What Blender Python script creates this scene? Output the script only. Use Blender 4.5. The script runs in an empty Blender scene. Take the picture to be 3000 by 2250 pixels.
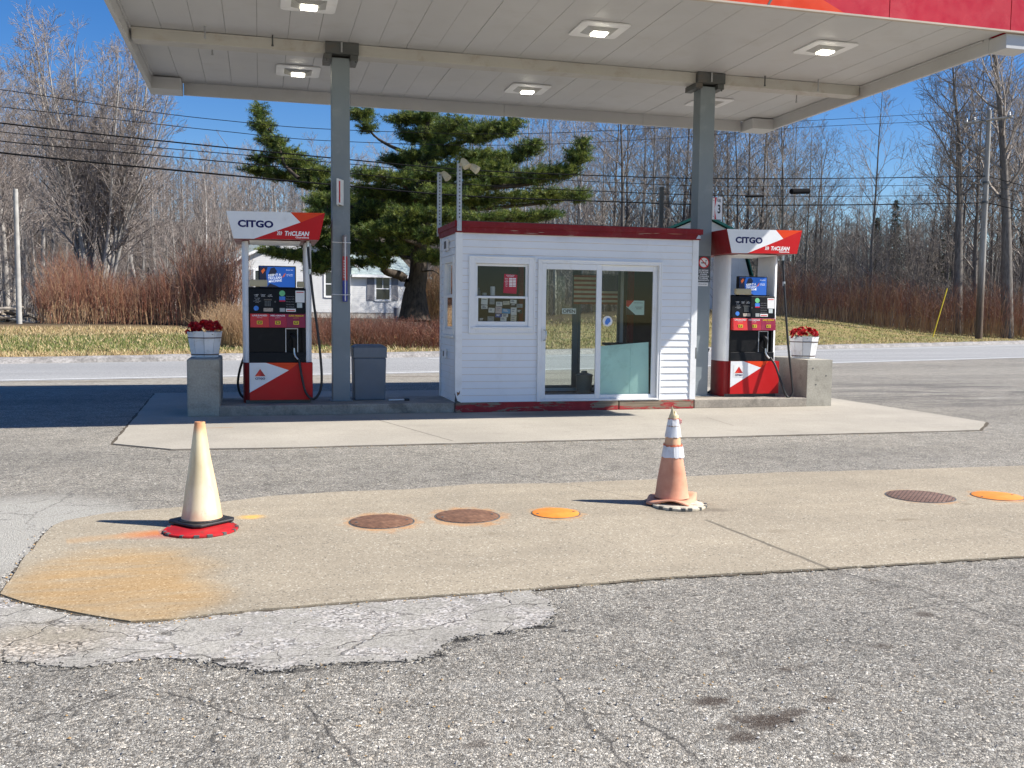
import bpy, bmesh, math, random
from mathutils import Vector, Matrix, Quaternion
sc = bpy.context.scene
COL = sc.collection
rad = math.radians
PI = math.pi

# ------------------------------------------------------------------ camera
CAM_H = 1.46085
F_PX = 2774.6            # focal length for a 3000 px wide picture
PITCH, YAW, ROLL = 0.075689, -0.260208, 0.010741
def _rot():
    cy, sy = math.cos(YAW), math.sin(YAW)
    Rz = Matrix(((cy, sy, 0), (-sy, cy, 0), (0, 0, 1)))
    B = Matrix(((1, 0, 0), (0, 0, -1), (0, 1, 0)))
    cp, sp = math.cos(PITCH), math.sin(PITCH)
    Rx = Matrix(((1, 0, 0), (0, cp, -sp), (0, sp, cp)))
    cr, sr = math.cos(ROLL), math.sin(ROLL)
    Rr = Matrix(((cr, -sr, 0), (sr, cr, 0), (0, 0, 1)))
    return Rr @ Rx @ B @ Rz
CM = _rot()
cam_d = bpy.data.cameras.new('camera')
cam = bpy.data.objects.new('camera', cam_d)
COL.objects.link(cam)
cam_d.sensor_width = 36.0
cam_d.lens = 36.0 * F_PX / 3000.0
cam_d.clip_start = 0.1
cam_d.clip_end = 2000.0
cam.matrix_world = Matrix.Translation((0, 0, CAM_H)) @ Matrix((CM[0], -CM[1], -CM[2])).transposed().to_4x4()
sc.camera = cam

# ------------------------------------------------------------------ sky, sun, exposure
SUN_V = Vector((0.95, -0.37, 1.0))          # towards the sun
SUN_EL = math.atan2(SUN_V.z, math.hypot(SUN_V.x, SUN_V.y))
SUN_AZ = math.atan2(SUN_V.x, SUN_V.y)
world = bpy.data.worlds.new('World')
sc.world = world
world.use_nodes = True
wn = world.node_tree.nodes; wl = world.node_tree.links
bg = wn['Background']
sky = wn.new('ShaderNodeTexSky')
sky.sky_type = 'NISHITA'
sky.sun_disc = False
sky.sun_elevation = SUN_EL
sky.sun_rotation = SUN_AZ
sky.altitude = 100.0
sky.air_density = 1.0
sky.dust_density = 0.15
sky.ozone_density = 3.0
hsv = wn.new('ShaderNodeHueSaturation')
hsv.inputs['Saturation'].default_value = 1.38
hsv.inputs['Hue'].default_value = 0.512
wl.new(sky.outputs[0], hsv.inputs['Color'])
wl.new(hsv.outputs[0], bg.inputs['Color'])
bg.inputs['Strength'].default_value = 0.078
sun_d = bpy.data.lights.new('sun', 'SUN')
sun_d.energy = 5.0
sun_d.angle = rad(0.53)
sun_d.color = (1.0, 0.955, 0.885)
sun = bpy.data.objects.new('sun', sun_d)
COL.objects.link(sun)
sun.rotation_mode = 'QUATERNION'
sun.rotation_quaternion = (-SUN_V).to_track_quat('-Z', 'Y')
sun.location = (30, -15, 40)
vs = sc.view_settings
vs.view_transform = 'Standard'
vs.look = 'None'
vs.exposure = 0.8
vs.gamma = 1.0
sc.cycles.max_bounces = 8
sc.cycles.transparent_max_bounces = 16
sc.cycles.use_denoising = True
sc.cycles.sample_clamp_indirect = 10.0

# ------------------------------------------------------------------ helpers
def ray(px, py):
    v = Vector(((px - 1500) / F_PX, (py - 1125) / F_PX, 1.0))
    return CM.transposed() @ v
def at(px, py, depth):                       # a point at a depth in metres along the optical axis
    return Vector((0, 0, CAM_H)) + ray(px, py) * depth
def gz(px, py, z=0.0):                       # the point of the horizontal plane z
    d = ray(px, py)
    return Vector((0, 0, CAM_H)) + d * ((z - CAM_H) / d.z)
def S(r, g, b):                              # sRGB 0-255 to linear
    f = lambda c: (c / 255 / 12.92) if c / 255 <= 0.04045 else ((c / 255 + 0.055) / 1.055) ** 2.4
    return (f(r), f(g), f(b), 1.0)

class G:                                     # small node-graph helper
    def __init__(s, name):
        s.m = bpy.data.materials.new(name); s.m.use_nodes = True
        s.t = s.m.node_tree; s.n = s.t.nodes; s.l = s.t.links
        s.p = s.n['Principled BSDF']; s.out = s.n['Material Output']
        s._pos = None
    def node(s, typ, **kw):
        x = s.n.new(typ)
        for k, v in kw.items(): setattr(x, k, v)
        return x
    def put(s, inp, v):
        if hasattr(v, 'is_linked') or hasattr(v, 'links'): s.l.new(v, inp)
        else:
            if isinstance(v, tuple) and len(v) == 3 and inp.type == 'RGBA': v = v + (1.0,)
            inp.default_value = v
    @property
    def pos(s):
        if s._pos is None: s._pos = s.node('ShaderNodeNewGeometry').outputs['Position']
        return s._pos
    def obj(s): return s.node('ShaderNodeTexCoord').outputs['Object']
    def mapv(s, v, scale=(1, 1, 1), loc=(0, 0, 0), rot=(0, 0, 0)):
        x = s.node('ShaderNodeMapping'); s.put(x.inputs['Vector'], v)
        x.inputs['Scale'].default_value = scale; x.inputs['Location'].default_value = loc
        x.inputs['Rotation'].default_value = rot
        return x.outputs[0]
    def noise(s, scale, detail=4, rough=0.55, v=None, dist=0.0):
        x = s.node('ShaderNodeTexNoise'); x.inputs['Scale'].default_value = scale
        x.inputs['Detail'].default_value = detail; x.inputs['Roughness'].default_value = rough
        x.inputs['Distortion'].default_value = dist
        s.put(x.inputs['Vector'], v if v is not None else s.pos)
        return x.outputs['Fac']
    def noisec(s, scale, detail=2, v=None):
        x = s.node('ShaderNodeTexNoise'); x.inputs['Scale'].default_value = scale
        x.inputs['Detail'].default_value = detail
        s.put(x.inputs['Vector'], v if v is not None else s.pos)
        return x.outputs['Color']
    def vor(s, scale, feature='F1', v=None, out='Distance', rnd=1.0):
        x = s.node('ShaderNodeTexVoronoi', feature=feature)
        x.inputs['Scale'].default_value = scale
        x.inputs['Randomness'].default_value = rnd
        s.put(x.inputs['Vector'], v if v is not None else s.pos)
        return x.outputs[out]
    def ramp(s, fac, stops, interp='LINEAR'):
        x = s.node('ShaderNodeValToRGB'); x.color_ramp.interpolation = interp
        e = x.color_ramp.elements
        while len(e) < len(stops): e.new(0.5)
        for i, (p, c) in enumerate(stops):
            e[i].position = p
            e[i].color = c if not isinstance(c, (int, float)) else (c, c, c, 1)
        s.put(x.inputs['Fac'], fac)
        return x.outputs['Color']
    def mix(s, fac, a, b, mode='MIX'):
        x = s.node('ShaderNodeMix', data_type='RGBA', blend_type=mode)
        s.put(x.inputs[0], fac); s.put(x.inputs[6], a); s.put(x.inputs[7], b)
        return x.outputs[2]
    def math(s, op, a, b=0.0, clamp=False, c=None):
        x = s.node('ShaderNodeMath', operation=op, use_clamp=clamp)
        s.put(x.inputs[0], a); s.put(x.inputs[1], b)
        if c is not None: s.put(x.inputs[2], c)
        return x.outputs[0]
    def mapr(s, v, a, b, c=0.0, d=1.0, smooth=True):
        x = s.node('ShaderNodeMapRange', interpolation_type='SMOOTHSTEP' if smooth else 'LINEAR')
        s.put(x.inputs[0], v)
        for i, q in enumerate((a, b, c, d)): s.put(x.inputs[i + 1], q)
        return x.outputs[0]
    def sep(s, v):
        x = s.node('ShaderNodeSeparateXYZ'); s.put(x.inputs[0], v); return x.outputs
    def vadd(s, a, b, op='ADD'):
        x = s.node('ShaderNodeVectorMath', operation=op); s.put(x.inputs[0], a); s.put(x.inputs[1], b)
        return x.outputs[0]
    def vscale(s, a, k):
        x = s.node('ShaderNodeVectorMath', operation='SCALE'); s.put(x.inputs[0], a); x.inputs['Scale'].default_value = k
        return x.outputs[0]
    def dist(s, p, v=None):
        x = s.node('ShaderNodeVectorMath', operation='DISTANCE')
        s.put(x.inputs[0], v if v is not None else s.pos); x.inputs[1].default_value = p
        return x.outputs['Value']
    def bump(s, h, strength=0.3, dist=0.01):
        x = s.node('ShaderNodeBump'); x.inputs['Strength'].default_value = strength
        x.inputs['Distance'].default_value = dist
        s.put(x.inputs['Height'], h); s.l.new(x.outputs[0], s.p.inputs['Normal'])
    def set(s, col=None, rough=None, metal=None, spec=None):
        if col is not None: s.put(s.p.inputs['Base Color'], col)
        if rough is not None: s.put(s.p.inputs['Roughness'], rough)
        if metal is not None: s.put(s.p.inputs['Metallic'], metal)
        if spec is not None: s.put(s.p.inputs['Specular IOR Level'], spec)
        return s.m

def pm(name, col, rough=0.6, var=0.12, scale=3.0, bump=0.0, metal=0.0, spec=0.5, fine=0.0, fscale=60.0, dirt=None, dirt_amt=0.0, dscale=2.0):
    """painted / plain surface: base colour with soft mottling, fine grain and dirt patches"""
    g = G(name)
    c = col if len(col) == 4 else col + (1.0,)
    n = g.noise(scale, 5, 0.6)
    dk = tuple(x * (1 - var) for x in c[:3]) + (1,)
    lt = tuple(min(1, x * (1 + var)) for x in c[:3]) + (1,)
    out = g.ramp(n, [(0.3, dk), (0.7, lt)])
    if fine:
        f = g.noise(fscale, 3, 0.7)
        out = g.mix(fine, out, g.ramp(f, [(0.3, 0.0), (0.7, 1.0)]), 'OVERLAY')
    if dirt is not None:
        d = g.noise(dscale, 7, 0.7, dist=0.6)
        m = g.math('MULTIPLY', g.mapr(d, 0.5, 0.72), dirt_amt)
        out = g.mix(m, out, dirt)
    r = g.mapr(g.noise(scale * 4, 3), 0.3, 0.7, max(0, rough - 0.08), min(1, rough + 0.08))
    g.set(out, r, metal, spec)
    if bump: g.bump(g.noise(fscale, 4, 0.65), bump, 0.004)
    return g.m

ORG = {}
def empty(name, loc, label=None, cat=None, group=None, rot=0.0):
    o = bpy.data.objects.new(name, None); COL.objects.link(o)
    o.empty_display_size = 0.1
    o.location = loc; o.rotation_euler = (0, 0, rot)
    ORG[o.name] = Vector(loc)
    tag(o, label, cat, group)
    return o
def tag(o, label=None, cat=None, group=None, kind=None):
    if label: o['label'] = label
    if cat: o['category'] = cat
    if group: o['group'] = group
    if kind: o['kind'] = kind
    return o
def plabel(o, label): o['label'] = label; return o

class MB:
    def __init__(s): s.v = []; s.f = []; s.mi = []
    def quad(s, a, b, c, d, m=0):
        i = len(s.v); s.v += [tuple(a), tuple(b), tuple(c), tuple(d)]; s.f.append((i, i+1, i+2, i+3)); s.mi.append(m)
    def poly(s, pts, m=0):
        i = len(s.v); s.v += [tuple(p) for p in pts]; s.f.append(tuple(range(i, i+len(pts)))); s.mi.append(m)
    def box(s, x0, x1, y0, y1, z0, z1, m=0):
        i = len(s.v)
        s.v += [(x0,y0,z0),(x1,y0,z0),(x1,y1,z0),(x0,y1,z0),(x0,y0,z1),(x1,y0,z1),(x1,y1,z1),(x0,y1,z1)]
        for f in ((0,3,2,1),(4,5,6,7),(0,1,5,4),(1,2,6,5),(2,3,7,6),(3,0,4,7)):
            s.f.append(tuple(i+k for k in f)); s.mi.append(m)
    def hexa(s, b, t, m=0):                  # 4 bottom corners ccw, 4 top corners
        i = len(s.v); s.v += [tuple(p) for p in b] + [tuple(p) for p in t]
        for f in ((0,3,2,1),(4,5,6,7),(0,1,5,4),(1,2,6,5),(2,3,7,6),(3,0,4,7)):
            s.f.append(tuple(i+k for k in f)); s.mi.append(m)
    def prism(s, pts, off, m=0):             # planar polygon pushed along off
        n = len(pts); i = len(s.v); off = Vector(off)
        s.v += [tuple(p) for p in pts] + [tuple(Vector(p) + off) for p in pts]
        s.f.append(tuple(range(i, i+n))); s.mi.append(m)
        s.f.append(tuple(range(i+2*n-1, i+n-1, -1))); s.mi.append(m)
        for k in range(n):
            k2 = (k+1) % n
            s.f.append((i+k, i+n+k, i+n+k2, i+k2)); s.mi.append(m)
    def xz(s, pts, y0, y1, m=0):             # polygon in x,z extruded along y
        s.prism([(x, y0, z) for x, z in pts], (0, y1-y0, 0), m)
    def xy(s, pts, z0, z1, m=0):
        s.prism([(x, y, z0) for x, y in pts], (0, 0, z1-z0), m)
    def tube(s, pts, r, n=8, m=0, caps=True):
        pts = [Vector(p) for p in pts]
        if not hasattr(r, '__len__'): r = [r]*len(pts)
        base = len(s.v); prev = None
        for k, p in enumerate(pts):
            t = (pts[min(k+1, len(pts)-1)] - pts[max(k-1, 0)])
            t = t.normalized() if t.length > 1e-9 else Vector((0,0,1))
            if prev is None:
                a = Vector((1,0,0)) if abs(t.x) < 0.8 else Vector((0,1,0))
                prev = (a - t*a.dot(t)).normalized()
            else:
                q = prev - t*prev.dot(t)
                prev = q.normalized() if q.length > 1e-6 else prev
            b = t.cross(prev)
            for j in range(n):
                an = 2*PI*j/n
                s.v.append(tuple(p + (prev*math.cos(an) + b*math.sin(an))*r[k]))
        for k in range(len(pts)-1):
            for j in range(n):
                j2 = (j+1) % n
                s.f.append((base+k*n+j, base+k*n+j2, base+(k+1)*n+j2, base+(k+1)*n+j)); s.mi.append(m)
        if caps:
            s.f.append(tuple(base+j for j in reversed(range(n)))); s.mi.append(m)
            e = base+(len(pts)-1)*n
            s.f.append(tuple(e+j for j in range(n))); s.mi.append(m)
    def lathe(s, prof, c=(0,0,0), n=32, m=0, ms=None):   # profile [(r,z)]
        base = len(s.v)
        for r, z in prof:
            for j in range(n):
                a = 2*PI*j/n
                s.v.append((c[0]+r*math.cos(a), c[1]+r*math.sin(a), c[2]+z))
        for k in range(len(prof)-1):
            for j in range(n):
                j2 = (j+1) % n
                s.f.append((base+k*n+j, base+k*n+j2, base+(k+1)*n+j2, base+(k+1)*n+j)); s.mi.append(ms[k] if ms else m)
        s.f.append(tuple(base+j for j in reversed(range(n)))); s.mi.append(ms[0] if ms else m)
        e = base+(len(prof)-1)*n
        s.f.append(tuple(e+j for j in range(n))); s.mi.append(ms[-1] if ms else m)
    def move(s, fn):
        s.v = [tuple(fn(Vector(p))) for p in s.v]; return s
    def build(s, name, mats, parent=None, bevel=0.0, smooth=False, org=None, segs=2, ang=40):
        me = bpy.data.meshes.new(name)
        o0 = ORG.get(parent.name, Vector()) if parent is not None else (Vector(org) if org else Vector())
        vv = [(p[0]-o0.x, p[1]-o0.y, p[2]-o0.z) for p in s.v] if o0.length else s.v
        me.from_pydata(vv, [], s.f)
        if not isinstance(mats, (list, tuple)): mats = [mats]
        for mt in mats: me.materials.append(mt)
        if len(mats) > 1: me.polygons.foreach_set('material_index', s.mi)
        if smooth:
            me.shade_smooth()
            me.set_sharp_from_angle(angle=rad(ang))
        me.update()
        o = bpy.data.objects.new(name, me); COL.objects.link(o)
        if parent is not None: o.parent = parent; ORG[o.name] = o0
        else:
            o.location = o0; ORG[o.name] = o0
        if bevel:
            b = o.modifiers.new('bevel', 'BEVEL'); b.width = bevel; b.segments = segs
            b.limit_method = 'ANGLE'; b.angle_limit = rad(40); b.harden_normals = False
        return o

def text_mesh(s, size, bold=0.0, shear=0.0, ext=0.0008, align='CENTER', spacing=1.0, lh=1.0):
    cu = bpy.data.curves.new('lettering', 'FONT')
    cu.body = s; cu.size = size; cu.extrude = ext; cu.offset = bold*0.15; cu.shear = shear
    cu.align_x = align; cu.align_y = 'CENTER'; cu.space_character = spacing; cu.space_line = lh
    cu.resolution_u = 3
    o = bpy.data.objects.new('tmp', cu); COL.objects.link(o)
    dg = bpy.context.evaluated_depsgraph_get(); dg.update()
    me = bpy.data.meshes.new_from_object(o.evaluated_get(dg))
    bpy.data.objects.remove(o); bpy.data.curves.remove(cu)
    return me
def text(s, x, y, z, w, h, mat, parent, name='lettering', bold=0.0, shear=0.0, rot=(PI/2, 0, 0), lh=1.0, ext=0.0008, spacing=1.0):
    """lettering centred at x,y,z, scaled to the width w and height h"""
    me = text_mesh(s, 0.1, bold*0.1, shear, ext, lh=lh, spacing=spacing)
    xs = [v.co.x for v in me.vertices]; ys = [v.co.y for v in me.vertices]
    cx, cy = (min(xs)+max(xs))/2, (min(ys)+max(ys))/2
    sx = w/(max(xs)-min(xs)); sy = h/(max(ys)-min(ys))
    for v in me.vertices: v.co = ((v.co.x-cx)*sx, (v.co.y-cy)*sy, v.co.z)
    me.materials.clear(); me.materials.append(mat)
    me.name = name
    o = bpy.data.objects.new(name, me); COL.objects.link(o)
    o.rotation_euler = rot
    o0 = ORG.get(parent.name, Vector()) if parent is not None else Vector()
    o.location = Vector((x, y, z)) - o0
    if parent is not None: o.parent = parent
    return o
def copy_tree(o, parent=None):
    c = o.copy(); COL.objects.link(c)
    if parent is not None: c.parent = parent
    for ch in o.children: copy_tree(ch, c)
    return c

# ------------------------------------------------------------------ ground shapes
FAR = [(-160, -12), (-40, 18.7), (-6.45, 26.78), (-0.48, 28.3), (2.1, 28.95), (23.19, 36.2), (40.99, 43.54), (80, 60.0), (240, 130)]
NEAR = [(-160, -8.7), (-40, 14.2), (-4.99, 20.7), (-1.53, 21.32), (1.59, 21.89), (12.42, 24.45), (16.9, 25.73), (27.0, 28.8), (60, 39.3), (240, 100)]
def lerp_poly(P, x):
    for (x0, y0), (x1, y1) in zip(P, P[1:]):
        if x <= x1: return y0 + (y1-y0)*(x-x0)/(x1-x0)
    return P[-1][1]
def yfar(x): return (lerp_poly(FAR, x-4) + lerp_poly(FAR, x) + lerp_poly(FAR, x+4))/3
def ynear(x): return (lerp_poly(NEAR, x-3) + lerp_poly(NEAR, x) + lerp_poly(NEAR, x+3))/3
def terr_s(s): return 0.11 + 0.82*(1-math.exp(-(s-1.0)/12.0)) if s > 1.0 else 0.0
def terr(x, y):
    s = (y - yfar(x))*0.944
    z = terr_s(s)
    if s > 2: z += 0.05*math.sin(x*0.31+1)*math.sin(y*0.23) * min(1, (s-2)/6)
    if s > 25: z += (s-25)*0.012
    return z
random.seed(7)
def jag(pts, step, amp, closed=True, seed=1, octaves=2):
    rr = random.Random(seed); out = []
    n = len(pts)
    for i in range(n if closed else n-1):
        a = Vector((*pts[i][:2], 0)); b = Vector((*pts[(i+1) % n][:2], 0))
        L = (b-a).length; k = max(1, int(L/step)); d = (b-a)/max(L, 1e-6); nn = Vector((-d.y, d.x, 0))
        for j in range(k):
            q = a.lerp(b, j/k) + nn*rr.uniform(-amp, amp)
            if j: q += d*rr.uniform(-0.3, 0.3)*step
            out.append((q.x, q.y))
    if not closed: out.append(tuple(pts[-1][:2]))
    return out
def P2(px, py):
    g = gz(px, py); return (g.x, g.y)

def ell(g, cx, cy, rx, ry, rot=0.0, inner=0.3, wob=0.25, ws=6.0):
    """soft irregular spot on the ground, 1 in the middle and 0 outside"""
    v = g.mapv(g.pos, loc=(-cx, -cy, 0))
    if rot: v = g.mapv(v, rot=(0, 0, rot))
    v = g.mapv(v, scale=(1/rx, 1/ry, 0))
    ln = g.node('ShaderNodeVectorMath', operation='LENGTH'); g.put(ln.inputs[0], v)
    d = g.math('ADD', ln.outputs['Value'], g.math('MULTIPLY', g.math('SUBTRACT', g.noise(ws, 5, 0.65), 0.5), wob*2))
    return g.mapr(d, 1.0, inner)
def seg_mask(g, a, b, w, soft=2.0, wob=0.02, ws=8.0):
    """a line on the ground between a and b"""
    ax, ay = a; bx, by = b
    L = math.hypot(bx-ax, by-ay); an = math.atan2(by-ay, bx-ax)
    v = g.mapv(g.pos, loc=(-(ax+bx)/2, -(ay+by)/2, 0))
    v = g.mapv(v, rot=(0, 0, -an))
    sp = g.sep(v)
    yy = g.math('ADD', sp[1], g.math('MULTIPLY', g.math('SUBTRACT', g.noise(ws, 4), 0.5), wob*2))
    m1 = g.mapr(g.math('ABSOLUTE', yy), w*soft, w*0.3)
    m2 = g.mapr(g.math('ABSOLUTE', sp[0]), L/2, L/2*0.94)
    return g.math('MULTIPLY', m1, m2)

def aggregate(g, scale, stops, warm=0.35):
    """stones of many greys set in binder"""
    c = g.vor(scale, out='Color')
    v = g.sep(c)[0]
    col = g.ramp(v, stops)
    hue = g.mix(g.math('MULTIPLY', g.sep(c)[1], warm), col, g.mix(1.0, col, (1.0, 0.80, 0.58), 'MULTIPLY'))
    return hue

CRUMBS = [(1585, 1838, .10, .030, .95), (1660, 1848, .05, .018, .85), (1480, 1858, .07, .018, .7), (1352, 1876, .06, .035, .85), (1285, 1922, .055, .022, .85), (1150, 1942, .07, .014, .6), (1050, 1946, .10, .022, .6), (860, 1966, .13, .03, .7), (770, 1972, .05, .02, .8), (700, 1948, .08, .022, .8), (640, 1938, .06, .03, .85), (560, 1925, .07, .014, .6), (420, 1930, .09, .012, .45), (200, 1962, .16, .016, .5), (60, 1945, .12, .014, .5)]
def crumbs(g, base):
    for (px, py, rx, ry, k) in CRUMBS:
        x, y = P2(px, py)
        base = g.mix(g.math('MULTIPLY', ell(g, x, y, rx, ry, inner=0.35, wob=0.75, ws=30), k), base, (0.028, 0.026, 0.024))
    return base
def asphalt_mat():
    g = G('worn asphalt')
    st = [(0.0, (0.075, 0.071, 0.065, 1)), (0.2, (0.145, 0.138, 0.128, 1)), (0.5, (0.25, 0.24, 0.222, 1)), (0.78, (0.36, 0.346, 0.322, 1)), (0.93, (0.49, 0.472, 0.44, 1)), (1.0, (0.66, 0.64, 0.60, 1))]
    a = aggregate(g, 98, st, 0.38)
    b = aggregate(g, 140, st, 0.3)
    base = g.mix(g.mapr(g.noise(14, 3), 0.42, 0.6), a, b)
    edge = g.vor(98, 'DISTANCE_TO_EDGE')
    base = g.mix(g.mapr(edge, 0.10, 0.0, 0, 0.6), base, (0.05, 0.048, 0.045))
    lane = g.noise(1.0, 4, 0.55, v=g.mapv(g.pos, scale=(0.07, 0.55, 1), rot=(0, 0, rad(-5))))
    base = g.mix(1.0, base, g.ramp(lane, [(0.35, 0.86), (0.6, 1.08)]), 'MULTIPLY')
    big = g.noise(0.45, 6, 0.6)
    base = g.mix(1.0, base, g.ramp(big, [(0.28, (0.86, 0.86, 0.86, 1)), (0.72, (1.12, 1.10, 1.07, 1))]), 'MULTIPLY')
    med = g.noise(3.2, 6, 0.72)
    base = g.mix(1.0, base, g.ramp(med, [(0.3, 0.74), (0.5, 1.0), (0.75, 1.12)]), 'MULTIPLY')
    base = g.mix(1.0, base, g.ramp(g.noise(11, 5, 0.75), [(0.32, 0.72), (0.5, 1.0), (0.7, 1.12)]), 'MULTIPLY')
    blotch = g.mapr(g.noise(1.5, 7, 0.75), 0.56, 0.70)
    base = g.mix(g.math('MULTIPLY', blotch, 0.45), base, (0.085, 0.08, 0.073))
    # fines and wear drawn out along the driving direction
    st2 = g.noise(1.0, 6, 0.68, v=g.mapv(g.pos, scale=(0.22, 1.1, 1), rot=(0, 0, rad(-9))))
    base = g.mix(g.mapr(st2, 0.55, 0.75, 0, 0.4), base, (0.11, 0.104, 0.096))
    base = g.mix(g.mapr(st2, 0.42, 0.25, 0, 0.5), base, (0.40, 0.385, 0.36))
    lot = ell(g, 13.5, 15.2, 6.5, 4.2, inner=0.4, wob=0.3, ws=0.6)
    st3 = g.noise(1.0, 7, 0.72, v=g.mapv(g.pos, scale=(0.35, 1.7, 1), rot=(0, 0, rad(-14))))
    base = g.mix(g.math('MULTIPLY', lot, g.mapr(st3, 0.46, 0.6, 0, 0.7)), base, (0.085, 0.08, 0.074))
    base = g.mix(g.math('MULTIPLY', lot, g.mapr(st3, 0.42, 0.32, 0, 0.6)), base, (0.42, 0.41, 0.385))
    # pale worn zone at the left, sandy shoulder along the road
    pale = ell(g, -1.75, 6.7, 1.25, 1.5, inner=0.55, wob=0.22, ws=1.6)
    fine = g.ramp(g.noise(85, 3, 0.85), [(0.3, (0.14, 0.132, 0.12, 1)), (0.48, (0.33, 0.315, 0.288, 1)), (0.7, (0.58, 0.555, 0.51, 1))])
    base = g.mix(g.math('MULTIPLY', pale, g.mapr(g.noise(70, 3, 0.8), 0.3, 0.6, 0.45, 1.0)), base, fine)
    sp = g.sep(g.pos)
    road_y = g.math('ADD', g.math('MULTIPLY', sp[0], 0.205), 21.45)
    sh = g.math('SUBTRACT', road_y, sp[1])
    shm = g.math('MULTIPLY', g.mapr(g.math('ADD', sh, g.math('MULTIPLY', g.noise(0.8, 5, 0.7), 2.0)), 4.2, 2.4), g.mapr(sp[0], 12.0, 4.0))
    base = g.mix(g.math('MULTIPLY', shm, 0.8), base, g.mix(g.mapr(g.noise(1.2, 6, 0.75, v=g.mapv(g.pos, scale=(0.25, 1.6, 1), rot=(0, 0, rad(-11)))), 0.5, 0.62, 0, 0.7), g.ramp(g.noise(9, 6, 0.75), [(0.3, (0.16, 0.14, 0.115, 1)), (0.55, (0.33, 0.305, 0.27, 1)), (0.8, (0.48, 0.45, 0.41, 1))]), (0.12, 0.092, 0.068)))
    # cracks in a net, only where the surface is tired
    w = g.vadd(g.pos, g.vscale(g.noisec(2.2, 4), 0.5))
    cr = g.vor(0.75, 'DISTANCE_TO_EDGE', v=w)
    cr2 = g.vor(2.1, 'DISTANCE_TO_EDGE', v=g.mapv(w, scale=(0.8, 1.2, 1)))
    tired = g.mapr(g.noise(0.33, 3, 0.5), 0.5, 0.6)
    zone = g.math('MAXIMUM', ell(g, -1.4, 8.6, 2.2, 2.2, inner=0.6, wob=0.2, ws=1.0), ell(g, -0.6, 3.0, 1.6, 1.2, inner=0.4, wob=0.2, ws=1.0))
    c1 = g.math('MULTIPLY', g.mapr(cr, 0.010, 0.002, 0.0, 0.8), g.math('MAXIMUM', g.math('MULTIPLY', tired, 0.35), zone))
    c2 = g.math('MULTIPLY', g.mapr(cr2, 0.014, 0.004), g.math('MULTIPLY', zone, 0.8))
    crk = g.math('MAXIMUM', c1, g.math('MULTIPLY', c2, 0.8))
    for a_, b_ in ((P2(1640, 1420), P2(1100, 1300)), (P2(2430, 1672), P2(2680, 1725)), (P2(2670, 1720), P2(3000, 1842)), (P2(2500, 1800), P2(2890, 1757))):
        crk = g.math('MAXIMUM', crk, g.math('MULTIPLY', seg_mask(g, a_, b_, 0.010, 1.6, 0.035, 14), 0.85))
    base = g.mix(g.math('MULTIPLY', g.math('MULTIPLY', crk, g.mapr(g.noise(26, 4, 0.8), 0.35, 0.6, 0.25, 1.0)), 0.75), base, (0.03, 0.028, 0.026))
    # oil spots and brown crumbs
    for (px, py, rx, ry, k) in ((2240, 2112, 0.17, 0.10, 1.0), (2085, 2055, 0.12, 0.06, 0.95), (2180, 2160, 0.09, 0.06, 0.9), (2330, 2085, 0.10, 0.05, 0.85), (2420, 2050, 0.07, 0.04, 0.7), (2300, 1960, 0.07, 0.04, 0.7), (2560, 1700, 0.06, 0.03, 0.6), (1900, 1780, 0.05, 0.02, 0.7), (1400, 2180, 0.08, 0.04, 0.6), (2705, 1800, 0.08, 0.05, 0.8), (2590, 1893, 0.09, 0.045, 0.65), (2480, 2225, 0.06, 0.04, 0.7), (2120, 2130, 0.05, 0.05, 0.7),
                            (830, 1272, 0.3, 0.12, 0.4), (2350, 1950, 0.06, 0.03, 0.3)):
        x, y = P2(px, py)
        base = g.mix(g.math('MULTIPLY', ell(g, x, y, rx, ry, inner=0.3, wob=0.6, ws=16), g.math('MULTIPLY', k, g.mapr(g.noise(60, 3, 0.8), 0.3, 0.55, 0.45, 1.0))), base, (0.055, 0.04, 0.03))
    base = crumbs(g, base)
    for a_, b_ in ((P2(1900, 1292), P2(2350, 1276)), (P2(2350, 1274), P2(2870, 1268)), (P2(1500, 1303), P2(1900, 1296)), (P2(60, 2120), P2(420, 2010)), (P2(420, 2010), P2(800, 2120)), (P2(1600, 1990), P2(1850, 2250)), (P2(1850, 2090), P2(2080, 2240)), (P2(880, 2060), P2(1060, 2250)), (P2(300, 1330), P2(620, 1345))):
        base = g.mix(g.math('MULTIPLY', seg_mask(g, a_, b_, 0.006, 1.8, 0.05, 9), 0.7), base, (0.035, 0.032, 0.03))
    base = g.mix(1.0, base, (1.11, 1.11, 1.055), 'MULTIPLY')
    rr = g.mapr(g.noise(30, 3), 0.3, 0.7, 0.72, 0.95)
    g.set(base, rr, spec=0.35)
    h = g.math('ADD', g.mapr(edge, 0.0, 0.25), g.math('MULTIPLY', g.noise(40, 4, 0.7), 0.8))
    g.bump(h, 0.55, 0.006)
    return g.m

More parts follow.
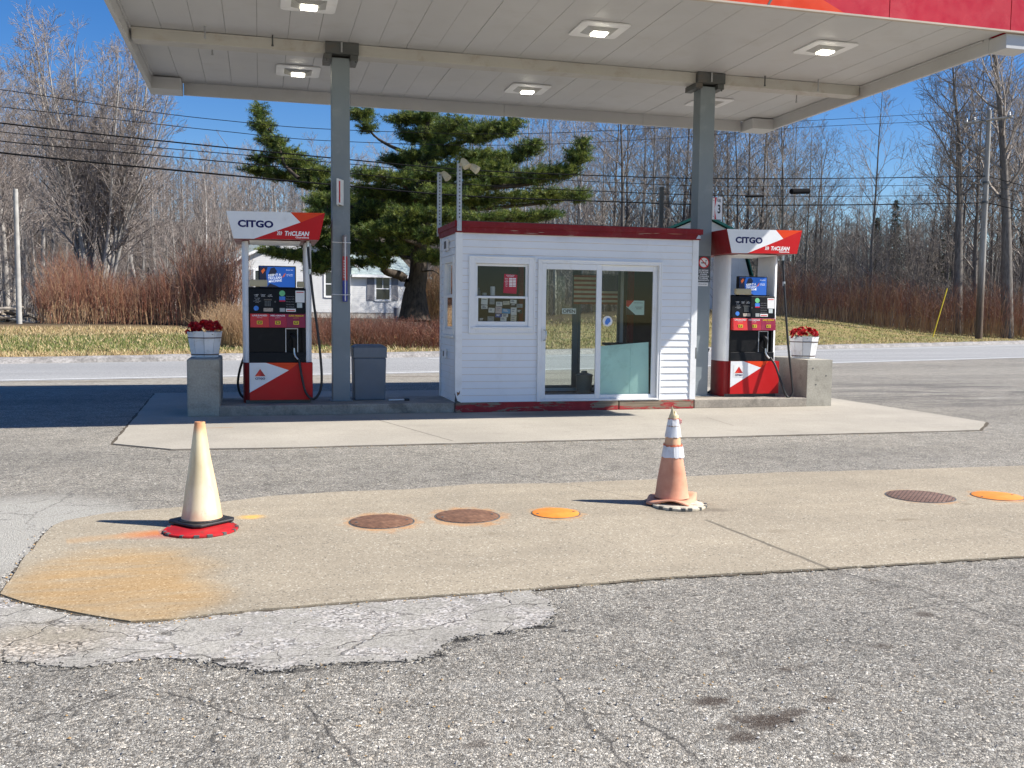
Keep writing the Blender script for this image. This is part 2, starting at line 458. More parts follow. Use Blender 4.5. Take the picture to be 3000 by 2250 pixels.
def patch_mat():
    g = G('pale worn asphalt')
    f = g.noise(90, 3, 0.85)
    base = g.ramp(f, [(0.3, (0.13, 0.126, 0.114, 1)), (0.48, (0.295, 0.288, 0.265, 1)), (0.7, (0.50, 0.488, 0.45, 1))])
    base = g.mix(1.0, base, g.ramp(g.noise(1.6, 6, 0.7), [(0.3, 0.76), (0.7, 1.1)]), 'MULTIPLY')
    a = aggregate(g, 95, [(0.0, 0.1), (0.5, 0.3), (1.0, 0.6)], 0.3)
    base = g.mix(g.mapr(g.noise(2.6, 6, 0.75), 0.44, 0.58, 0, 0.9), base, a)
    w = g.vadd(g.pos, g.vscale(g.noisec(4.5, 4), 0.22))
    cr = g.vor(2.6, 'DISTANCE_TO_EDGE', v=g.mapv(w, scale=(0.7, 1.5, 1)))
    cr2 = g.vor(6.5, 'DISTANCE_TO_EDGE', v=g.mapv(w, scale=(0.6, 1.5, 1)))
    m = g.math('MAXIMUM', g.math('MULTIPLY', g.mapr(cr, 0.016, 0.003), g.mapr(g.noise(1.2, 2), 0.36, 0.5)), g.math('MULTIPLY', g.mapr(cr2, 0.018, 0.005), g.mapr(g.noise(1.9, 3), 0.5, 0.6)))
    m = g.math('MULTIPLY', m, g.mapr(g.noise(30, 4, 0.8), 0.35, 0.6, 0.3, 1.0))
    base = g.mix(g.math('MULTIPLY', m, 0.75), base, (0.06, 0.05, 0.042))
    base = crumbs(g, base)
    yel = ell(g, -0.95, 4.45, 0.55, 0.35, inner=0.2, wob=0.3, ws=4); base = g.mix(g.math('MULTIPLY', yel, 0.45), base, g.mix(1.0, base, (1.0, 0.86, 0.62), 'MULTIPLY'))
    base = g.mix(1.0, base, (1.04, 1.0, 0.94), 'MULTIPLY')
    g.set(base, 0.9, spec=0.3)
    g.bump(g.math('SUBTRACT', f, g.math('MULTIPLY', m, 2.0)), 0.6, 0.006)
    return g.m

RUST = (0.50, 0.21, 0.045, 1)
COVERS = [  # pixel centre, half width, kind
    (1118.4, 1534, 96, 'ribbed'), (1369, 1518, 96, 'ribbed'), (1628, 1509.5, 72, 'orange'),
    (2695, 1459.6, 94, 'diamond'), (2921, 1458.7, 70, 'orange')]
def cover_geo(px, py, hw):
    c = gz(px, py); r = (gz(px+hw, py)-gz(px-hw, py)).length/2
    return c, r

def slab_mat():
    g = G('exposed concrete')
    f = g.noise(110, 3, 0.8)
    base = g.ramp(f, [(0.25, (0.205, 0.175, 0.132, 1)), (0.5, (0.33, 0.288, 0.225, 1)), (0.75, (0.45, 0.395, 0.315, 1))])
    c = g.vor(120, out='Color')
    base = g.mix(g.mapr(g.sep(c)[0], 0.92, 0.96, 0, 0.7), base, (0.10, 0.085, 0.07))
    base = g.mix(g.mapr(g.sep(c)[1], 0.93, 0.97, 0, 0.6), base, (0.66, 0.62, 0.54))
    base = g.mix(1.0, base, g.ramp(g.noise(0.9, 6, 0.65), [(0.28, (0.84, 0.83, 0.82, 1)), (0.7, (1.08, 1.06, 1.03, 1))]), 'MULTIPLY')
    base = g.mix(1.0, base, g.ramp(g.noise(1.2, 6, 0.7, v=g.mapv(g.pos, scale=(0.3, 2.2, 1), rot=(0, 0, rad(-6)))), [(0.3, 0.88), (0.7, 1.07)]), 'MULTIPLY')
    # orange rust wash at the left end
    fan = g.math('MAXIMUM', ell(g, -0.80, 5.32, 0.66, 0.92, inner=0.45, wob=0.2, ws=3.5), ell(g, -0.50, 4.95, 0.42, 0.50, inner=0.4, wob=0.2, ws=4))
    streak = g.noise(2.0, 5, 0.7, v=g.mapv(g.pos, scale=(0.6, 3.0, 1), rot=(0, 0, rad(-8))))
    fan = g.math('MULTIPLY', fan, g.mapr(streak, 0.3, 0.6, 0.45, 1.0))
    base = g.mix(g.math('MULTIPLY', fan, 0.62), base, g.mix(0.36, base, (0.54, 0.32, 0.085), 'MIX'))
    base = g.mix(g.math('MULTIPLY', fan, 0.50), base, g.mix(1.0, base, (1.0, 0.74, 0.38), 'MULTIPLY'))
    a_, b_ = P2(470, 1566), P2(190, 1592)
    base = g.mix(g.math('MULTIPLY', seg_mask(g, a_, b_, 0.05, 2.4, 0.05, 5), g.mapr(g.sep(g.pos)[0], -1.0, -0.55, 0.2, 0.75)), base, (0.60, 0.29, 0.055))
    # overspray of red paint round the lid
    red = ell(g, -0.55, 6.38, 0.42, 0.19, inner=0.2, wob=0.22, ws=9)
    base = g.mix(g.math('MULTIPLY', red, 0.5), base, (0.42, 0.045, 0.03))
    x, y = P2(735, 1520); base = g.mix(g.math('MULTIPLY', ell(g, x, y, 0.14, 0.10, inner=0.1, wob=0.4, ws=12), 0.7), base, (0.75, 0.42, 0.06))
    # rust haloes round the covers
    for px, py, hw, kind in COVERS:
        c, r = cover_geo(px, py, hw)
        k = 1.33 if kind == 'ribbed' else (1.26 if kind == 'orange' else 1.10)
        m = ell(g, c.x, c.y-0.01, r*k, r*k*1.15, inner=0.62, wob=0.5, ws=9)
        base = g.mix(g.math('MULTIPLY', m, 0.55), base, (0.60, 0.27, 0.06) if kind == 'orange' else RUST[:3])
    # dark trail from the ring under the second cone
    x, y = P2(1990, 1490); base = g.mix(g.math('MULTIPLY', ell(g, x, y, 0.33, 0.32, inner=0.45, wob=0.25, ws=9), 0.5), base, (0.14, 0.115, 0.09))
    x, y = P2(2100, 1500); base = g.mix(g.math('MULTIPLY', ell(g, x, y, 0.22, 0.10, inner=0.1, wob=0.3, ws=9), 0.6), base, (0.13, 0.11, 0.085))
    for (px, py, rx, ry, kk) in ((2650, 1528, 0.16, 0.06, 0.55), (2580, 1531, 0.05, 0.03, 0.5), (2830, 1482, 0.12, 0.06, 0.45), (2280, 1562, 0.12, 0.08, 0.35), (1440, 1570, 0.12, 0.07, 0.35), (1620, 1538, 0.07, 0.04, 0.55)):
        x, y = P2(px, py); base = g.mix(g.math('MULTIPLY', ell(g, x, y, rx, ry, inner=0.1, wob=0.4, ws=14), kk), base, (0.16, 0.125, 0.08))
    j = g.math('MAXIMUM', seg_mask(g, P2(2065, 1528), P2(2440, 1676), 0.011, 2.2, 0.015, 10), g.math('MULTIPLY', seg_mask(g, P2(1640, 1420), P2(1960, 1480), 0.008, 2.0, 0.012, 10), 0.55))
    j = g.math('MAXIMUM', j, g.math('MULTIPLY', seg_mask(g, P2(2930, 1555), P2(3060, 1590), 0.006, 1.6, 0.02, 10), 0.8))
    base = g.mix(g.math('MULTIPLY', j, 0.75), base, (0.085, 0.075, 0.06))
    base = g.mix(1.0, base, (1.005, 1.0, 0.95), 'MULTIPLY')
    g.set(base, 0.88, spec=0.3)
    g.bump(f, 0.35, 0.004)
    return g.m

def pad_mat():
    g = G('smooth concrete')
    f = g.noise(60, 4, 0.7)
    base = g.ramp(f, [(0.25, (0.29, 0.262, 0.22, 1)), (0.5, (0.385, 0.352, 0.30, 1)), (0.75, (0.46, 0.425, 0.367, 1))])
    base = g.mix(1.0, base, g.ramp(g.noise(0.7, 6, 0.6), [(0.28, 0.82), (0.7, 1.06)]), 'MULTIPLY')
    base = g.mix(g.mapr(g.noise(1.0, 6, 0.7, v=g.mapv(g.pos, scale=(0.25, 1.7, 1))), 0.52, 0.75, 0, 0.45), base, (0.27, 0.25, 0.22))
    base = g.mix(g.math('MULTIPLY', ell(g, 4.2, 12.95, 1.3, 0.45, inner=0.35, wob=0.3, ws=2.2), 0.75), base, (0.14, 0.13, 0.115))
    base = g.mix(g.math('MULTIPLY', g.mapr(g.noise(2.4, 7, 0.75), 0.56, 0.7), 0.4), base, (0.22, 0.20, 0.175))
    x, y = P2(655, 1256); base = g.mix(g.math('MULTIPLY', seg_mask(g, (x-0.28, y), (x+0.12, y+0.03), 0.03, 1.4, 0.03, 6), 0.7), base, (0.32, 0.19, 0.10))
    for a_, b_, k in ((P2(1105, 1232), P2(1330, 1296), 0.75), (P2(2070, 1225), P2(2150, 1250), 0.4), (P2(640, 1320), P2(1200, 1306), 0.0)):
        if k: base = g.mix(g.math('MULTIPLY', seg_mask(g, a_, b_, 0.012, 1.8, 0.02, 5), k), base, (0.14, 0.125, 0.105))
    spots = g.vor(3.0, out='Distance'); base = g.mix(g.mapr(spots, 0.05, 0.02, 0, 0.5), base, (0.2, 0.18, 0.15))
    base = g.mix(1.0, base, (0.99, 0.985, 0.955), 'MULTIPLY')
    g.set(base, 0.85, spec=0.3)
    g.bump(f, 0.2, 0.003)
    return g.m

def road_mat():
    g = G('road asphalt')
    a = aggregate(g, 80, [(0.0, 0.13), (0.5, 0.27), (1.0, 0.47)], 0.3)
    base = g.mix(1.0, a, g.ramp(g.noise(0.6, 6, 0.6, v=g.mapv(g.pos, rot=(0, 0, rad(-14)), scale=(0.1, 1, 1))), [(0.3, 0.82), (0.7, 1.12)]), 'MULTIPLY')
    base = g.mix(0.3, base, (0.33, 0.33, 0.335))
    base = g.mix(1.0, base, (0.985, 1.0, 0.985), 'MULTIPLY')
    g.set(base, 0.85, spec=0.35)
    return g.m

def grass_ground_mat():
    g = G('verge turf')
    n = g.noise(1.3, 6, 0.7); f = g.noise(22, 5, 0.8)
    straw = g.ramp(f, [(0.3, (0.17, 0.115, 0.05, 1)), (0.6, (0.36, 0.26, 0.125, 1)), (0.8, (0.47, 0.36, 0.19, 1))])
    green = g.ramp(f, [(0.3, (0.07, 0.09, 0.02, 1)), (0.6, (0.15, 0.175, 0.045, 1)), (0.8, (0.25, 0.25, 0.09, 1))])
    sp = g.sep(g.pos)
    s = g.math('SUBTRACT', sp[1], g.math('ADD', g.math('MULTIPLY', sp[0], 0.24), 28.33))   # metres beyond the road, left half
    s2 = g.math('ADD', s, g.math('MULTIPLY', g.math('SUBTRACT', n, 0.5), 5.0))
    band = g.math('MULTIPLY', g.mapr(s2, 1.6, 3.2), g.mapr(s2, 11.5, 8.0))
    left = g.mapr(sp[0], 6.0, 1.5)
    patchy = g.mapr(n, 0.42, 0.58, 0.15, 0.75)
    gm = g.math('ADD', g.math('MULTIPLY', band, left), g.math('MULTIPLY', g.math('SUBTRACT', 1.0, left), patchy))
    col = g.mix(gm, straw, green)
    litter = g.ramp(g.noise(6, 6, 0.8), [(0.3, (0.022, 0.017, 0.012, 1)), (0.7, (0.10, 0.075, 0.052, 1))])
    col = g.mix(g.mapr(s2, 13.0, 19.0), col, litter)
    g.set(col, 0.95, spec=0.15)
    g.bump(f, 0.6, 0.05)
    return g.m

M_ASPHALT = asphalt_mat(); M_PATCH = patch_mat(); M_SLAB = slab_mat(); M_PAD = pad_mat(); M_ROAD = road_mat(); M_TURF = grass_ground_mat()
M_LINE = pm('road paint', (0.72, 0.72, 0.70), 0.7, 0.1, 6, dirt=(0.3, 0.3, 0.3, 1), dirt_amt=0.7, dscale=5, spec=0.3)
M_DARKCRUMB = pm('dark broken asphalt', (0.05, 0.047, 0.043), 0.95, 0.5, 30, bump=0.8, fscale=70, spec=0.2, dirt=(0.2, 0.19, 0.17, 1), dirt_amt=0.9, dscale=22)
M_JOINT = pm('open joint', (0.10, 0.082, 0.06), 0.95, 0.4, 18, bump=0.6, fscale=60, spec=0.2)
M_KERB = pm('kerb concrete', (0.31, 0.275, 0.225), 0.9, 0.22, 4, bump=0.3, fscale=50, fine=0.2, dirt=(0.10, 0.09, 0.075, 1), dirt_amt=0.75, dscale=3.0)
M_BLOCK = pm('block concrete', (0.36, 0.335, 0.275), 0.9, 0.15, 3, bump=0.25, fscale=45, fine=0.15, dirt=(0.14, 0.125, 0.10, 1), dirt_amt=0.7, dscale=2.4)
M_BERM = pm('asphalt kerb', (0.25, 0.235, 0.22), 0.95, 0.3, 2.0, bump=0.5, fscale=14, fine=0.4)

# ------------------------------------------------------------------ ground sheets
mb = MB()
xs = [-160, -120, -90, -70, -55, -45] + [-40 + 2*i for i in range(66)] + [100, 120, 150, 190, 240]
ss = [-160, -60, -20, -0.3, 0.0, 0.6, 1.0, 1.4] + [2 + 1.0*i for i in range(24)] + [28, 31, 35, 40, 50, 65, 85, 120, 180, 280, 420]
idx = {}
for i, x in enumerate(xs):
    for j, s in enumerate(ss):
        y = yfar(x) + s/0.944
        z = -0.05 if s < 0.5 else (0.02 if s < 1 else terr(x, y))
        idx[i, j] = len(mb.v); mb.v.append((x, y, z))
for i in range(len(xs)-1):
    for j in range(len(ss)-1):
        mb.f.append((idx[i, j], idx[i+1, j], idx[i+1, j+1], idx[i, j+1])); mb.mi.append(0)
tag(mb.build('ground', M_TURF, smooth=True), kind='structure')

mb = MB()
lx = [-160, -100, -70, -50, -40] + [-35+2.5*i for i in range(40)] + [80, 120, 180, 240]
for a, b in zip(lx, lx[1:]):
    mb.quad((a, -80, 0), (b, -80, 0), (b, ynear(b)-0.25, 0), (a, ynear(a)-0.25, 0))
tag(mb.build('forecourt', M_ASPHALT), kind='structure')
mb = MB()
for a, b in zip(lx, lx[1:]):
    mb.quad((a, ynear(a)-0.25, 0.002), (b, ynear(b)-0.25, 0.002), (b, yfar(b)+0.1, 0.002), (a, yfar(a)+0.1, 0.002))
tag(mb.build('road', M_ROAD), kind='structure')
mb = MB()
for a, b in zip(lx, lx[1:]):
    mb.quad((a, ynear(a), 0.006), (b, ynear(b), 0.006), (b, ynear(b)+0.13, 0.006), (a, ynear(a)+0.13, 0.006))
    if b > 6:
        mb.quad((a, yfar(a)-1.15, 0.006), (b, yfar(b)-1.15, 0.006), (b, yfar(b)-1.01, 0.006), (a, yfar(a)-1.01, 0.006))
tag(mb.build('road_marking', M_LINE), kind='structure')
# rolled asphalt kerb along the far side of the road
mb = MB(); rk = random.Random(3)
kx = [-60 + 0.8*i for i in range(220)]
prof = [(-0.05, 0.0), (0.02, 0.12), (0.2, 0.17), (0.6, 0.165), (1.15, 0.07)]
for k, x in enumerate(kx):
    for s, z in prof:
        mb.v.append((x + rk.uniform(-.05, .05), yfar(x)+(s+rk.uniform(-.04, .04))/0.944, z*rk.uniform(0.85, 1.1)))
for k in range(len(kx)-1):
    for j in range(len(prof)-1):
        a = k*len(prof)+j; mb.f.append((a, a+len(prof), a+len(prof)+1, a+1)); mb.mi.append(0)
tag(mb.build('kerb', M_BERM, smooth=True), kind='structure')

def sheet(name, pts, z, thick, mat, bevel=0.0):
    mb = MB(); mb.xy(pts if area2(pts) > 0 else pts[::-1], z-thick, z)
    return tag(mb.build(name, mat), kind='structure')
def area2(p): return sum(p[i][0]*p[(i+1) % len(p)][1]-p[(i+1) % len(p)][0]*p[i][1] for i in range(len(p)))

# pad round the pump island
PAD = [(-1.53, 10.84), (-0.9, 10.30), (0.0, 10.22), (4.0, 10.2), (8.96, 10.18), (9.74, 10.95), (9.74, 17.2), (-1.75, 17.2)]
PADJ = jag(PAD, 0.25, 0.012, seed=4)
sheet('pad_joint', jag([(-1.565, 10.82), (-0.91, 10.27), (0.0, 10.19), (4.0, 10.17), (8.98, 10.15), (9.77, 10.93), (9.77, 17.24), (-1.78, 17.24)], 0.12, 0.014, seed=6), 0.0035, 0.002, M_JOINT)
sheet('concrete_pad', PADJ, 0.012, 0.02, M_PAD)
# slab over the tanks
SL = [P2(*p) for p in [(0, 1747), (68, 1770), (226, 1802), (384, 1827), (497, 1820), (678, 1800), (1000, 1772), (1271, 1752), (1542, 1732), (1904, 1700), (2407, 1671), (3000, 1634)]]
SB = [P2(*p) for p in [(3000, 1368), (2579, 1381), (2280, 1388), (2013, 1400), (1922, 1408), (1633, 1420), (1389, 1422), (1203, 1438), (1000, 1445), (787, 1458), (533, 1490), (316, 1508), (194, 1530), (158, 1544), (120, 1580), (95, 1616), (59, 1657), (27, 1707)]]
SLAB = SL + [(13.0, 4.72), (13.0, 8.0)] + SB
def grow(pts, d):
    n = len(pts); sgn = 1 if area2(pts) > 0 else -1; out = []
    for i in range(n):
        a = Vector(pts[i-1]); b = Vector(pts[i]); c = Vector(pts[(i+1) % n])
        t = ((b-a).normalized() + (c-b).normalized()).normalized()
        out.append((b.x + sgn*t.y*d, b.y - sgn*t.x*d))
    return out
sheet('slab_joint', jag(grow(SLAB, 0.010), 0.035, 0.013, seed=9), 0.0065, 0.003, M_JOINT)
sheet('concrete_slab', jag(SLAB, 0.12, 0.007, seed=10), 0.014, 0.02, M_SLAB)
# pale worn strip in front of the slab, with a crumbling edge
FR = [P2(*p) for p in [(-120, 1920), (0, 1935), (110, 1948), (230, 1958), (330, 1945), (500, 1927), (560, 1935), (640, 1950), (700, 1955), (760, 1968), (830, 1965), (880, 1950), (1000, 1945), (1130, 1942), (1200, 1938), (1262, 1928), (1300, 1893), (1345, 1868), (1395, 1862), (1480, 1855), (1580, 1835), (1630, 1800), (1612, 1760), (1560, 1742), (1550, 1725)]]
BK = [P2(*p) for p in [(1271, 1748), (678, 1796), (384, 1822), (120, 1776), (0, 1742), (-150, 1742)]]
sheet('asphalt_patch', jag(FR + BK, 0.018, 0.015, seed=11), 0.0048, 0.003, M_PATCH)
# raised island kerb
mb = MB()
isl = [(-0.55, 13.33), (2.70, 13.33), (2.70, 13.36), (6.46, 13.36), (6.46, 13.33), (8.42, 13.33), (8.42, 14.53), (-0.55, 14.53)]
mb.xy(isl, 0.005, 0.152)
tag(mb.build('island_kerb', M_KERB, bevel=0.014), kind='structure')

# loose grit and crumbs along the broken edges
rgz = random.Random(41); mb = MB()
def pebble(x, y, r, m):
    a0 = rgz.uniform(0, 6.28); i = len(mb.v); h = r*rgz.uniform(.5, .9)
    for k in range(4):
        a = a0+k*PI/2+rgz.uniform(-.4, .4); q = r*rgz.uniform(.7, 1.2); mb.v.append((x+q*math.cos(a), y+q*math.sin(a), .004+zb))
    mb.v.append((x+rgz.uniform(-.3, .3)*r, y+rgz.uniform(-.3, .3)*r, .004+zb+h))
    for k in range(4): mb.f.append((i+k, i+(k+1) % 4, i+4)); mb.mi.append(m)
def along(P, n, spread, rmin, rmax, ms):
    for _ in range(n):
        k = rgz.randrange(len(P)-1); t = rgz.random(); a, b = P[k], P[k+1]
        pebble(a[0]+(b[0]-a[0])*t+rgz.gauss(0, spread), a[1]+(b[1]-a[1])*t+rgz.gauss(0, spread)-spread*.4, rgz.uniform(rmin, rmax), rgz.choice(ms))
zb = 0.001
along(FR[:-2], 520, .022, .003, .008, (0, 0, 1)); along(SL, 500, .03, .003, .008, (1, 2, 3)); along([P2(*p) for p in [(27, 1707), (95, 1616), (158, 1544)]], 160, .03, .004, .010, (1, 2, 3))
along([P2(p, 1920+200*rgz.random()) for p in range(100, 3000, 60)], 700, .35, .003, .008, (1, 2, 2, 3)); along([(x, 10.12) for x in (-1, 2, 5, 9)], 260, .05, .004, .009, (1, 2, 3))
tag(mb.build('loose_grit', [M_DARKCRUMB, pm('grey grit', (0.24, 0.23, 0.21), .9, .3, 40), pm('pale grit', (0.48, 0.46, 0.42), .9, .2, 40), pm('tan leaf crumb', (0.36, 0.23, 0.10), .9, .3, 40)]), kind='stuff')

# ------------------------------------------------------------------ paints
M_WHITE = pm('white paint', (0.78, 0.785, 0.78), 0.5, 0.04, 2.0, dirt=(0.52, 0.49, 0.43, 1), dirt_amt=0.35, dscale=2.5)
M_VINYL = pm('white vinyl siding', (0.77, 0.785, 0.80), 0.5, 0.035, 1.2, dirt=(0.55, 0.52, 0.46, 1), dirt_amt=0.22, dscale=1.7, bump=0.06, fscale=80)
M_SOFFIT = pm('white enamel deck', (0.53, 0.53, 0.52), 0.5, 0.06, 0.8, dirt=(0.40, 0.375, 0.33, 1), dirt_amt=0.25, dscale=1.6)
M_BEAM = pm('cream beam paint', (0.50, 0.485, 0.44), 0.55, 0.08, 1.5, dirt=(0.26, 0.16, 0.08, 1), dirt_amt=0.4, dscale=2.6)
M_COLUMN = pm('grey column paint', (0.20, 0.23, 0.245), 0.5, 0.1, 1.6, dirt=(0.30, 0.33, 0.34, 1), dirt_amt=0.45, dscale=2.2, bump=0.08, fscale=40)
M_CAP = pm('dark grey steel', (0.085, 0.09, 0.088), 0.55, 0.15, 5, dirt=(0.16, 0.10, 0.06, 1), dirt_amt=0.5, dscale=5)
M_RED = pm('red panel', (0.52, 0.010, 0.012), 0.4, 0.06, 1.5, spec=0.25, dirt=(0.45, 0.05, 0.04, 1), dirt_amt=0.25)
M_FRED = pm('crimson fascia panel', (0.52, 0.009, 0.030), 0.45, 0.08, 1.2, spec=0.25, dirt=(0.66, 0.10, 0.11, 1), dirt_amt=0.4, dscale=1.5)
M_ORANGE = pm('orange red panel', (0.72, 0.055, 0.010), 0.4, 0.06, 1.5, spec=0.25)
M_REDSHADE = pm('shaded red panel', (0.22, 0.010, 0.012), 0.45, 0.1, 2, spec=0.25)  # red of the pump sides, with their shade put into the colour
M_TRIMRED = pm('barn red trim paint', (0.20, 0.012, 0.016), 0.6, 0.15, 3, spec=0.25, bump=0.12, fscale=30, dirt=(0.34, 0.16, 0.13, 1), dirt_amt=0.25, dscale=6)
M_BLACK = pm('black plastic', (0.007, 0.007, 0.008), 0.45, 0.2, 4, dirt=(0.022, 0.022, 0.022, 1), dirt_amt=0.4, dscale=5, spec=0.2)
M_RUBBER = pm('black rubber', (0.016, 0.016, 0.017), 0.5, 0.2, 8, dirt=(0.10, 0.09, 0.08, 1), dirt_amt=0.3, dscale=9)
M_STEEL = pm('steel', (0.55, 0.55, 0.54), 0.35, 0.1, 9, metal=0.9)
M_GALV = pm('galvanised steel', (0.45, 0.46, 0.47), 0.5, 0.12, 14, metal=0.6)
M_NAVY = pm('navy lettering', (0.010, 0.012, 0.10), 0.5, 0.05, 4, spec=0.2)
M_WLET = pm('white lettering', (0.82, 0.82, 0.82), 0.5, 0.02, 4)
M_DLET = pm('dark lettering', (0.02, 0.02, 0.022), 0.6, 0.05, 4)
M_PAPER = pm('white paper', (0.76, 0.76, 0.74), 0.8, 0.04, 12)
M_BEIGE = pm('beige plastic', (0.46, 0.40, 0.25), 0.5, 0.08, 4, dirt=(0.26, 0.22, 0.14, 1), dirt_amt=0.4, dscale=6)
M_DARKIN = pm('dark wood lining', (0.038, 0.034, 0.031), 0.7, 0.25, 3)
M_BIN = pm('grey plastic bin', (0.135, 0.155, 0.18), 0.55, 0.12, 3, dirt=(0.22, 0.23, 0.24, 1), dirt_amt=0.4, dscale=3, bump=0.1, fscale=50)
M_YELLOW = pm('yellow sticker', (0.80, 0.58, 0.03), 0.5, 0.04, 5)
M_GREEN = pm('green sticker', (0.15, 0.50, 0.22), 0.5, 0.1, 30)
M_BLUE = pm('blue sticker', (0.05, 0.20, 0.62), 0.4, 0.2, 40)
M_MINT = pm('pale green board', (0.70, 0.90, 0.84), 0.6, 0.06, 2, dirt=(0.30, 0.48, 0.42, 1), dirt_amt=0.35, dscale=3)
M_TAN = pm('tan edge trim', (0.50, 0.42, 0.33), 0.6, 0.1, 3)

def peel_mat():
    g = G('peeling red paint on timber')
    n = g.noise(3.2, 8, 0.72, v=g.mapv(g.pos, scale=(0.55, 1, 2.6)), dist=0.8)
    wood = g.ramp(g.noise(2, 6, 0.7, v=g.mapv(g.pos, scale=(1.0, 3, 22))), [(0.3, (0.13, 0.095, 0.06, 1)), (0.7, (0.34, 0.27, 0.19, 1))])
    red = g.ramp(g.noise(8, 4), [(0.3, (0.27, 0.015, 0.018, 1)), (0.7, (0.40, 0.03, 0.03, 1))])
    side = g.mapr(g.sep(g.pos)[0], 4.6, 5.6, 0.0, 0.07)
    m = g.mapr(g.math('ADD', n, side), 0.525, 0.545)
    g.set(g.mix(m, red, wood), 0.75); g.bump(g.math('MULTIPLY', m, -1.0), 0.6, 0.006)
    return g.m
M_PEEL = peel_mat()
def glass_mat(name, tint, k=1.5):
    g = G(name)
    tr = g.node('ShaderNodeBsdfTransparent'); tr.inputs[0].default_value = tint
    gl = g.node('ShaderNodeBsdfGlossy'); gl.inputs['Roughness'].default_value = 0.015
    gl.inputs['Color'].default_value = (0.95, 0.97, 0.97, 1)
    fr = g.node('ShaderNodeFresnel'); fr.inputs[0].default_value = 1.5
    mx = g.node('ShaderNodeMixShader')
    g.l.new(g.math('MULTIPLY', fr.outputs[0], k, clamp=True), mx.inputs[0])
    g.l.new(tr.outputs[0], mx.inputs[1]); g.l.new(gl.outputs[0], mx.inputs[2])
    g.l.new(mx.outputs[0], g.out.inputs[0])
    return g.m
M_GLASS = glass_mat('window glass', (0.86, 0.94, 0.91, 1), 0.75)
M_GLASSD = glass_mat('dusty window glass', (0.80, 0.83, 0.82, 1), 0.8)
def emit_mat(name, col, strength):
    g = G(name); g.put(g.p.inputs['Base Color'], col); g.put(g.p.inputs['Emission Color'], col)
    g.p.inputs['Emission Strength'].default_value = strength
    return g.m
M_LED = emit_mat('lit lamp lens', (1.0, 0.95, 0.78, 1), 9.0)

# ------------------------------------------------------------------ canopy over the pumps
CZ = 5.2
CX0, CX1, CY0, CY1 = -1.65, 9.50, 10.65, 16.92
can = empty('fuel_canopy', (3.95, 13.92, 0), 'large white panelled canopy with red front fascia on two grey columns', 'canopy')
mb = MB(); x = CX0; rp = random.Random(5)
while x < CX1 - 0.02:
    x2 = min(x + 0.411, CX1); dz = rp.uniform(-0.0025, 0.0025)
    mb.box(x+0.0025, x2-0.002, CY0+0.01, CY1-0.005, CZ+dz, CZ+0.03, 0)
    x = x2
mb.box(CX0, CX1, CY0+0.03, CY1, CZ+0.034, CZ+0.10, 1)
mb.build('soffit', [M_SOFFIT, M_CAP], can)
# front fascia: panels with orange and crimson fields, small gaps between them
def clip_poly(pts, xa, xb):
    for lim, keep in ((xa, lambda p, l: p[0] >= l), (xb, lambda p, l: p[0] <= l)):
        out = []
        for i in range(len(pts)):
            a, b = pts[i-1], pts[i]; ka, kb = keep(a, lim), keep(b, lim)
            if ka != kb:
                t = (lim-a[0])/(b[0]-a[0]); out.append((lim, a[1]+t*(b[1]-a[1])))
            if kb: out.append(b)
        pts = out
        if not pts: return []
    return pts
mb = MB(); FZ0, FZ1 = CZ+0.006, CZ+0.92
fields = [([(CX0-.06, FZ0), (1.5, FZ0), (2.3, FZ1), (CX0-.06, FZ1)], 2), ([(1.5, FZ0), (7.03, FZ0), (4.92, FZ1), (2.3, FZ1)], 1), ([(7.03, FZ0), (9.92, FZ0), (9.92, FZ1), (4.92, FZ1)], 0)]
cuts = [CX0-.06, 0.66, 3.0, 5.34, 7.68, 9.51, 9.92]
for xa, xb in zip(cuts, cuts[1:]):
    for pts, m in fields:
        q = clip_poly(pts, xa+0.006, xb-0.006)
        if len(q) >= 3: mb.xz(q, CY0-0.045, CY0-0.005, m)
mb.xz([(5.97, FZ0), (6.0, FZ0), (6.10, FZ0+0.16), (6.06, FZ0+0.16)], CY0-0.049, CY0-0.047, 3)
mb.build('front_fascia', [M_FRED, M_ORANGE, M_WHITE, M_CAP], can)
mb = MB(); mb.box(9.925, 9.965, CY0-0.045, CY1+0.10, FZ0, FZ1)
mb.build('side_fascia', M_FRED, can)
mb = MB(); mb.box(CX0-0.11, CX0-0.07, CY0-0.045, CY1+0.10, FZ0, FZ1); mb.build('side_fascia', M_WHITE, can)
mb = MB(); mb.box(CX0-0.07, CX1+0.06, CY1+0.06, CY1+0.10, FZ0, FZ1); mb.build('rear_fascia', M_WHITE, can)
mb = MB(); mb.box(CX0-0.06, 9.92, CY0-0.05, CY0+0.004, CZ-0.018, CZ+0.004); mb.build('edge_trim', M_TAN, can)
mb = MB(); mb.box(CX0-0.05, 9.92, CY0, CY1+0.05, CZ+0.86, CZ+0.90); mb.build('roof', M_GALV, can)
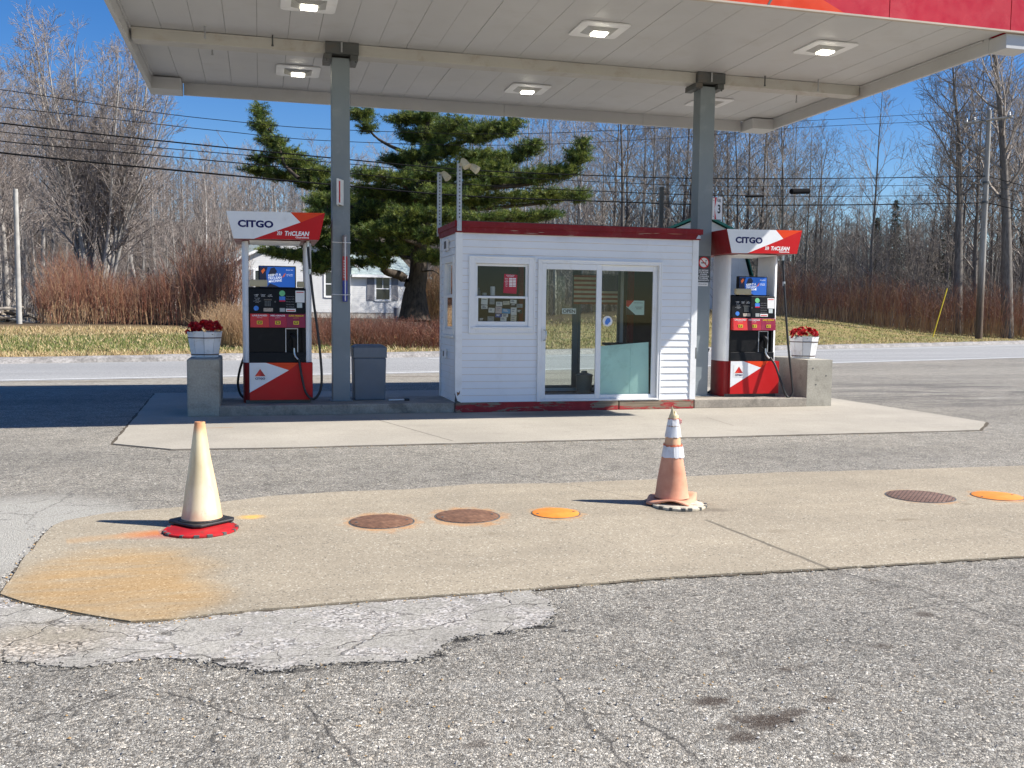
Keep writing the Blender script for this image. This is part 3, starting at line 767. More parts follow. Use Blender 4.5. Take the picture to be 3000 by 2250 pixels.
# lips round the other three sides and boxed-in corners
LZ = 5.0
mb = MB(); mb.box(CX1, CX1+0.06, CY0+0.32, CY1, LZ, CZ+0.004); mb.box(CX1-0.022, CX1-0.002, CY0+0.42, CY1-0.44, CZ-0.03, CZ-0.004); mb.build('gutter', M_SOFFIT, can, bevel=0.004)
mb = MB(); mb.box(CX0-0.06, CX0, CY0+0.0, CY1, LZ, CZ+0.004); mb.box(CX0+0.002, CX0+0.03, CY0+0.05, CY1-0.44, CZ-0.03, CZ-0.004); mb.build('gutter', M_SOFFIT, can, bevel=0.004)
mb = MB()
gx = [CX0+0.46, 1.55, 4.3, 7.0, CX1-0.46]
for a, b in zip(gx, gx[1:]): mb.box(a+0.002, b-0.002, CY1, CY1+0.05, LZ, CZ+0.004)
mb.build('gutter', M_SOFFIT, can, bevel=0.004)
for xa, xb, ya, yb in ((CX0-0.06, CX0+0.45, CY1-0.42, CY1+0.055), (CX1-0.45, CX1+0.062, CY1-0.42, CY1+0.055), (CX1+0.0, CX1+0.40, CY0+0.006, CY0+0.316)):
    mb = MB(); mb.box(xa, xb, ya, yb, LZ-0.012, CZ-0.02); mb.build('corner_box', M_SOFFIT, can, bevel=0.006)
mb = MB(); mb.box(CX0+0.03, CX1-0.024, 13.79, 14.05, 5.04, CZ-0.003); mb.box(CX0+0.03, CX1-0.024, 13.775, 13.787, CZ-0.03, CZ-0.006); mb.build('beam', M_BEAM, can, bevel=0.006)
for cx in (1.005, 6.66):
    mb = MB()
    mb.box(cx, cx+0.25, 13.79, 14.04, 0.152, 5.0)
    mb.box(cx-0.035, cx+0.285, 13.76, 14.07, 0.1535, 0.166)
    col_ = mb.build('column', M_COLUMN, can, bevel=0.008)
    mb = MB()
    mb.box(cx-0.09, cx+0.37, 13.70, 14.12, 5.035, 5.192)
    mb.box(cx-0.11, cx-0.005, 13.72, 14.12, 4.955, 5.033); mb.box(cx+0.255, cx+0.36, 13.72, 14.12, 4.955, 5.033)
    for bx in (cx-0.07, cx+0.33): mb.tube([(bx, 13.74, 4.93), (bx, 13.74, 4.955)], 0.012, 6)
    mb.tube([(cx+0.13, 13.685, 5.19), (cx+0.13, 13.685, 5.05)], 0.014, 6, 1)
    mb.build('column_cap', [M_CAP, M_GALV], col_)
for hx, hy, hl, mm in ((-0.67, 13.5, 0.14, M_GALV), (-0.62, 14.35, 0.14, M_GALV), (1.0-0.8, 13.66, 0.13, M_CAP), (8.69, 14.38, 0.18, M_GALV), (8.60, 13.6, 0.17, M_GALV), (7.69, 13.66, 0.14, M_CAP)):
    mb = MB(); mb.tube([(hx, hy, CZ-0.002), (hx, hy, CZ-hl)], 0.011, 8); mb.tube([(hx, hy, CZ-hl), (hx, hy, CZ-hl-0.02)], 0.016, 8); mb.build('hanger_rod', mm, can)

def canopy_light(x, y, lit, label):
    o = empty('canopy_light', (x, y, CZ), label, 'ceiling light', 'square lights set in the canopy ceiling')
    mb = MB(); w = 0.335; c = 0.07
    def rr(w, c): 
        p = []
        for sx, sy in ((1, 1), (-1, 1), (-1, -1), (1, -1)):
            for k in range(5):
                a = {(1, 1): 0, (-1, 1): 90, (-1, -1): 180, (1, -1): 270}[sx, sy] + k*22.5
                p.append((x+sx*(w-c)+c*math.cos(rad(a)), y+sy*(w-c)+c*math.sin(rad(a))))
        return p
    outer = rr(w, c); inner = [(x-0.20, y-0.17), (x+0.20, y-0.17), (x+0.20, y+0.17), (x-0.20, y+0.17)]
    mb.xy(outer, CZ-0.022, CZ-0.004)
    mb.build('frame', M_WHITE, o, bevel=0.005)
    mb = MB()
    b = [(x-0.21, y-0.17, CZ-0.023), (x+0.21, y-0.17, CZ-0.023), (x+0.21, y+0.17, CZ-0.023), (x-0.21, y+0.17, CZ-0.023)]
    t = [(x-0.115, y-0.10, CZ-0.060), (x+0.115, y-0.10, CZ-0.060), (x+0.115, y+0.10, CZ-0.060), (x-0.115, y+0.10, CZ-0.060)]
    for i in range(4): mb.quad(b[i], t[i], t[(i+1) % 4], b[(i+1) % 4])
    mb.poly(t[::-1])
    mb.build('housing', M_HOUSING, o)
    mb = MB(); mb.box(x-0.098, x+0.098, y-0.085, y+0.085, CZ-0.082, CZ-0.062)
    mb.build('lens', M_LED if lit else M_OFFLENS, o, bevel=0.01)
M_HOUSING = pm('light grey housing', (0.42, 0.42, 0.40), 0.35, 0.1, 8, metal=0.3)
M_OFFLENS = pm('unlit lens', (0.55, 0.55, 0.53), 0.3, 0.05, 5)
for (x, y), lit, lb in zip(((0.61, 12.1), (4.36, 12.1), (7.68, 12.0), (0.61, 15.52), (4.36, 15.58), (7.69, 15.58)), (1, 1, 1, 1, 1, 0),
        ('lit square canopy light cut by the top edge, nearest the white end', 'lit square canopy light in front of the beam, midway between the columns',
         'lit square canopy light nearest the crimson fascia corner', 'lit square canopy light behind the beam, beside the left column',
         'lit square canopy light behind the beam, midway between the columns', 'unlit square canopy light half hidden behind the right column')):
    canopy_light(x, y, lit, lb)

# ------------------------------------------------------------------ attendant booth
BX0, BX1, BY0, BY1 = 2.72, 6.44, 13.33, 14.53
BZ0, BZ1 = 0.155, 2.585
booth = empty('attendant_booth', (4.58, 13.93, 0.152), 'small white clapboard booth with red roof trim and sliding glass door', 'booth')
M_LAP = pm('grimy lap edge', (0.60, 0.52, 0.43), 0.8, 0.15, 4)
WIN = (2.903, 3.861, 1.163, 2.245); DOOR = (3.93, 5.858, 0.155, 2.221)
SWIN = (13.42, 14.18, 1.12, 2.26); RDOOR = (4.20, 5.72, 0.20, 2.24)
def siding(mb, a0, a1, z0, z1, holes, face, P, course=0.1015, m=0):
    """P(a, d, z): a along the wall, d outwards"""
    z = z0
    while z < z1-0.004:
        zt = min(z+course, z1)
        cutz = sorted({z, zt} | {h for o in holes for h in (o[2], o[3]) if z < h < zt})
        for za, zb in zip(cutz, cutz[1:]):
            mid = (za+zb)/2
            iv = [(a0, a1)]
            for h in holes:
                if h[2] < mid < h[3]:
                    iv = [q for s, e in iv for q in ((s, min(e, h[0])), (max(s, h[1]), e)) if q[1]-q[0] > 0.002]
            D = lambda q: 0.014 - 0.0115*(q-z)/course
            d0 = D(za)
            for s, e in iv:
                zc = max(za, min(zb, zt-0.006))
                mb.quad(P(s, d0, za), P(e, d0, za), P(e, D(zc), zc), P(s, D(zc), zc), m)
                if zb > zc+1e-4: mb.quad(P(s, D(zc), zc), P(e, D(zc), zc), P(e, D(zb), zb), P(s, D(zb), zb), 1)
                if za == z: mb.quad(P(s, 0.001, za), P(e, 0.001, za), P(e, d0, za), P(s, d0, za), m)
        z = zt
PF = lambda a, d, z: (a, BY0-d, z)
mb = MB(); siding(mb, BX0+0.07, BX1-0.07, BZ0, BZ1, [WIN, DOOR], 0, PF)
mb.build('front_siding', [M_VINYL, M_LAP], booth)
PS = lambda a, d, z: (BX0-d, a, z)
mb = MB()
def siding_rev(mb, a0, a1, z0, z1, holes, P):
    t = MB(); siding(t, a0, a1, z0, z1, holes, 0, P)
    t.f = [tuple(reversed(f)) for f in t.f]; i = len(mb.v)
    mb.v += t.v; mb.f += [tuple(i+k for k in f) for f in t.f]; mb.mi += t.mi
siding_rev(mb, BY0+0.05, BY1-0.05, BZ0, BZ1, [SWIN], PS); mb.build('side_siding', [M_VINYL, M_LAP], booth)
PR = lambda a, d, z: (BX1+d, a, z)
mb = MB(); siding(mb, BY0+0.05, BY1-0.05, BZ0, BZ1, [], 0, PR); mb.build('side_siding', [M_VINYL, M_LAP], booth)
PB = lambda a, d, z: (a, BY1+d, z)
mb = MB(); siding_rev(mb, BX0+0.05, BX1-0.05, BZ0, BZ1, [RDOOR], PB); mb.build('rear_siding', [M_VINYL, M_LAP], booth)
def wall_with_hole(mb, a0, a1, z0, z1, holes, B, m=0):
    hs = sorted(holes); x = a0
    for h in hs:
        B(x, h[0], z0, z1, m); B(h[0], h[1], z0, h[2], m) if h[2] > z0+0.001 else None; B(h[0], h[1], h[3], z1, m); x = h[1]
    B(x, a1, z0, z1, m)
mb = MB(); wall_with_hole(mb, BX0+0.002, BX1-0.002, BZ0+0.002, BZ1-0.002, [WIN, DOOR], lambda a, b, c, d, m: mb.box(a, b, BY0+0.001, BY0+0.06, c, d, m))
wall_with_hole(mb, BX0+0.002, BX1-0.002, BZ0+0.002, BZ1-0.002, [RDOOR], lambda a, b, c, d, m: mb.box(a, b, BY1-0.06, BY1-0.001, c, d, m))
wall_with_hole(mb, BY0+0.061, BY1-0.061, BZ0+0.002, BZ1-0.002, [SWIN], lambda a, b, c, d, m: mb.box(BX0+0.001, BX0+0.06, a, b, c, d, m))
mb.box(BX1-0.06, BX1-0.001, BY0+0.061, BY1-0.061, BZ0+0.002, BZ1-0.002)
mb.build('inner_wall', M_DARKIN, booth)
mb = MB(); mb.box(BX0+0.061, BX1-0.061, BY0+0.061, BY1-0.061, BZ0+0.002, BZ0+0.035); mb.build('booth_floor', pm('grey lino', (0.16, 0.15, 0.135), 0.6, 0.2, 3), booth)
mb = MB(); mb.box(BX0+0.061, BX1-0.061, BY0+0.061, BY1-0.061, 2.45, 2.49); mb.build('booth_ceiling', M_DARKIN, booth)
# corner boards
def trim(x0, x1, y0, y1, z0=BZ0-0.004, z1=BZ1):
    mb = MB(); mb.box(x0, x1, y0, y1, z0, z1); return mb.build('corner_board', M_WHITE, booth, bevel=0.005)
mb = MB(); mb.box(BX0-0.022, BX0+0.076, BY0-0.024, BY0+0.05, 0.36, BZ1, 0)
mb.xz([(BX0+0.015, 0.18), (BX0+0.076, 0.151), (BX0+0.076, 0.36), (BX0-0.022, 0.36), (BX0-0.022, 0.30), (BX0-0.005, 0.24)], BY0-0.024, BY0+0.0, 0)
mb.box(BX0-0.012, BX0+0.05, BY0-0.014, BY0-0.004, 0.155, 0.31, 1)
mb.xz([(BX0+0.01, 0.25), (BX0+0.045, 0.28), (BX0+0.05, 0.33), (BX0+0.03, 0.30), (BX0+0.004, 0.31)], BY0-0.028, BY0-0.0255, 2)
mb.build('corner_board', [M_WHITE, M_CAP, pm('rusty tin', (0.22, 0.11, 0.05), 0.8, 0.3, 12)], booth, bevel=0.004)
trim(BX1-0.078, BX1+0.022, BY0-0.024, BY0+0.05)
trim(BX0-0.022, BX0+0.04, BY1-0.045, BY1+0.022)
# red roof trim in two lapped boards, tarred top
mb = MB(); rt = [(2.672, 6.492)]
mb.box(2.69, 6.475, 13.285, 14.575, 2.583, 2.70, 0)
mb.box(2.672, 6.505, 13.262, 14.60, 2.664, 2.742, 0)
mb.xz([(2.69, 2.742), (2.672, 2.742), (2.672, 2.752), (2.70, 2.75)], 13.262, 13.30, 0)
for sx, sw, sz in ((3.55, .07, 2.63), (3.95, .05, 2.618), (3.8, .12, 2.6), (4.4, .06, 2.59), (5.6, .10, 2.655), (5.75, .06, 2.66), (6.05, .14, 2.662), (5.5, .05, 2.645)):
    mb.xz([(sx-sw, sz), (sx-sw*.2, sz-.004), (sx+sw, sz+.001), (sx+sw*.3, sz+.004)], 13.2585 if sz > 2.664 else 13.2815, 13.2605 if sz > 2.664 else 13.2835, 1)
mb.xz([(6.40, 2.60), (6.475, 2.60), (6.475, 2.645), (6.44, 2.66)], 13.2805, 13.284, 2)
mb.build('roof_trim', [M_TRIMRED, pm('bare flaked paint', (0.45, 0.36, 0.28), 0.8, 0.1, 9), M_GALV], booth, bevel=0.006)
mb = MB(); mb.box(2.70, 6.47, 13.30, 14.56, 2.743, 2.752); mb.build('roof', M_CAP, booth)
# peeling timber sill under the walls
mb = MB(); mb.box(2.705, 5.20, 13.295, 13.352, 0.0125, 0.150, 0); mb.box(5.215, 6.43, 13.298, 13.352, 0.0125, 0.147, 0)
mb.build('base_board', M_PEEL, booth, bevel=0.007)
# vents on the side wall
for ya, yb, za, zb in ((13.86, 14.16, 2.36, 2.53), (13.98, 14.2, 0.76, 0.90)):
    mb = MB(); mb.box(BX0-0.05, BX0-0.018, ya, yb, za, zb, 0); mb.box(BX0-0.054, BX0-0.051, ya+0.04, yb-0.1, za+0.03, zb-0.03, 1)
    mb.build('outlet_box', [M_WHITE, M_CAP], booth, bevel=0.006)
def frame_boxes(mb, a0, a1, z0, z1, w, d0, d1, P, m=0, wt=None, wb=None):
    wt = wt or w; wb = wb or w
    def bx(xa, xb, za, zb):
        b = [P(xa, d0, za), P(xb, d0, za), P(xb, d1, za), P(xa, d1, za)]; t = [P(xa, d0, zb), P(xb, d0, zb), P(xb, d1, zb), P(xa, d1, zb)]
        mb.hexa(b, t, m)
    bx(a0, a0+w, z0, z1); bx(a1-w, a1, z0, z1); bx(a0+w, a1-w, z1-wt, z1); bx(a0+w, a1-w, z0, z0+wb)
# front window, double hung
PFI = lambda a, d, z: (a, BY0+d, z)          # d inwards
mb = MB(); a0, a1, z0, z1 = WIN
frame_boxes(mb, a0, a1, z0, z1, 0.085, -0.032, 0.02, PFI, wt=0.09, wb=0.075)
frame_boxes(mb, a0-0.014, a1+0.014, z0-0.014, z1+0.014, 0.022, -0.040, -0.0, PFI)
win = mb.build('window', M_WHITE, booth, bevel=0.005)
mb = MB(); mb.box(a0+0.03, a1-0.03, BY0-0.05, BY0+0.03, z0+0.055, z0+0.085); mb.build('sill', M_WHITE, win, bevel=0.005)
ia0, ia1 = a0+0.087, a1-0.087
mb = MB(); frame_boxes(mb, ia0, ia1, 1.66, z1-0.092, 0.034, 0.012, 0.04, PFI, wb=0.032); mb.build('sash', M_WHITE, win, bevel=0.004)
mb = MB(); frame_boxes(mb, ia0, ia1, z0+0.087, 1.69, 0.04, -0.018, 0.010, PFI, wb=0.075, wt=0.032); mb.build('sash', M_WHITE, win, bevel=0.004)
mb = MB(); mb.quad((ia0+.03, BY0+.026, 1.69), (ia1-.03, BY0+.026, 1.69), (ia1-.03, BY0+.026, z1-.12), (ia0+.03, BY0+.026, z1-.12)); mb.build('pane', M_GLASSD, win)
mb = MB(); mb.quad((ia0+.035, BY0-.004, z0+.155), (ia1-.035, BY0-.004, z0+.155), (ia1-.035, BY0-.004, 1.665), (ia0+.035, BY0-.004, 1.665)); mb.build('pane', M_GLASSD, win)
# side window
PSI = lambda a, d, z: (BX0+d, a, z)
mb = MB(); a0, a1, z0, z1 = SWIN
frame_boxes(mb, a0, a1, z0, z1, 0.085, -0.035, 0.02, PSI); swin = mb.build('window', M_WHITE, booth, bevel=0.005)
mb = MB(); frame_boxes(mb, a0+.087, a1-.087, 1.68, z1-.087, 0.034, 0.004, 0.03, PSI); mb.build('sash', M_WHITE, swin, bevel=0.004)
mb = MB(); frame_boxes(mb, a0+.087, a1-.087, z0+.087, 1.70, 0.034, -0.022, 0.002, PSI); mb.build('sash', M_WHITE, swin, bevel=0.004)
mb = MB(); mb.box(BX0-0.06, BX0+0.02, a0-.02, a1+.02, z0-.03, z0-.002); mb.build('sill', M_WHITE, swin, bevel=0.005)
mb = MB(); mb.quad((BX0+.015, a0+.11, 1.70), (BX0+.015, a1-.11, 1.70), (BX0+.015, a1-.11, z1-.11), (BX0+.015, a0+.11, z1-.11)); mb.build('pane', M_GLASSD, swin)
mb = MB(); mb.quad((BX0-.01, a0+.11, z0+.11), (BX0-.01, a1-.11, z0+.11), (BX0-.01, a1-.11, 1.68), (BX0-.01, a0+.11, 1.68)); mb.build('pane', M_GLASSD, swin)
# sliding door
mb = MB(); a0, a1, z0, z1 = DOOR
frame_boxes(mb, a0, a1, z0, z1, 0.042, -0.035, 0.055, PFI, wb=0.03)
frame_boxes(mb, a0-0.012, a1+0.012, z0-0.002, z1+0.014, 0.02, -0.042, -0.0, PFI, wb=0.018)
mb.box(a0+0.05, a1-0.05, BY0-0.045, BY0-0.036, z0+0.005, z0+0.022)
door = mb.build('sliding_door', M_WHITE, booth, bevel=0.005)
mb = MB(); frame_boxes(mb, 3.974, 4.895, 0.187, 2.177, 0.072, -0.024, 0.006, PFI, wt=0.085, wb=0.065); mb.build('leaf_frame', M_WHITE, door, bevel=0.005)
mb = MB(); frame_boxes(mb, 4.845, 5.814, 0.187, 2.177, 0.075, 0.012, 0.042, PFI, wt=0.085, wb=0.055); mb.build('leaf_frame', M_WHITE, door, bevel=0.005)
mb = MB(); mb.quad((4.04, BY0-.008, 0.25), (4.83, BY0-.008, 0.25), (4.83, BY0-.008, 2.095), (4.04, BY0-.008, 2.095)); mb.build('pane', M_GLASS, door)
mb = MB(); mb.quad((4.915, BY0+.027, 0.24), (5.745, BY0+.027, 0.24), (5.745, BY0+.027, 2.095), (4.915, BY0+.027, 2.095)); mb.build('pane', M_GLASS, door)
mb = MB(); mb.box(3.985, 4.022, BY0-0.036, BY0-0.0245, 1.03, 1.24, 0)
mb.tube([(4.012, BY0-.036, 1.05), (4.035, BY0-.07, 1.07), (4.04, BY0-.078, 1.13), (4.035, BY0-.07, 1.19), (4.012, BY0-.036, 1.21)], 0.011, 8, 1)
mb.build('handle', [M_WHITE, M_STEEL], door, bevel=0.003)
# rear sliding door and a red post beside it
PBI = lambda a, d, z: (a, BY1-d, z)
mb = MB(); a0, a1, z0, z1 = RDOOR
frame_boxes(mb, a0, a1, z0, z1, 0.05, -0.02, 0.05, PBI)
rdoor = mb.build('rear_door', M_WHITE, booth, bevel=0.005)
M_ALU = pm('grey green frame', (0.14, 0.17, 0.17), 0.5, 0.1, 5)
mb = MB(); frame_boxes(mb, a0+.052, 4.945, z0+.052, z1-.052, 0.045, 0.004, 0.03, PBI); mb.box(4.845, 4.935, BY1-.055, BY1-.032, z0+.06, z1-.06); mb.build('leaf_frame', M_ALU, rdoor, bevel=0.004)
mb = MB(); frame_boxes(mb, 4.95, a1-.052, z0+.052, z1-.052, 0.045, 0.004, 0.03, PBI); mb.build('leaf_frame', M_ALU, rdoor, bevel=0.004)
mb = MB(); mb.quad((a0+.09, BY1-.016, z0+.09), (a0+.09, BY1-.016, z1-.09), (4.91, BY1-.016, z1-.09), (4.91, BY1-.016, z0+.09)); mb.build('pane', M_GLASSD, rdoor)
mb = MB(); mb.quad((4.99, BY1-.016, z0+.09), (4.99, BY1-.016, z1-.09), (a1-.09, BY1-.016, z1-.09), (a1-.09, BY1-.016, z0+.09)); mb.build('pane', M_GLASSD, rdoor)
for pa, pb in ((5.77, 5.86), (3.93, 4.0)):
    mb = MB(); mb.box(pa, pb, 14.38, 14.455, 0.195, 2.44); mb.build('inner_post', M_TRIMRED, booth, bevel=0.004)
mb = MB(); mb.tube([(6.452, 13.318, 1.35), (6.456, 13.312, 1.1), (6.45, 13.312, .95)], .006, 6); mb.box(6.444, 6.462, 13.305, 13.318, .78, .95); mb.build('cable', M_CAP, booth)
# shelf, notices and other things in the booth
mb = MB(); mb.box(5.35, 6.36, 14.1, 14.46, 0.95, 0.99); mb.box(5.40, 5.44, 14.14, 14.44, 0.19, 0.949); mb.box(6.28, 6.32, 14.14, 14.44, 0.19, 0.949); mb.box(5.40, 6.32, 14.18, 14.4, 0.55, 0.575)
tag(mb.build('counter', M_DARKIN, org=(5.8, 14.3, 0.19)), 'dark counter inside the booth behind the right-hand glass', 'counter')
mb = MB(); b = [(4.905, 13.40, 0.205), (5.73, 13.40, 0.205), (5.73, 13.418, 0.205), (4.905, 13.418, 0.205)]
mb.hexa(b, [(4.905, 13.40, 0.965), (5.71, 13.40, 1.03), (5.71, 13.418, 1.03), (4.905, 13.418, 0.965)])
mb.box(5.42, 5.425, 13.396, 13.3995, 0.22, 0.99)
tag(mb.build('board', M_MINT, org=(5.3, 13.4, 0.2)), 'pale mint green board propped inside the right glass door leaf', 'board')
# hung flag, seen from behind
fl = empty('flag', (5.1, 14.30, 1.98), 'striped flag with dark starred corner hanging inside the booth', 'flag')
fx0, fx1, fz0, fz1 = 4.80, 5.545, 1.60, 2.06
mb = MB(); sh = (fz1-fz0)/13
def fy(x): return 14.30 + 0.012*math.sin(x*22) 
def flagstrip(xa, xb, za, zb, m, off=0.0):
    n = max(2, int((xb-xa)/0.04)); 
    for k in range(n):
        p, q = xa+(xb-xa)*k/n, xa+(xb-xa)*(k+1)/n
        mb.quad((p, fy(p)+off, za), (q, fy(q)+off, za), (q, fy(q)+off, zb), (p, fy(p)+off, zb), m)
cw = fx1 - 0.30
for i in range(13):
    za = fz0+i*sh; m = 0 if i % 2 == 0 else 1
    flagstrip(fx0, cw if i >= 6 else fx1, za, za+sh, m)
flagstrip(cw, fx1, fz0+6*sh, fz1, 2)
for r in range(9):
    for c in range(6 if r % 2 == 0 else 5):
        x = cw+0.028+c*0.049+(0.0245 if r % 2 else 0); z = fz0+6*sh+0.022+r*0.0255
        p = []
        for k in range(10):
            rr = 0.0105 if k % 2 == 0 else 0.0045
            p.append((x+rr*math.sin(k*PI/5), fy(x)-0.004, z+rr*math.cos(k*PI/5)))
        mb.poly(p, 1)
mb.build('cloth', [pm('flag red', (0.33, 0.10, 0.055), 0.8, 0.1, 5), pm('flag cream', (0.62, 0.55, 0.42), 0.8, 0.1, 5), pm('flag navy', (0.03, 0.035, 0.09), 0.8, 0.1, 5)], fl)
mb = MB(); mb.tube([(fx0-.03, 14.30, fz1+.012), (fx1+.03, 14.30, fz1+.012)], 0.008, 8); mb.build('rod', M_CAP, fl)
# signs on glass
def plate(name, x0, x1, z0, z1, y, mats, label, cat, group=None, th=0.003, tilt=0.0):
    o = empty(name, ((x0+x1)/2, y, z0), label, cat, group)
    mb = MB(); c = Vector(((x0+x1)/2, y, (z0+z1)/2))
    mb.box(x0, x1, y-th, y, z0, z1)
    if tilt:
        R_ = Matrix.Rotation(tilt, 3, 'Y'); mb.move(lambda p: c + R_ @ (p-c))
    return o, mb
YG = BY0+0.045
o, mb = plate('open_sign', 4.30, 4.515, 1.445, 1.525, BY0-.0085+.012, None, 'small white OPEN sign in the left glass door leaf', 'sign')
mb.build('board', M_PAPER, o); text('OPEN', 4.407, BY0-.0005, 1.485, 0.19, 0.052, M_DLET, o, bold=0.1)
bx = lambda px, py, Y=13.36: (lambda d: (d.x*Y/d.y, CAM_H+d.z*Y/d.y))(ray(px, py))
def kz(X, Y): return bx(1260+X/2.6333, 600+Y/2.6333)
# round decal
x, z = kz(1367, 898)
o = empty('round_decal', (x, BY0+.02, z), 'round white decal with a blue emblem on the right glass leaf', 'decal')
mb = MB(); mb.prism([(x+0.078*math.cos(a*PI/18), BY0+.020, z+0.078*math.sin(a*PI/18)) for a in range(36)], (0, 0.002, 0), 0); mb.build('disc', M_PAPER, o)
mb = MB(); mb.xz([(x-.035, z-.045), (x+.0, z-.055), (x+.03, z-.02), (x+.05, z+.0), (x+.035, z+.045), (x-.005, z+.05), (x-.03, z+.015), (x-.04, z-.01)], BY0+.0172, BY0+.0195); mb.build('emblem', M_BLUE, o)
x0, z1 = kz(1520, 738); x1, z0 = kz(1656, 850)
o, mb = plate('certificate', x0, x1, z0, z1, BY0+.06, None, 'pale certificate with red and black corners behind the right glass leaf', 'notice')
mb.build('sheet', pm('pale green paper', (0.56, 0.68, 0.63), 0.7, 0.04, 8), o)
w = x1-x0; h = z1-z0; yy = BY0+.0565
mb = MB(); mb.xz([(x0, z1), (x0+w*.42, z1), (x0+w*.10, z0+h*.52), (x0, z0+h*.62)], yy-.0015, yy, 0); mb.xz([(x0, z0), (x0+w*.52, z0), (x0+w*.10, z0+h*.46), (x0, z0+h*.56)], yy-.0015, yy, 1); mb.build('corner_print', [M_RED, M_DLET], o)
text('CERTIFICATE', x0+w*.66, yy-.001, z1-h*.16, w*.5, h*.06, M_DLET, o); text('is presented to\nthis station', x0+w*.7, yy-.001, z0+h*.5, w*.4, h*.2, M_DLET, o)
# opening hours
x0, z1 = kz(568, 533); x1, z0 = kz(668, 690)
o, mb = plate('hours_sign', x0, x1, z0+.01, z1-.005, BY0+.0245, None, 'red opening-hours sign leaning in the upper window sash', 'sign', tilt=rad(3))
mb.build('board', pm('red sign', (0.42, 0.02, 0.04), 0.5, 0.05, 5), o, bevel=0.002)
w = x1-x0; yy = BY0+.0205
mb = MB(); 
for k in range(6):
    zz = z1-h*0-0.058-k*0.022
    mb.box(x0+w*.40, x0+w*.66, yy-.001, yy, zz-.015, zz); mb.box(x0+w*.69, x0+w*.92, yy-.001, yy, zz-.015, zz)
mb.build('time_cards', M_PAPER, o)
text('BUSINESS\nHOURS', (x0+x1)/2, yy-.001, z1-.028, w*.62, .03, M_WLET, o)
text('Mon\nTue\nWed\nThu\nFri\nSat', x0+w*.2, yy-.001, z1-.12, w*.24, .122, M_WLET, o)
x, z = kz(490, 655)
mb = MB(); mb.lathe([(0.030, 0), (0.034, 0.004), (0.036, 0.115), (0.033, 0.118), (0.033, 0.13)], (x, BY0+0.085, 1.700), 20)
tag(mb.build('cup', M_PAPER, org=(x, BY0+.085, 1.70), smooth=True), 'white paper cup on the window ledge beside the red hours sign', 'cup')
mb = MB(); mb.box(3.0, 3.78, BY0+.0625, BY0+.16, 1.672, 1.698); mb.build('inner_ledge', M_DARKIN, booth)
x, z = kz(380, 655)
mb = MB(); mb.lathe([(0.03, 0), (0.034, 0.01), (0.034, 0.07), (0.018, 0.09), (0.018, 0.11)], (x, BY0+.10, 1.700), 16)
tag(mb.build('bottle', pm('grey bottle', (0.10, 0.13, 0.15), 0.3, 0.1, 6), org=(x, BY0+.10, 1.70), smooth=True), 'small dark bottle at the left end of the window ledge', 'bottle')
mb = MB(); mb.lathe([(0.03, 0), (0.035, 0.003), (0.035, 0.035), (0.03, 0.037)], (x+.09, BY0+.095, 1.700), 16)
tag(mb.build('tin', M_GALV, org=(x+.09, BY0+.095, 1.70), smooth=True), 'low round tin on the window ledge beside the dark bottle', 'tin')
cards = [(392, 716, 442, 770, 0), (392, 775, 440, 803, 0), (456, 720, 495, 768, 2), (506, 748, 554, 782, 0), (560, 742, 610, 772, 3), (616, 732, 664, 762, 0), (618, 764, 660, 790, 1), (664, 764, 710, 794, 2), (448, 795, 494, 832, 0), (502, 785, 550, 838, 4), (552, 802, 616, 838, 5), (620, 792, 664, 850, 0), (502, 842, 548, 868, 6), (552, 840, 598, 866, 0), (540, 866, 586, 898, 0), (618, 852, 662, 916, 3), (664, 806, 708, 838, 1), (372, 868, 430, 905, 1), (440, 860, 490, 900, 2)]
cm = [M_PAPER, pm('card black', (0.03, 0.03, 0.035), .6, .1, 9), pm('card grey', (0.30, 0.32, 0.34), .6, .2, 40), pm('card cream', (0.62, 0.58, 0.48), .7, .1, 30), pm('card pink', (0.60, 0.50, 0.50), .7, .1, 30), pm('card sky blue', (0.12, 0.36, 0.62), .6, .1, 9), pm('card navy', (0.06, 0.10, 0.40), .6, .1, 9)]
cname = ['white', 'black', 'grey', 'cream', 'pale pink', 'sky blue', 'navy']
where = ['top left of the lower window sash', 'just under the top left card in the window', 'second column, top row of the window cards', 'third column, second row of window cards', 'beside the middle white card in the top row', 'top row right of the cream card', 'under the top right white card', 'at the right edge, second row of cards', 'left of the pale pink card', 'in the centre of the window cards', 'right of the pale pink card', 'right of the sky blue card', 'under the pale pink card', 'under the sky blue card', 'lowest of the middle column of cards', 'long and hanging lowest on the right', 'right edge, third row of cards', 'bottom left corner of the window', 'bottom row, left of the middle']
rc = random.Random(2)
for (xa, ya, xb, yb, k), wh in zip(cards, where):
    x0, z1 = kz(xa, ya); x1, z0 = kz(xb, yb)
    mb = MB(); y = BY0+.004+.0006*rc.random()*4
    c = Vector(((x0+x1)/2, y, (z0+z1)/2)); R_ = Matrix.Rotation(rad(rc.uniform(-4, 4)), 3, 'Y')
    mb.box(x0, x1, y, y+.002, z0, z1, 0)
    iw = (x1-x0)
    for q in range(rc.randint(1, 3)):
        zz = z1-(z1-z0)*(0.25+0.25*q); mb.box(x0+iw*.15, x1-iw*rc.uniform(.15, .5), y-.0012, y-.0004, zz-.005, zz+.004, 1)
    mb.move(lambda p: c + R_ @ (p-c))
    tag(mb.build('card', [cm[k], M_WLET if k in (1, 5, 6) else pm('card print', (0.2, 0.22, 0.28), .7, .3, 60)], org=c), '%s card stuck %s' % (cname[k], ('to the glass, ' + wh) if not wh.startswith(('at', 'in', 'under', 'just', 'left', 'right of', 'beside')) else wh), 'card', 'cards stuck on the booth window')
mb = MB(); x, z = kz(1246, 1400)
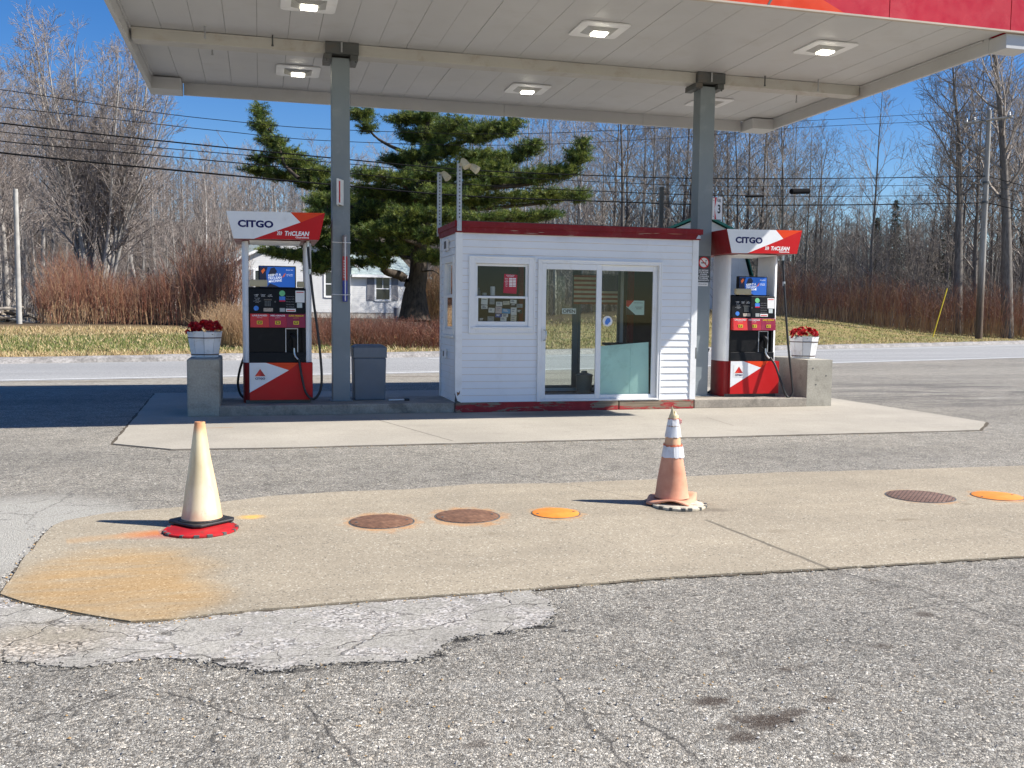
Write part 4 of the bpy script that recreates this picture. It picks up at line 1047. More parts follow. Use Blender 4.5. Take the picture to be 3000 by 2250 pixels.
mb.lathe([(0.10, 0), (0.115, 0.01), (0.13, 0.27), (0.137, 0.275), (0.137, 0.30), (0.05, 0.33), (0.045, 0.36)], (4.93, 14.1, 0.192), 24)
tag(mb.build('bucket', pm('grey bucket', (0.28, 0.30, 0.29), .5, .1, 5), org=(4.93, 14.1, 0.192), smooth=True), 'grey lidded bucket on the booth floor behind the door mullion', 'bucket')

# floodlight posts on the booth roof
M_LAMPH = pm('ivory lamp housing', (0.55, 0.50, 0.36), 0.5, 0.1, 6)
def lamp_post(x, y, ztop, label, heads, z0=2.62):
    o = empty('floodlight_post', (x, y, z0), label, 'floodlight', 'perforated posts on the booth roof')
    mb = MB(); w = 0.032
    mb.box(x-w, x+w, y-.004, y, z0, ztop); mb.box(x-w, x-w+.004, y, y+.05, z0, ztop)
    z = z0+.18
    while z < ztop-.03: mb.box(x-.010, x+.010, y-.0062, y-.0042, z, z+.022, 1); z += 0.05
    mb.build('post', [M_GALV, M_CAP], o)
    for dx, dz, an in heads:
        c = Vector((x+dx, y-.05, ztop+dz)); mb = MB()
        d = Vector((math.sin(an), -.5, -math.cos(an))).normalized()
        mb.tube([c-d*.07, c-d*.03, c+d*.07, c+d*.072], [.028, .045, .06, .05], 14)
        mb.tube([c-d*.07, Vector((x, y-.003, ztop-.02))], .012, 6)
        mb.build('lamp_head', M_LAMPH, o, smooth=True)
lamp_post(2.735, 13.255, 3.54, 'perforated steel post with twin ivory floodlights at the booth front corner', [(0.06, 0.0, 0.5), (0.19, -0.06, 0.9)], 2.60)
lamp_post(2.70, 14.605, 3.60, 'perforated steel post with one ivory floodlight at the booth rear left corner', [(0.08, -0.05, 0.6)])
o = empty('roof_post', (6.41, 14.605, 2.62), 'plain dark post rising behind the booth roof near the right column', 'post')
mb = MB(); mb.box(6.375, 6.435, 14.58+.021, 14.64, 2.62, 3.54); mb.build('post', M_CAP, o)

# ------------------------------------------------------------------ fuel pumps
M_PUMPW = pm('pump white enamel', (0.76, 0.77, 0.78), 0.4, 0.04, 2, dirt=(0.5, 0.49, 0.46, 1), dirt_amt=0.3, dscale=3)
M_LRED = pm('grade panel scarlet', (0.58, 0.03, 0.025), 0.4, 0.06, 4)
M_CRIM = pm('grade panel crimson', (0.40, 0.015, 0.04), 0.4, 0.06, 4)
M_MAROON = pm('grade panel maroon', (0.27, 0.012, 0.045), 0.4, 0.06, 4)
M_SCREEN = emit_mat('screen blue', (0.012, 0.085, 0.36, 1), 0.35)
M_SCRD = emit_mat('screen dark shapes', (0.012, 0.014, 0.035, 1), 0.3)
M_SCRO = emit_mat('screen orange shapes', (0.50, 0.10, 0.02, 1), 0.35)
M_SCRW = emit_mat('screen lettering', (0.75, 0.78, 0.82, 1), 0.3)
M_TRI = [pm('emblem red', (0.62, 0.02, 0.018), .4, .03, 4), pm('emblem dark red', (0.38, 0.012, 0.012), .4, .03, 4), pm('emblem orange', (0.78, 0.09, 0.02), .4, .03, 4)]
def pump(x0, label, hose_pts, boxes):
    yF, yB = 13.60, 14.26
    o = empty('fuel_pump', (x0+0.385, 13.93, 0.152), label, 'fuel pump', 'fuel pumps on the island')
    mb = MB(); mb.box(x0-0.05, x0+0.84, yF+0.05, yB-0.05, 0.1525, 0.199); mb.build('plinth', M_CAP, o)
    mb = MB(); mb.box(x0+0.001, x0+0.862, yF, yB, 0.2, 0.7245); cab = mb.build('cabinet', M_REDSHADE, o, bevel=0.006)
    # front door graphics: white, orange, red
    P = lambda a, z: (x0+a, z)
    mb = MB()
    mb.xz([P(0.003, .308), P(.535, .617), P(.225, .722), P(0.003, .722)], yF-.008, yF-.003, 0)
    mb.xz([P(.535, .617), P(.675, .722), P(.225, .722)], yF-.008, yF-.003, 1)
    mb.xz([P(0.003, .203), P(.859, .203), P(.859, .722), P(.675, .722), P(.535, .617), P(0.003, .308)], yF-.008, yF-.003, 2)
    dp = mb.build('door_panel', [M_PUMPW, M_ORANGE, M_RED], o)
    mb = MB(); mb.box(x0+.052, x0+.238, yF-.0105, yF-.0085, .472, .663); em = mb.build('emblem', M_PAPER, dp)
    cx = x0+.145
    mb = MB(); zt, zb = .638, .535; hw = .072
    mb.xz([(cx-hw, zb), (cx+.016, zb), (cx+.0, zt)], yF-.0125, yF-.011, 0); mb.xz([(cx+.016, zb), (cx+hw, zb), (cx, zt)], yF-.0125, yF-.011, 1); mb.xz([(cx-hw, zb), (cx-.02, zb+.0), (cx-.01, zb+.03)], yF-.0135, yF-.0128, 2)
    mb.build('triangle', M_TRI, em)
    text('CITGO', cx, yF-.0115, .503, .135, .03, M_NAVY, em, bold=.3)
    # end columns, red below and white above
    def dshape(xc, w, sgn, z0, z1, name, mat):
        p = []
        for k in range(13):
            a = -PI/2 + PI*k/12
            p.append((xc+sgn*w*math.cos(a)**0.7 if math.cos(a) > 1e-6 else xc, 13.93+0.27*math.sin(a)))
        p = [(q[0], q[1]) for q in p]
        if sgn < 0: p = p[::-1]
        mb = MB(); mb.xy(p, z0, z1); return mb.build(name, mat, o, smooth=True, ang=50)
    dshape(x0-.002, .086, -1, .156, .72, 'end_column_base', M_REDSHADE); dshape(x0-.002, .086, -1, .7215, 2.40, 'end_column', M_PUMPW)
    mb = MB(); mb.box(x0-.002, x0+.0, 13.67, 14.19, .7215, 2.40); mb.build('column_liner', M_PUMPW, o)
    dshape(x0+.775, .09, 1, .7255, 2.40, 'end_column', M_PUMPW)
    mb = MB(); mb.box(x0+.762, x0+.7735, 13.67, 14.19, 1.76, 2.40); mb.build('column_liner', M_PUMPW, o)
    # nozzle bay and control head
    mb = MB()
    mb.box(x0+.003, x0+.766, yF+.075, yB-.02, .726, 1.404)
    mb.box(x0+.003, x0+.48, yF+.03, yF+.074, .87, 1.215); mb.box(x0+.72, x0+.766, yF+.03, yF+.074, .87, 1.215)
    mb.hexa([(x0+.002, yF+.0, .7265), (x0+.768, yF+.0, .7265), (x0+.768, yF+.07, .7265), (x0+.002, yF+.07, .7265)], [(x0+.002, yF+.012, .868), (x0+.768, yF+.012, .868), (x0+.768, yF+.07, .868), (x0+.002, yF+.07, .868)])
    body = mb.build('nozzle_bay', M_BLACK, o, bevel=0.005)
    mb = MB()
    for a, b, c, d in ((.49, .502, .862, 1.205), (.652, .664, .862, 1.205)): mb.box(x0+a, x0+b, yF+.02, yF+.03, c, d)
    mb.box(x0+.502, x0+.652, yF+.02, yF+.03, 1.192, 1.205)
    mb.build('bay_frame', M_GALV, body)
    mb = MB(); mb.hexa([(x0+.001, yF+.001, 1.405), (x0+.768, yF+.001, 1.405), (x0+.768, yB-.001, 1.405), (x0+.001, yB-.001, 1.405)], [(x0+.001, yF+.028, 1.755), (x0+.768, yF+.028, 1.755), (x0+.768, yB-.028, 1.755), (x0+.001, yB-.028, 1.755)])
    head = mb.build('control_head', M_BLACK, o, bevel=0.008)
    def yf(z): return yF+.001+.027*(z-1.405)/.35
    def st(name, a, b, c, d, mat, par=head, th=.003):
        mb = MB(); mb.hexa([(x0+a, yf(c)-th, c), (x0+b, yf(c)-th, c), (x0+b, yf(c)-.0005, c), (x0+a, yf(c)-.0005, c)], [(x0+a, yf(d)-th, d), (x0+b, yf(d)-th, d), (x0+b, yf(d)-.0005, d), (x0+a, yf(d)-.0005, d)])
        return mb.build(name, mat, par)
    def disc(name, a, z, r, mat):
        mb = MB(); mb.prism([(x0+a+r*math.cos(k*PI/12), yf(z+r*math.sin(k*PI/12))-.003, z+r*math.sin(k*PI/12)) for k in range(24)], (0, .0025, 0)); return mb.build(name, mat, head)
    disc('round_sticker', .452, 1.688, .040, M_GREEN)
    disc('round_sticker', .10, 1.477, .034, M_BLUE)
    s_ = st('pay_sticker', .412, .492, 1.572, 1.645, M_BLUE); st('pay_sticker_band', .413, .491, 1.573, 1.592, M_RED, par=s_, th=.0045)
    s_ = st('paper_notice', .632, .756, 1.564, 1.728, M_PAPER); st('print', .645, .743, 1.700, 1.712, M_LRED, par=s_, th=.0045)
    st('paper_notice', .652, .722, 1.49, 1.558, pm('faded paper', (0.5, 0.56, 0.55), .8, .1, 20))
    st('receipt_slot', .198, .325, 1.434, 1.482, pm('receipt sticker', (0.40, 0.34, 0.28), .6, .5, 60))
    st('price_window', .417, .487, 1.432, 1.484, pm('price window', (0.35, 0.36, 0.35), .3, .15, 40))
    s_ = st('warning_label', .50, .634, 1.434, 1.476, M_PAPER); st('print', .512, .622, 1.444, 1.458, M_LRED, par=s_, th=.0045)
    mb = MB()
    for r in range(4):
        for c in range(4):
            z = 1.508+r*.0185; a = .215+c*.0215; mb.box(x0+a, x0+a+.015, yf(z)-.006, yf(z), z, z+.012)
    mb.build('keypad', pm('keypad grey', (0.12, 0.13, 0.13), .5, .1, 20), head)
    mb = MB(); z = 1.59; mb.box(x0+.205, x0+.31, yf(z)-.010, yf(z), 1.588, 1.604); mb.tube([(x0+.355, yf(1.57)-.004, 1.57), (x0+.355, yf(1.57), 1.57)], .012, 12); mb.build('card_slot', M_CAP, head)
    tx = lambda s, a, z, w, h, m=M_WLET, p=head: text(s, x0+a, yf(z)-.002, z, w, h, m, p, ext=.0005)
    for a, s in ((.105, '1 INSERT\nCARD'), (.195, '2 SELECT\nGRADE'), (.29, '3 LIFT\nNOZZLE')): tx(s, a, 1.655, .062, .030)
    tx('PAY HERE\nOR SEE\nATTENDANT\nINSIDE', .115, 1.585, .10, .075, pm('grey lettering', (0.35, 0.36, 0.37), .6, .05, 9))
    for z, s in ((1.645, 'THIS SALE'), (1.61, 'GALLONS'), (1.572, 'PRICE PER GALLON'), (1.535, 'TAX INCLUDED'), (1.50, 'NO SMOKING')): tx(s, .56, z, .11, .012, pm('grey lettering', (0.25, 0.26, 0.27), .6, .05, 9))
    # grade panel with three prices and octane stickers
    gy = yF-.012
    for a, b, m, nm, oc, lm in ((.020, .271, M_LRED, 'UNLEADED', '87', M_WLET), (.272, .508, M_CRIM, 'MID-GRADE', '89', M_WLET), (.509, .767, M_MAROON, 'SUPER PREMIUM', '93', M_YELLOW)):
        mb = MB(); mb.hexa([(x0+a, gy-.018, 1.214), (x0+b, gy-.018, 1.214), (x0+b, yF+.07, 1.218), (x0+a, yF+.07, 1.218)], [(x0+a, gy+.004, 1.4035), (x0+b, gy+.004, 1.4035), (x0+b, yF+.07, 1.4035), (x0+a, yF+.07, 1.4035)])
        gp = mb.build('grade_button', m, o, bevel=.003)
        c = (a+b)/2
        text(nm, x0+c, gy-.0, 1.378, min(.2, (b-a)*.82), .022, lm, gp, bold=.15, ext=.002)
        text('gasoline', x0+c, gy-.003, 1.348, .07, .010, lm, gp, ext=.002)
        mb = MB(); mb.box(x0+c-.037, x0+c+.037, gy-.018, gy-.006, 1.257, 1.305); ys = mb.build('octane_sticker', M_YELLOW, gp)
        mb = MB(); mb.box(x0+c-.026, x0+c+.026, gy-.0192, gy-.0182, 1.266, 1.298); mb.build('octane_box', pm('sticker black', (0.02, 0.02, 0.02), .6, .05, 9), gp)
        text(oc, x0+c, gy-.0195, 1.282, .034, .022, M_YELLOW, gp, bold=.3)
    # advert screen standing on the head
    mb = MB(); mb.box(x0+.134, x0+.642, yF+.06, yF+.14, 1.756, 2.068); scr = mb.build('screen', M_BLACK, o, bevel=.006)
    yS = yF+.058
    mb = MB(); sx0, sx1, sz0, sz1 = x0+.150, x0+.627, 1.775, 2.054
    mb.xz([(sx0, sz0), (sx1, sz0), (sx1, sz1), (sx0, sz1)], yS-.001, yS+.001, 0)
    mb.xz([(sx0, sz0+.06), (sx0+.05, sz0+.02), (sx0+.10, sz0+.05), (sx0+.085, sz0+.20), (sx0+.11, sz1-.005), (sx0, sz1-.005)], yS-.0025, yS-.0015, 1)
    mb.xz([(sx0+.12, sz1-.10), (sx0+.15, sz1-.02), (sx0+.20, sz1-.006), (sx0+.235, sz1-.06), (sx0+.20, sz1-.12), (sx0+.15, sz1-.13)], yS-.0025, yS-.0015, 1)
    mb.xz([(sx0+.22, sz0+.02), (sx0+.26, sz0+.0), (sx0+.10, sz0+.0), (sx0+.14, sz0+.05)], yS-.0025, yS-.0015, 1)
    mb.xz([(sx0+.30, sz1-.15), (sx0+.33, sz1-.10), (sx0+.355, sz1-.08), (sx0+.335, sz1-.13)], yS-.0025, yS-.0015, 2)
    mb.xz([(sx0+.02, sz1-.06), (sx0+.06, sz1-.02), (sx0+.075, sz1-.05), (sx0+.04, sz1-.10)], yS-.0035, yS-.0028, 2)
    mb.build('display', [M_SCREEN, M_SCRD, M_SCRO], scr)
    text('KEEP IT A\nTRICLEAN\nMACHINE', sx0+.205, yS-.004, sz0+.125, .185, .115, M_SCRW, scr, bold=.2, shear=.12, rot=(PI/2, -rad(6), 0), lh=.9)
    text('Better fuel', sx0+.405, yS-.002, sz1-.04, .09, .015, M_SCRW, scr); text('Ask inside\nfor details', sx0+.405, yS-.002, sz1-.11, .085, .03, M_SCRW, scr)
    mb = MB(); mb.box(x0+.2, x0+.3, yF+.10, yF+.16, 1.7555, 1.757); mb.box(x0+.001, x0+.768, 13.80, 14.06, 1.7565, 1.775); mb.build('head_deck', M_CAP, o)
    # header sign
    k = .979; Z = lambda z: 1.46085+(z-1.46085)*k
    hx = lambda a: x0+.15+a*k+.004
    TL, TR, BR, BL = (hx(-.436), Z(2.795)), (hx(.886), Z(2.812)), (hx(.806), Z(2.440)), (hx(-.342), Z(2.425))
    O1, PK, W2 = (hx(.416), Z(2.806)), (hx(.551), Z(2.672)), (hx(-.074), Z(2.429))
    y0, y1 = 13.32, 14.54
    mb = MB(); mb.hexa([(BL[0], y0, BL[1]), (BR[0], y0, BR[1]), (BR[0], y1, BR[1]), (BL[0], y1, BL[1])], [(TL[0], y0, TL[1]), (TR[0], y0, TR[1]), (TR[0], y1, TR[1]), (TL[0], y1, TL[1])])
    hd = mb.build('header_sign', M_REDSHADE, o, bevel=.004)
    mb = MB(); mb.box(x0+.02, x0+.70, 13.5, 14.3, Z(2.425)-.014, Z(2.425)-.001); mb.build('header_lamp', M_PUMPW, hd)
    mb = MB(); fa, fb = y0-.009, y0-.0025
    mb.xz([BL, W2, PK, O1, TL], fa, fb, 0); mb.xz([O1, PK, TR], fa, fb, 1); mb.xz([W2, BR, TR, PK], fa, fb, 2)
    mb.build('header_face', [M_PUMPW, M_ORANGE, M_RED], hd)
    text('CITGO', hx(-.05), fa-.001, Z(2.632), .462, .097, M_NAVY, hd, bold=.28)
    cl = text('TriCLEAN', hx(.505), fa-.001, Z(2.517), .325, .062, M_WLET, hd, bold=.25, shear=.2)
    mb = MB()
    for q in range(3):
        xx = hx(.232)+q*.022; zz = Z(2.515)
        mb.xz([(xx, zz-.026), (xx+.012, zz-.026), (xx+.026, zz+.006), (xx+.013, zz+.028), (xx+.004, zz+.028), (xx+.014, zz+.006)], fa-.002, fa-.0005)
    mb.build('sign_mark', M_WLET, hd)
    text('Gasoline', hx(.573), fa-.001, Z(2.466), .178, .026, M_WLET, hd, bold=.15)
    # hose and nozzle
    def smooth(pts, n=5):
        out = []
        for i in range(len(pts)-1):
            p0 = Vector(pts[max(i-1, 0)]); p1 = Vector(pts[i]); p2 = Vector(pts[i+1]); p3 = Vector(pts[min(i+2, len(pts)-1)])
            for j in range(n):
                t = j/n
                out.append(0.5*((2*p1)+(p2-p0)*t+(2*p0-5*p1+4*p2-p3)*t*t+(3*p1-p0-3*p2+p3)*t**3))
        out.append(Vector(pts[-1])); return out
    hp = smooth([(x0+a, y, z) for a, y, z in hose_pts])
    mb = MB(); mb.tube(hp, .0175, 10); hose = mb.build('hose', M_RUBBER, o, smooth=True)
    mb = MB(); h0 = hp[0]; mb.tube([h0+Vector((0, 0, .03)), h0-Vector((0, 0, .05))], .024, 10); mb.tube([hp[6], hp[6]-Vector((0, 0, .07))], .022, 10); mb.build('swivel', M_STEEL, hose, smooth=True)
    nz = MB(); a = x0+.577
    nz.tube(smooth([(a-.015, yF+.03, 1.125), (a+.02, yF+.0, 1.09), (a+.035, yF-.005, 1.02), (a+.032, yF+.0, .93)], 4), [.02, .02, .024, .03, .034, .036, .036, .034, .030, .028, .026, .024, .023][:13], 10, 0)
    nz.tube(smooth([(a+.02, yF-.0, 1.07), (a-.045, yF-.012, 1.03), (a-.05, yF-.012, .955), (a+.015, yF+.0, .915)], 4), .009, 8, 0)
    nzl = nz.build('nozzle', M_BLACK, o, smooth=True)
    mb = MB(); mb.tube(smooth([(a+.032, yF+.0, .935), (a+.034, yF-.008, .86), (a+.05, yF-.02, .81), (a+.085, yF-.03, .77)], 4), .013, 10); mb.build('spout', M_STEEL, nzl, smooth=True)
    mb = MB(); mb.tube(smooth([(x0-.03, 14.30, .9), (x0-.13, 14.33, .62), (x0-.17, 14.36, .38), (x0-.12, 14.36, .2), (x0+.0, 14.33, .17), (x0+.1, 14.3, .3)]), .0175, 10); mb.build('hose', M_RUBBER, o, smooth=True)
    for (a, b, c, d, lb) in boxes:
        mb = MB(); mb.box(x0+a, x0+b, yF-.02 if b-a > .2 else yF+.05, yF+.055 if b-a > .2 else yF+.12, c, d)
        t = mb.build('towel_box', M_BEIGE, org=(x0+(a+b)/2, yF+.06, c), bevel=.012)
        tag(t, lb, 'box', 'beige boxes on the pump heads')
    return o
pump(-0.15, 'white and red fuel pump in the shade, left of the left canopy column',
     [(.80, 13.50, 2.38), (.815, 13.47, 2.11), (.868, 13.45, 1.60), (.94, 13.45, 1.03), (.978, 13.47, .556), (.955, 13.50, .326), (.865, 13.52, .215), (.762, 13.52, .305), (.705, 13.53, .55), (.672, 13.56, .77)],
     [(.012, .255, 1.777, 1.872, 'beige box on the left pump head, lower left of its screen'), (.655, .755, 1.777, 1.858, 'small beige box on the left pump head, right of its screen')])
pump(7.20, 'sunlit white and red fuel pump between the right column and the end block',
     [(.785, 13.46, 2.37), (.79, 13.42, 2.05), (.80, 13.38, 1.70), (.862, 13.36, 1.05), (.955, 13.36, .42), (.975, 13.36, .225), (.89, 13.38, .170), (.80, 13.42, .40), (.735, 13.50, .66), (.675, 13.56, .78)],
     [(.055, .325, 1.777, 1.872, 'beige box on the right pump head, lower left of its screen')])

# ------------------------------------------------------------------ island furniture
for x0, x1, zt, lb in ((-.953, -.535, .79, 'grey concrete end block in the shade, at the left end of the island'), (8.41, 8.86, .755, 'sunlit concrete end block at the right end of the island')):
    mb = MB(); mb.box(x0, x1, 13.33, 14.53, 0.005, zt)
    if x0 > 0:
        for q in ((x0+.10, .62), (x0+.16, .36), (x0+.34, .50)): mb.tube([(q[0], 13.326, q[1]), (q[0], 13.3295, q[1])], .012, 8, 1)
    tag(mb.build('concrete_block', [M_BLOCK, M_CAP], bevel=.022, org=((x0+x1)/2, 13.93, 0)), lb, 'block', 'concrete end blocks')
def petal_cluster(cx, cy, cz, rx, ry, rz, n, seed, mats):
    rr = random.Random(seed); mb = MB()
    heads = []
    for k in range(42):
        a = rr.uniform(0, 2*PI); q = math.sqrt(rr.random())
        heads.append((cx+rx*q*math.cos(a), cy+ry*q*math.sin(a), cz+rz*rr.uniform(-.3, 1.3)*(1-.6*q*q)))
    heads += [(cx-rx*1.05, cy-.03, cz-.05), (cx+rx*1.0, cy-.02, cz-.01), (cx-rx*.7, cy-.1, cz-.02), (cx+rx*.5, cy-.12, cz-.02)]
    for h in heads:
        hv = Vector(h); ax = Vector((rr.uniform(-.6, .6), rr.uniform(-1, .2), rr.uniform(.2, 1))).normalized()
        u = ax.orthogonal().normalized(); v = ax.cross(u)
        for ring, (np_, L, lift) in enumerate(((6, .050, .15), (6, .040, .5), (5, .028, .9))):
            for p in range(np_):
                an = 2*PI*p/np_+ring*.5+rr.uniform(-.2, .2); d = (u*math.cos(an)+v*math.sin(an)); w = d.cross(ax)*L*.38
                L2 = L*rr.uniform(.8, 1.2); t = hv+(d+ax*lift).normalized()*L2; mid = hv.lerp(t, .5)+ax*.010
                m = rr.choice((0, 0, 1))
                mb.poly([hv, mid+w, t, mid-w], m)
    for k in range(26):
        a = rr.uniform(0, 2*PI); p = Vector((cx+rx*.9*math.cos(a), cy+ry*.9*math.sin(a), cz-.05)); t = p+Vector((math.cos(a)*.07, math.sin(a)*.07, rr.uniform(-.05, .03))); w = Vector((-math.sin(a), math.cos(a), 0))*.022
        mb.poly([p, p.lerp(t, .5)+w, t, p.lerp(t, .5)-w], 2)
    return mb
M_PET = pm('red petals', (0.62, 0.008, 0.012), .6, .15, 30); M_PET2 = pm('deep red petals', (0.36, 0.004, 0.012), .6, .15, 30); M_LEAFD = pm('dark green leaves', (0.02, 0.05, 0.015), .5, .2, 20)
M_TUB = pm('whitewashed staves', (0.74, 0.745, 0.74), .65, .07, 6, dirt=(0.42, 0.37, 0.30, 1), dirt_amt=.5, dscale=7)
def planter(cx, cz, lb, lf, seed):
    o = empty('planter', (cx, 13.86, cz), lb, 'planter', 'white stave planters')
    mb = MB(); n = 10; rot = .31
    for k in range(n):
        a0 = 2*PI*k/n+rot+.012; a1 = 2*PI*(k+1)/n+rot-.012
        def pt(a, r, z): return (cx+r*math.cos(a), 13.86+r*math.sin(a), cz+z)
        rb, rt = .183, .243
        wob = .006*math.sin(k*2.3)
        mb.hexa([pt(a0, rb, .002), pt(a1, rb, .002), pt(a1, rb-.018, .002), pt(a0, rb-.018, .002)], [pt(a0, rt, .355+wob), pt(a1, rt, .355+wob), pt(a1, rt-.018, .355+wob), pt(a0, rt-.018, .355+wob)])
    mb.lathe([(.165, .02), (.20, .30), (.02, .31)], (cx, 13.86, cz), 16, 1)
    mb.build('tub', [M_TUB, M_DARKIN], o)
    for z in (.035, .265):
        r = .183+(.06)*z/.355+.003
        mb = MB(); pts = [(cx+r*math.cos(2*PI*k/n+rot), 13.86+r*math.sin(2*PI*k/n+rot)) for k in range(n)]; r2 = r-.004
        for k in range(n):
            a, b = pts[k], pts[(k+1) % n]; mb.box(0, 0, 0, 0, 0, 0) if False else None
            q = [(cx+(p[0]-cx)*1.018, 13.86+(p[1]-13.86)*1.018) for p in (a, b)]
            mb.quad((*q[0], cz+z), (*q[1], cz+z), (*q[1], cz+z+.013), (*q[0], cz+z+.013))
            mb.quad((*q[0], cz+z+.013), (*q[1], cz+z+.013), (*b, cz+z+.013), (*a, cz+z+.013))
        mb.build('hoop', pm('rusty hoop', (0.07, 0.03, 0.022), .7, .3, 12), o)
    f = petal_cluster(cx, 13.86, cz+.40, .215, .20, .085, 300, seed, None)
    tag(f.build('red_flowers', [M_PET, M_PET2, M_LEAFD], org=(cx, 13.86, cz+.33)), lf, 'flowers', 'red flowers in the planters')
planter(-.745, .791, 'shaded white stave planter with two dark hoops on the left end block', 'dark red flowers in the shaded left planter', 3)
planter(8.66, .756, 'sunlit white stave planter with two dark hoops on the right end block', 'bright red flowers in the sunlit right planter', 8)
# litter bin
o = empty('litter_bin', (1.54, 14.08, .152), 'square grey litter bin beside the left canopy column', 'bin')
mb = MB(); mb.hexa([(1.325, 13.88, .155), (1.77, 13.88, .155), (1.77, 14.29, .155), (1.325, 14.29, .155)], [(1.312, 13.866, .77), (1.783, 13.866, .77), (1.783, 14.30, .77), (1.312, 14.30, .77)])
mb.build('bin_body', M_BIN, o, bevel=.014)
mb = MB(); mb.hexa([(1.303, 13.855, .772), (1.792, 13.855, .772), (1.792, 14.31, .772), (1.303, 14.31, .772)], [(1.303, 13.855, .93), (1.792, 13.855, .93), (1.792, 14.31, .93), (1.303, 14.31, .93)])
mb.hexa([(1.31, 13.86, .9305), (1.785, 13.86, .9305), (1.785, 14.30, .9305), (1.31, 14.30, .9305)], [(1.36, 13.92, .962), (1.735, 13.92, .962), (1.735, 14.25, .962), (1.36, 14.25, .962)])
mb.build('bin_lid', M_BIN, o, bevel=.012)
o = empty('squeegee', (2.02, 13.75, .152), 'dark window squeegee lying on the kerb right of the grey bin', 'squeegee')
mb = MB(); mb.tube([(1.80, 13.72, .168), (2.03, 13.75, .168)], .011, 8); mb.build('handle', M_PAPER, o, smooth=True)
mb = MB(); mb.box(2.03, 2.10, 13.70, 13.80, .154, .185); mb.build('blade', M_RUBBER, o, bevel=.004)
# rolled banner strapped to the left column
o = empty('rolled_banner', (1.177, 13.745, 1.58), 'rolled red and blue banner strapped to the left canopy column', 'banner')
mb = MB(); c = (1.177, 13.748, 1.585); zs = [0, .01, .30, .302, .62, .64, .92, .945]
mb.lathe([(.030, 0), (.036, .008), (.036, .30), (.0365, .302), (.0365, .64), (.036, .642), (.034, .92), (.026, .945)], c, 18, ms=[0, 0, 0, 1, 1, 2, 2])
mb.build('roll', [pm('banner blue', (0.03, 0.05, 0.30), .35, .2, 12), pm('banner red', (0.45, 0.03, 0.03), .35, .15, 12), pm('clear wrap', (0.30, 0.27, 0.26), .2, .3, 25)], o, smooth=True)
for k in range(7):
    text('TRI', 1.177-.012, 13.748-.0375, 1.93+.038*k, .030, .022, M_WLET, o, name='roll_print', rot=(PI/2, 0, 0), ext=.001)
mb = MB(); mb.box(1.172, 1.186, 13.709, 13.7115, 1.60, 2.50); mb.build('label_strip', M_PAPER, o)
for z in (1.685, 2.425):
    mb = MB(); mb.tube([(1.0, 13.80, z+.004), (1.0, 13.784, z+.004), (1.10, 13.784, z), (1.155, 13.708, z-.003), (1.20, 13.708, z-.003), (1.245, 13.784, z), (1.26, 13.786, z+.002), (1.262, 13.85, z)], .006, 6); mb.build('strap', M_PAPER, o, smooth=True)
# pump number signs on the columns
o = empty('pump_number_sign', (1.085, 13.70, 2.94), 'white pump number sign seen nearly edge-on, on the left canopy column', 'sign', 'pump number signs')
mb = MB(); mb.hexa([(1.052, 13.60, 2.935), (1.062, 13.60, 2.945), (1.10, 13.78, 2.945), (1.085, 13.785, 2.935)], [(1.052, 13.60, 3.30), (1.062, 13.60, 3.30), (1.10, 13.78, 3.30), (1.085, 13.785, 3.30)])
mb.hexa([(1.064, 13.60, 2.945), (1.074, 13.60, 2.945), (1.165, 13.785, 2.945), (1.145, 13.785, 2.945)], [(1.064, 13.60, 3.30), (1.074, 13.60, 3.30), (1.165, 13.785, 3.30), (1.145, 13.785, 3.30)])
mb.build('plate', M_WHITE, o)
mb = MB(); mb.hexa([(1.087, 13.618, 2.97), (1.090, 13.618, 2.97), (1.107, 13.655, 2.97), (1.104, 13.655, 2.97)], [(1.087, 13.618, 3.27), (1.090, 13.618, 3.27), (1.107, 13.655, 3.27), (1.104, 13.655, 3.27)]); mb.build('stripe', M_RED, o)
o = empty('pump_number_sign', (7.03, 13.86, 2.95), 'white and red sign reading FULL 3 on the right canopy column', 'sign', 'pump number signs')
A = Vector((6.915, 13.80, 0)); B = Vector((7.135, 13.90, 0)); d = (B-A).normalized(); nrm = Vector((d.y, -d.x, 0))
mb = MB(); q = lambda t, z, f=0.0: tuple(A+d*t+nrm*f+Vector((0, 0, z)))
L = (B-A).length
mb.prism([q(0, 2.955), q(L, 2.972), q(L, 3.325), q(0, 3.295)], -nrm*.008, 0)
mb.build('plate', M_WHITE, o)
mb = MB(); mb.prism([q(.0, 2.956, .002), q(.10, 2.966, .002), q(.055, 3.13, .002), q(.105, 3.308, .002), q(0, 3.294, .002)], nrm*.0015, 0); mb.build('red_field', M_RED, o)
mb = MB(); mb.box(6.905, 6.942, 13.775, 13.795, 2.955, 3.285); mb.tube([(6.923, 13.774, 3.25), (6.923, 13.770, 3.25)], .006, 6, 1); mb.tube([(6.923, 13.774, 3.0), (6.923, 13.770, 3.0)], .006, 6, 1); mb.build('bracket', [M_WHITE, M_CAP], o)
an = math.atan2(d.y, d.x)
pp = A+d*.165+nrm*.003
text('FULL', pp.x, pp.y, 3.265, .10, .05, M_DLET, o, rot=(PI/2, 0, an)); text('3', pp.x, pp.y, 3.13, .07, .14, M_DLET, o, bold=.15, rot=(PI/2, 0, an))
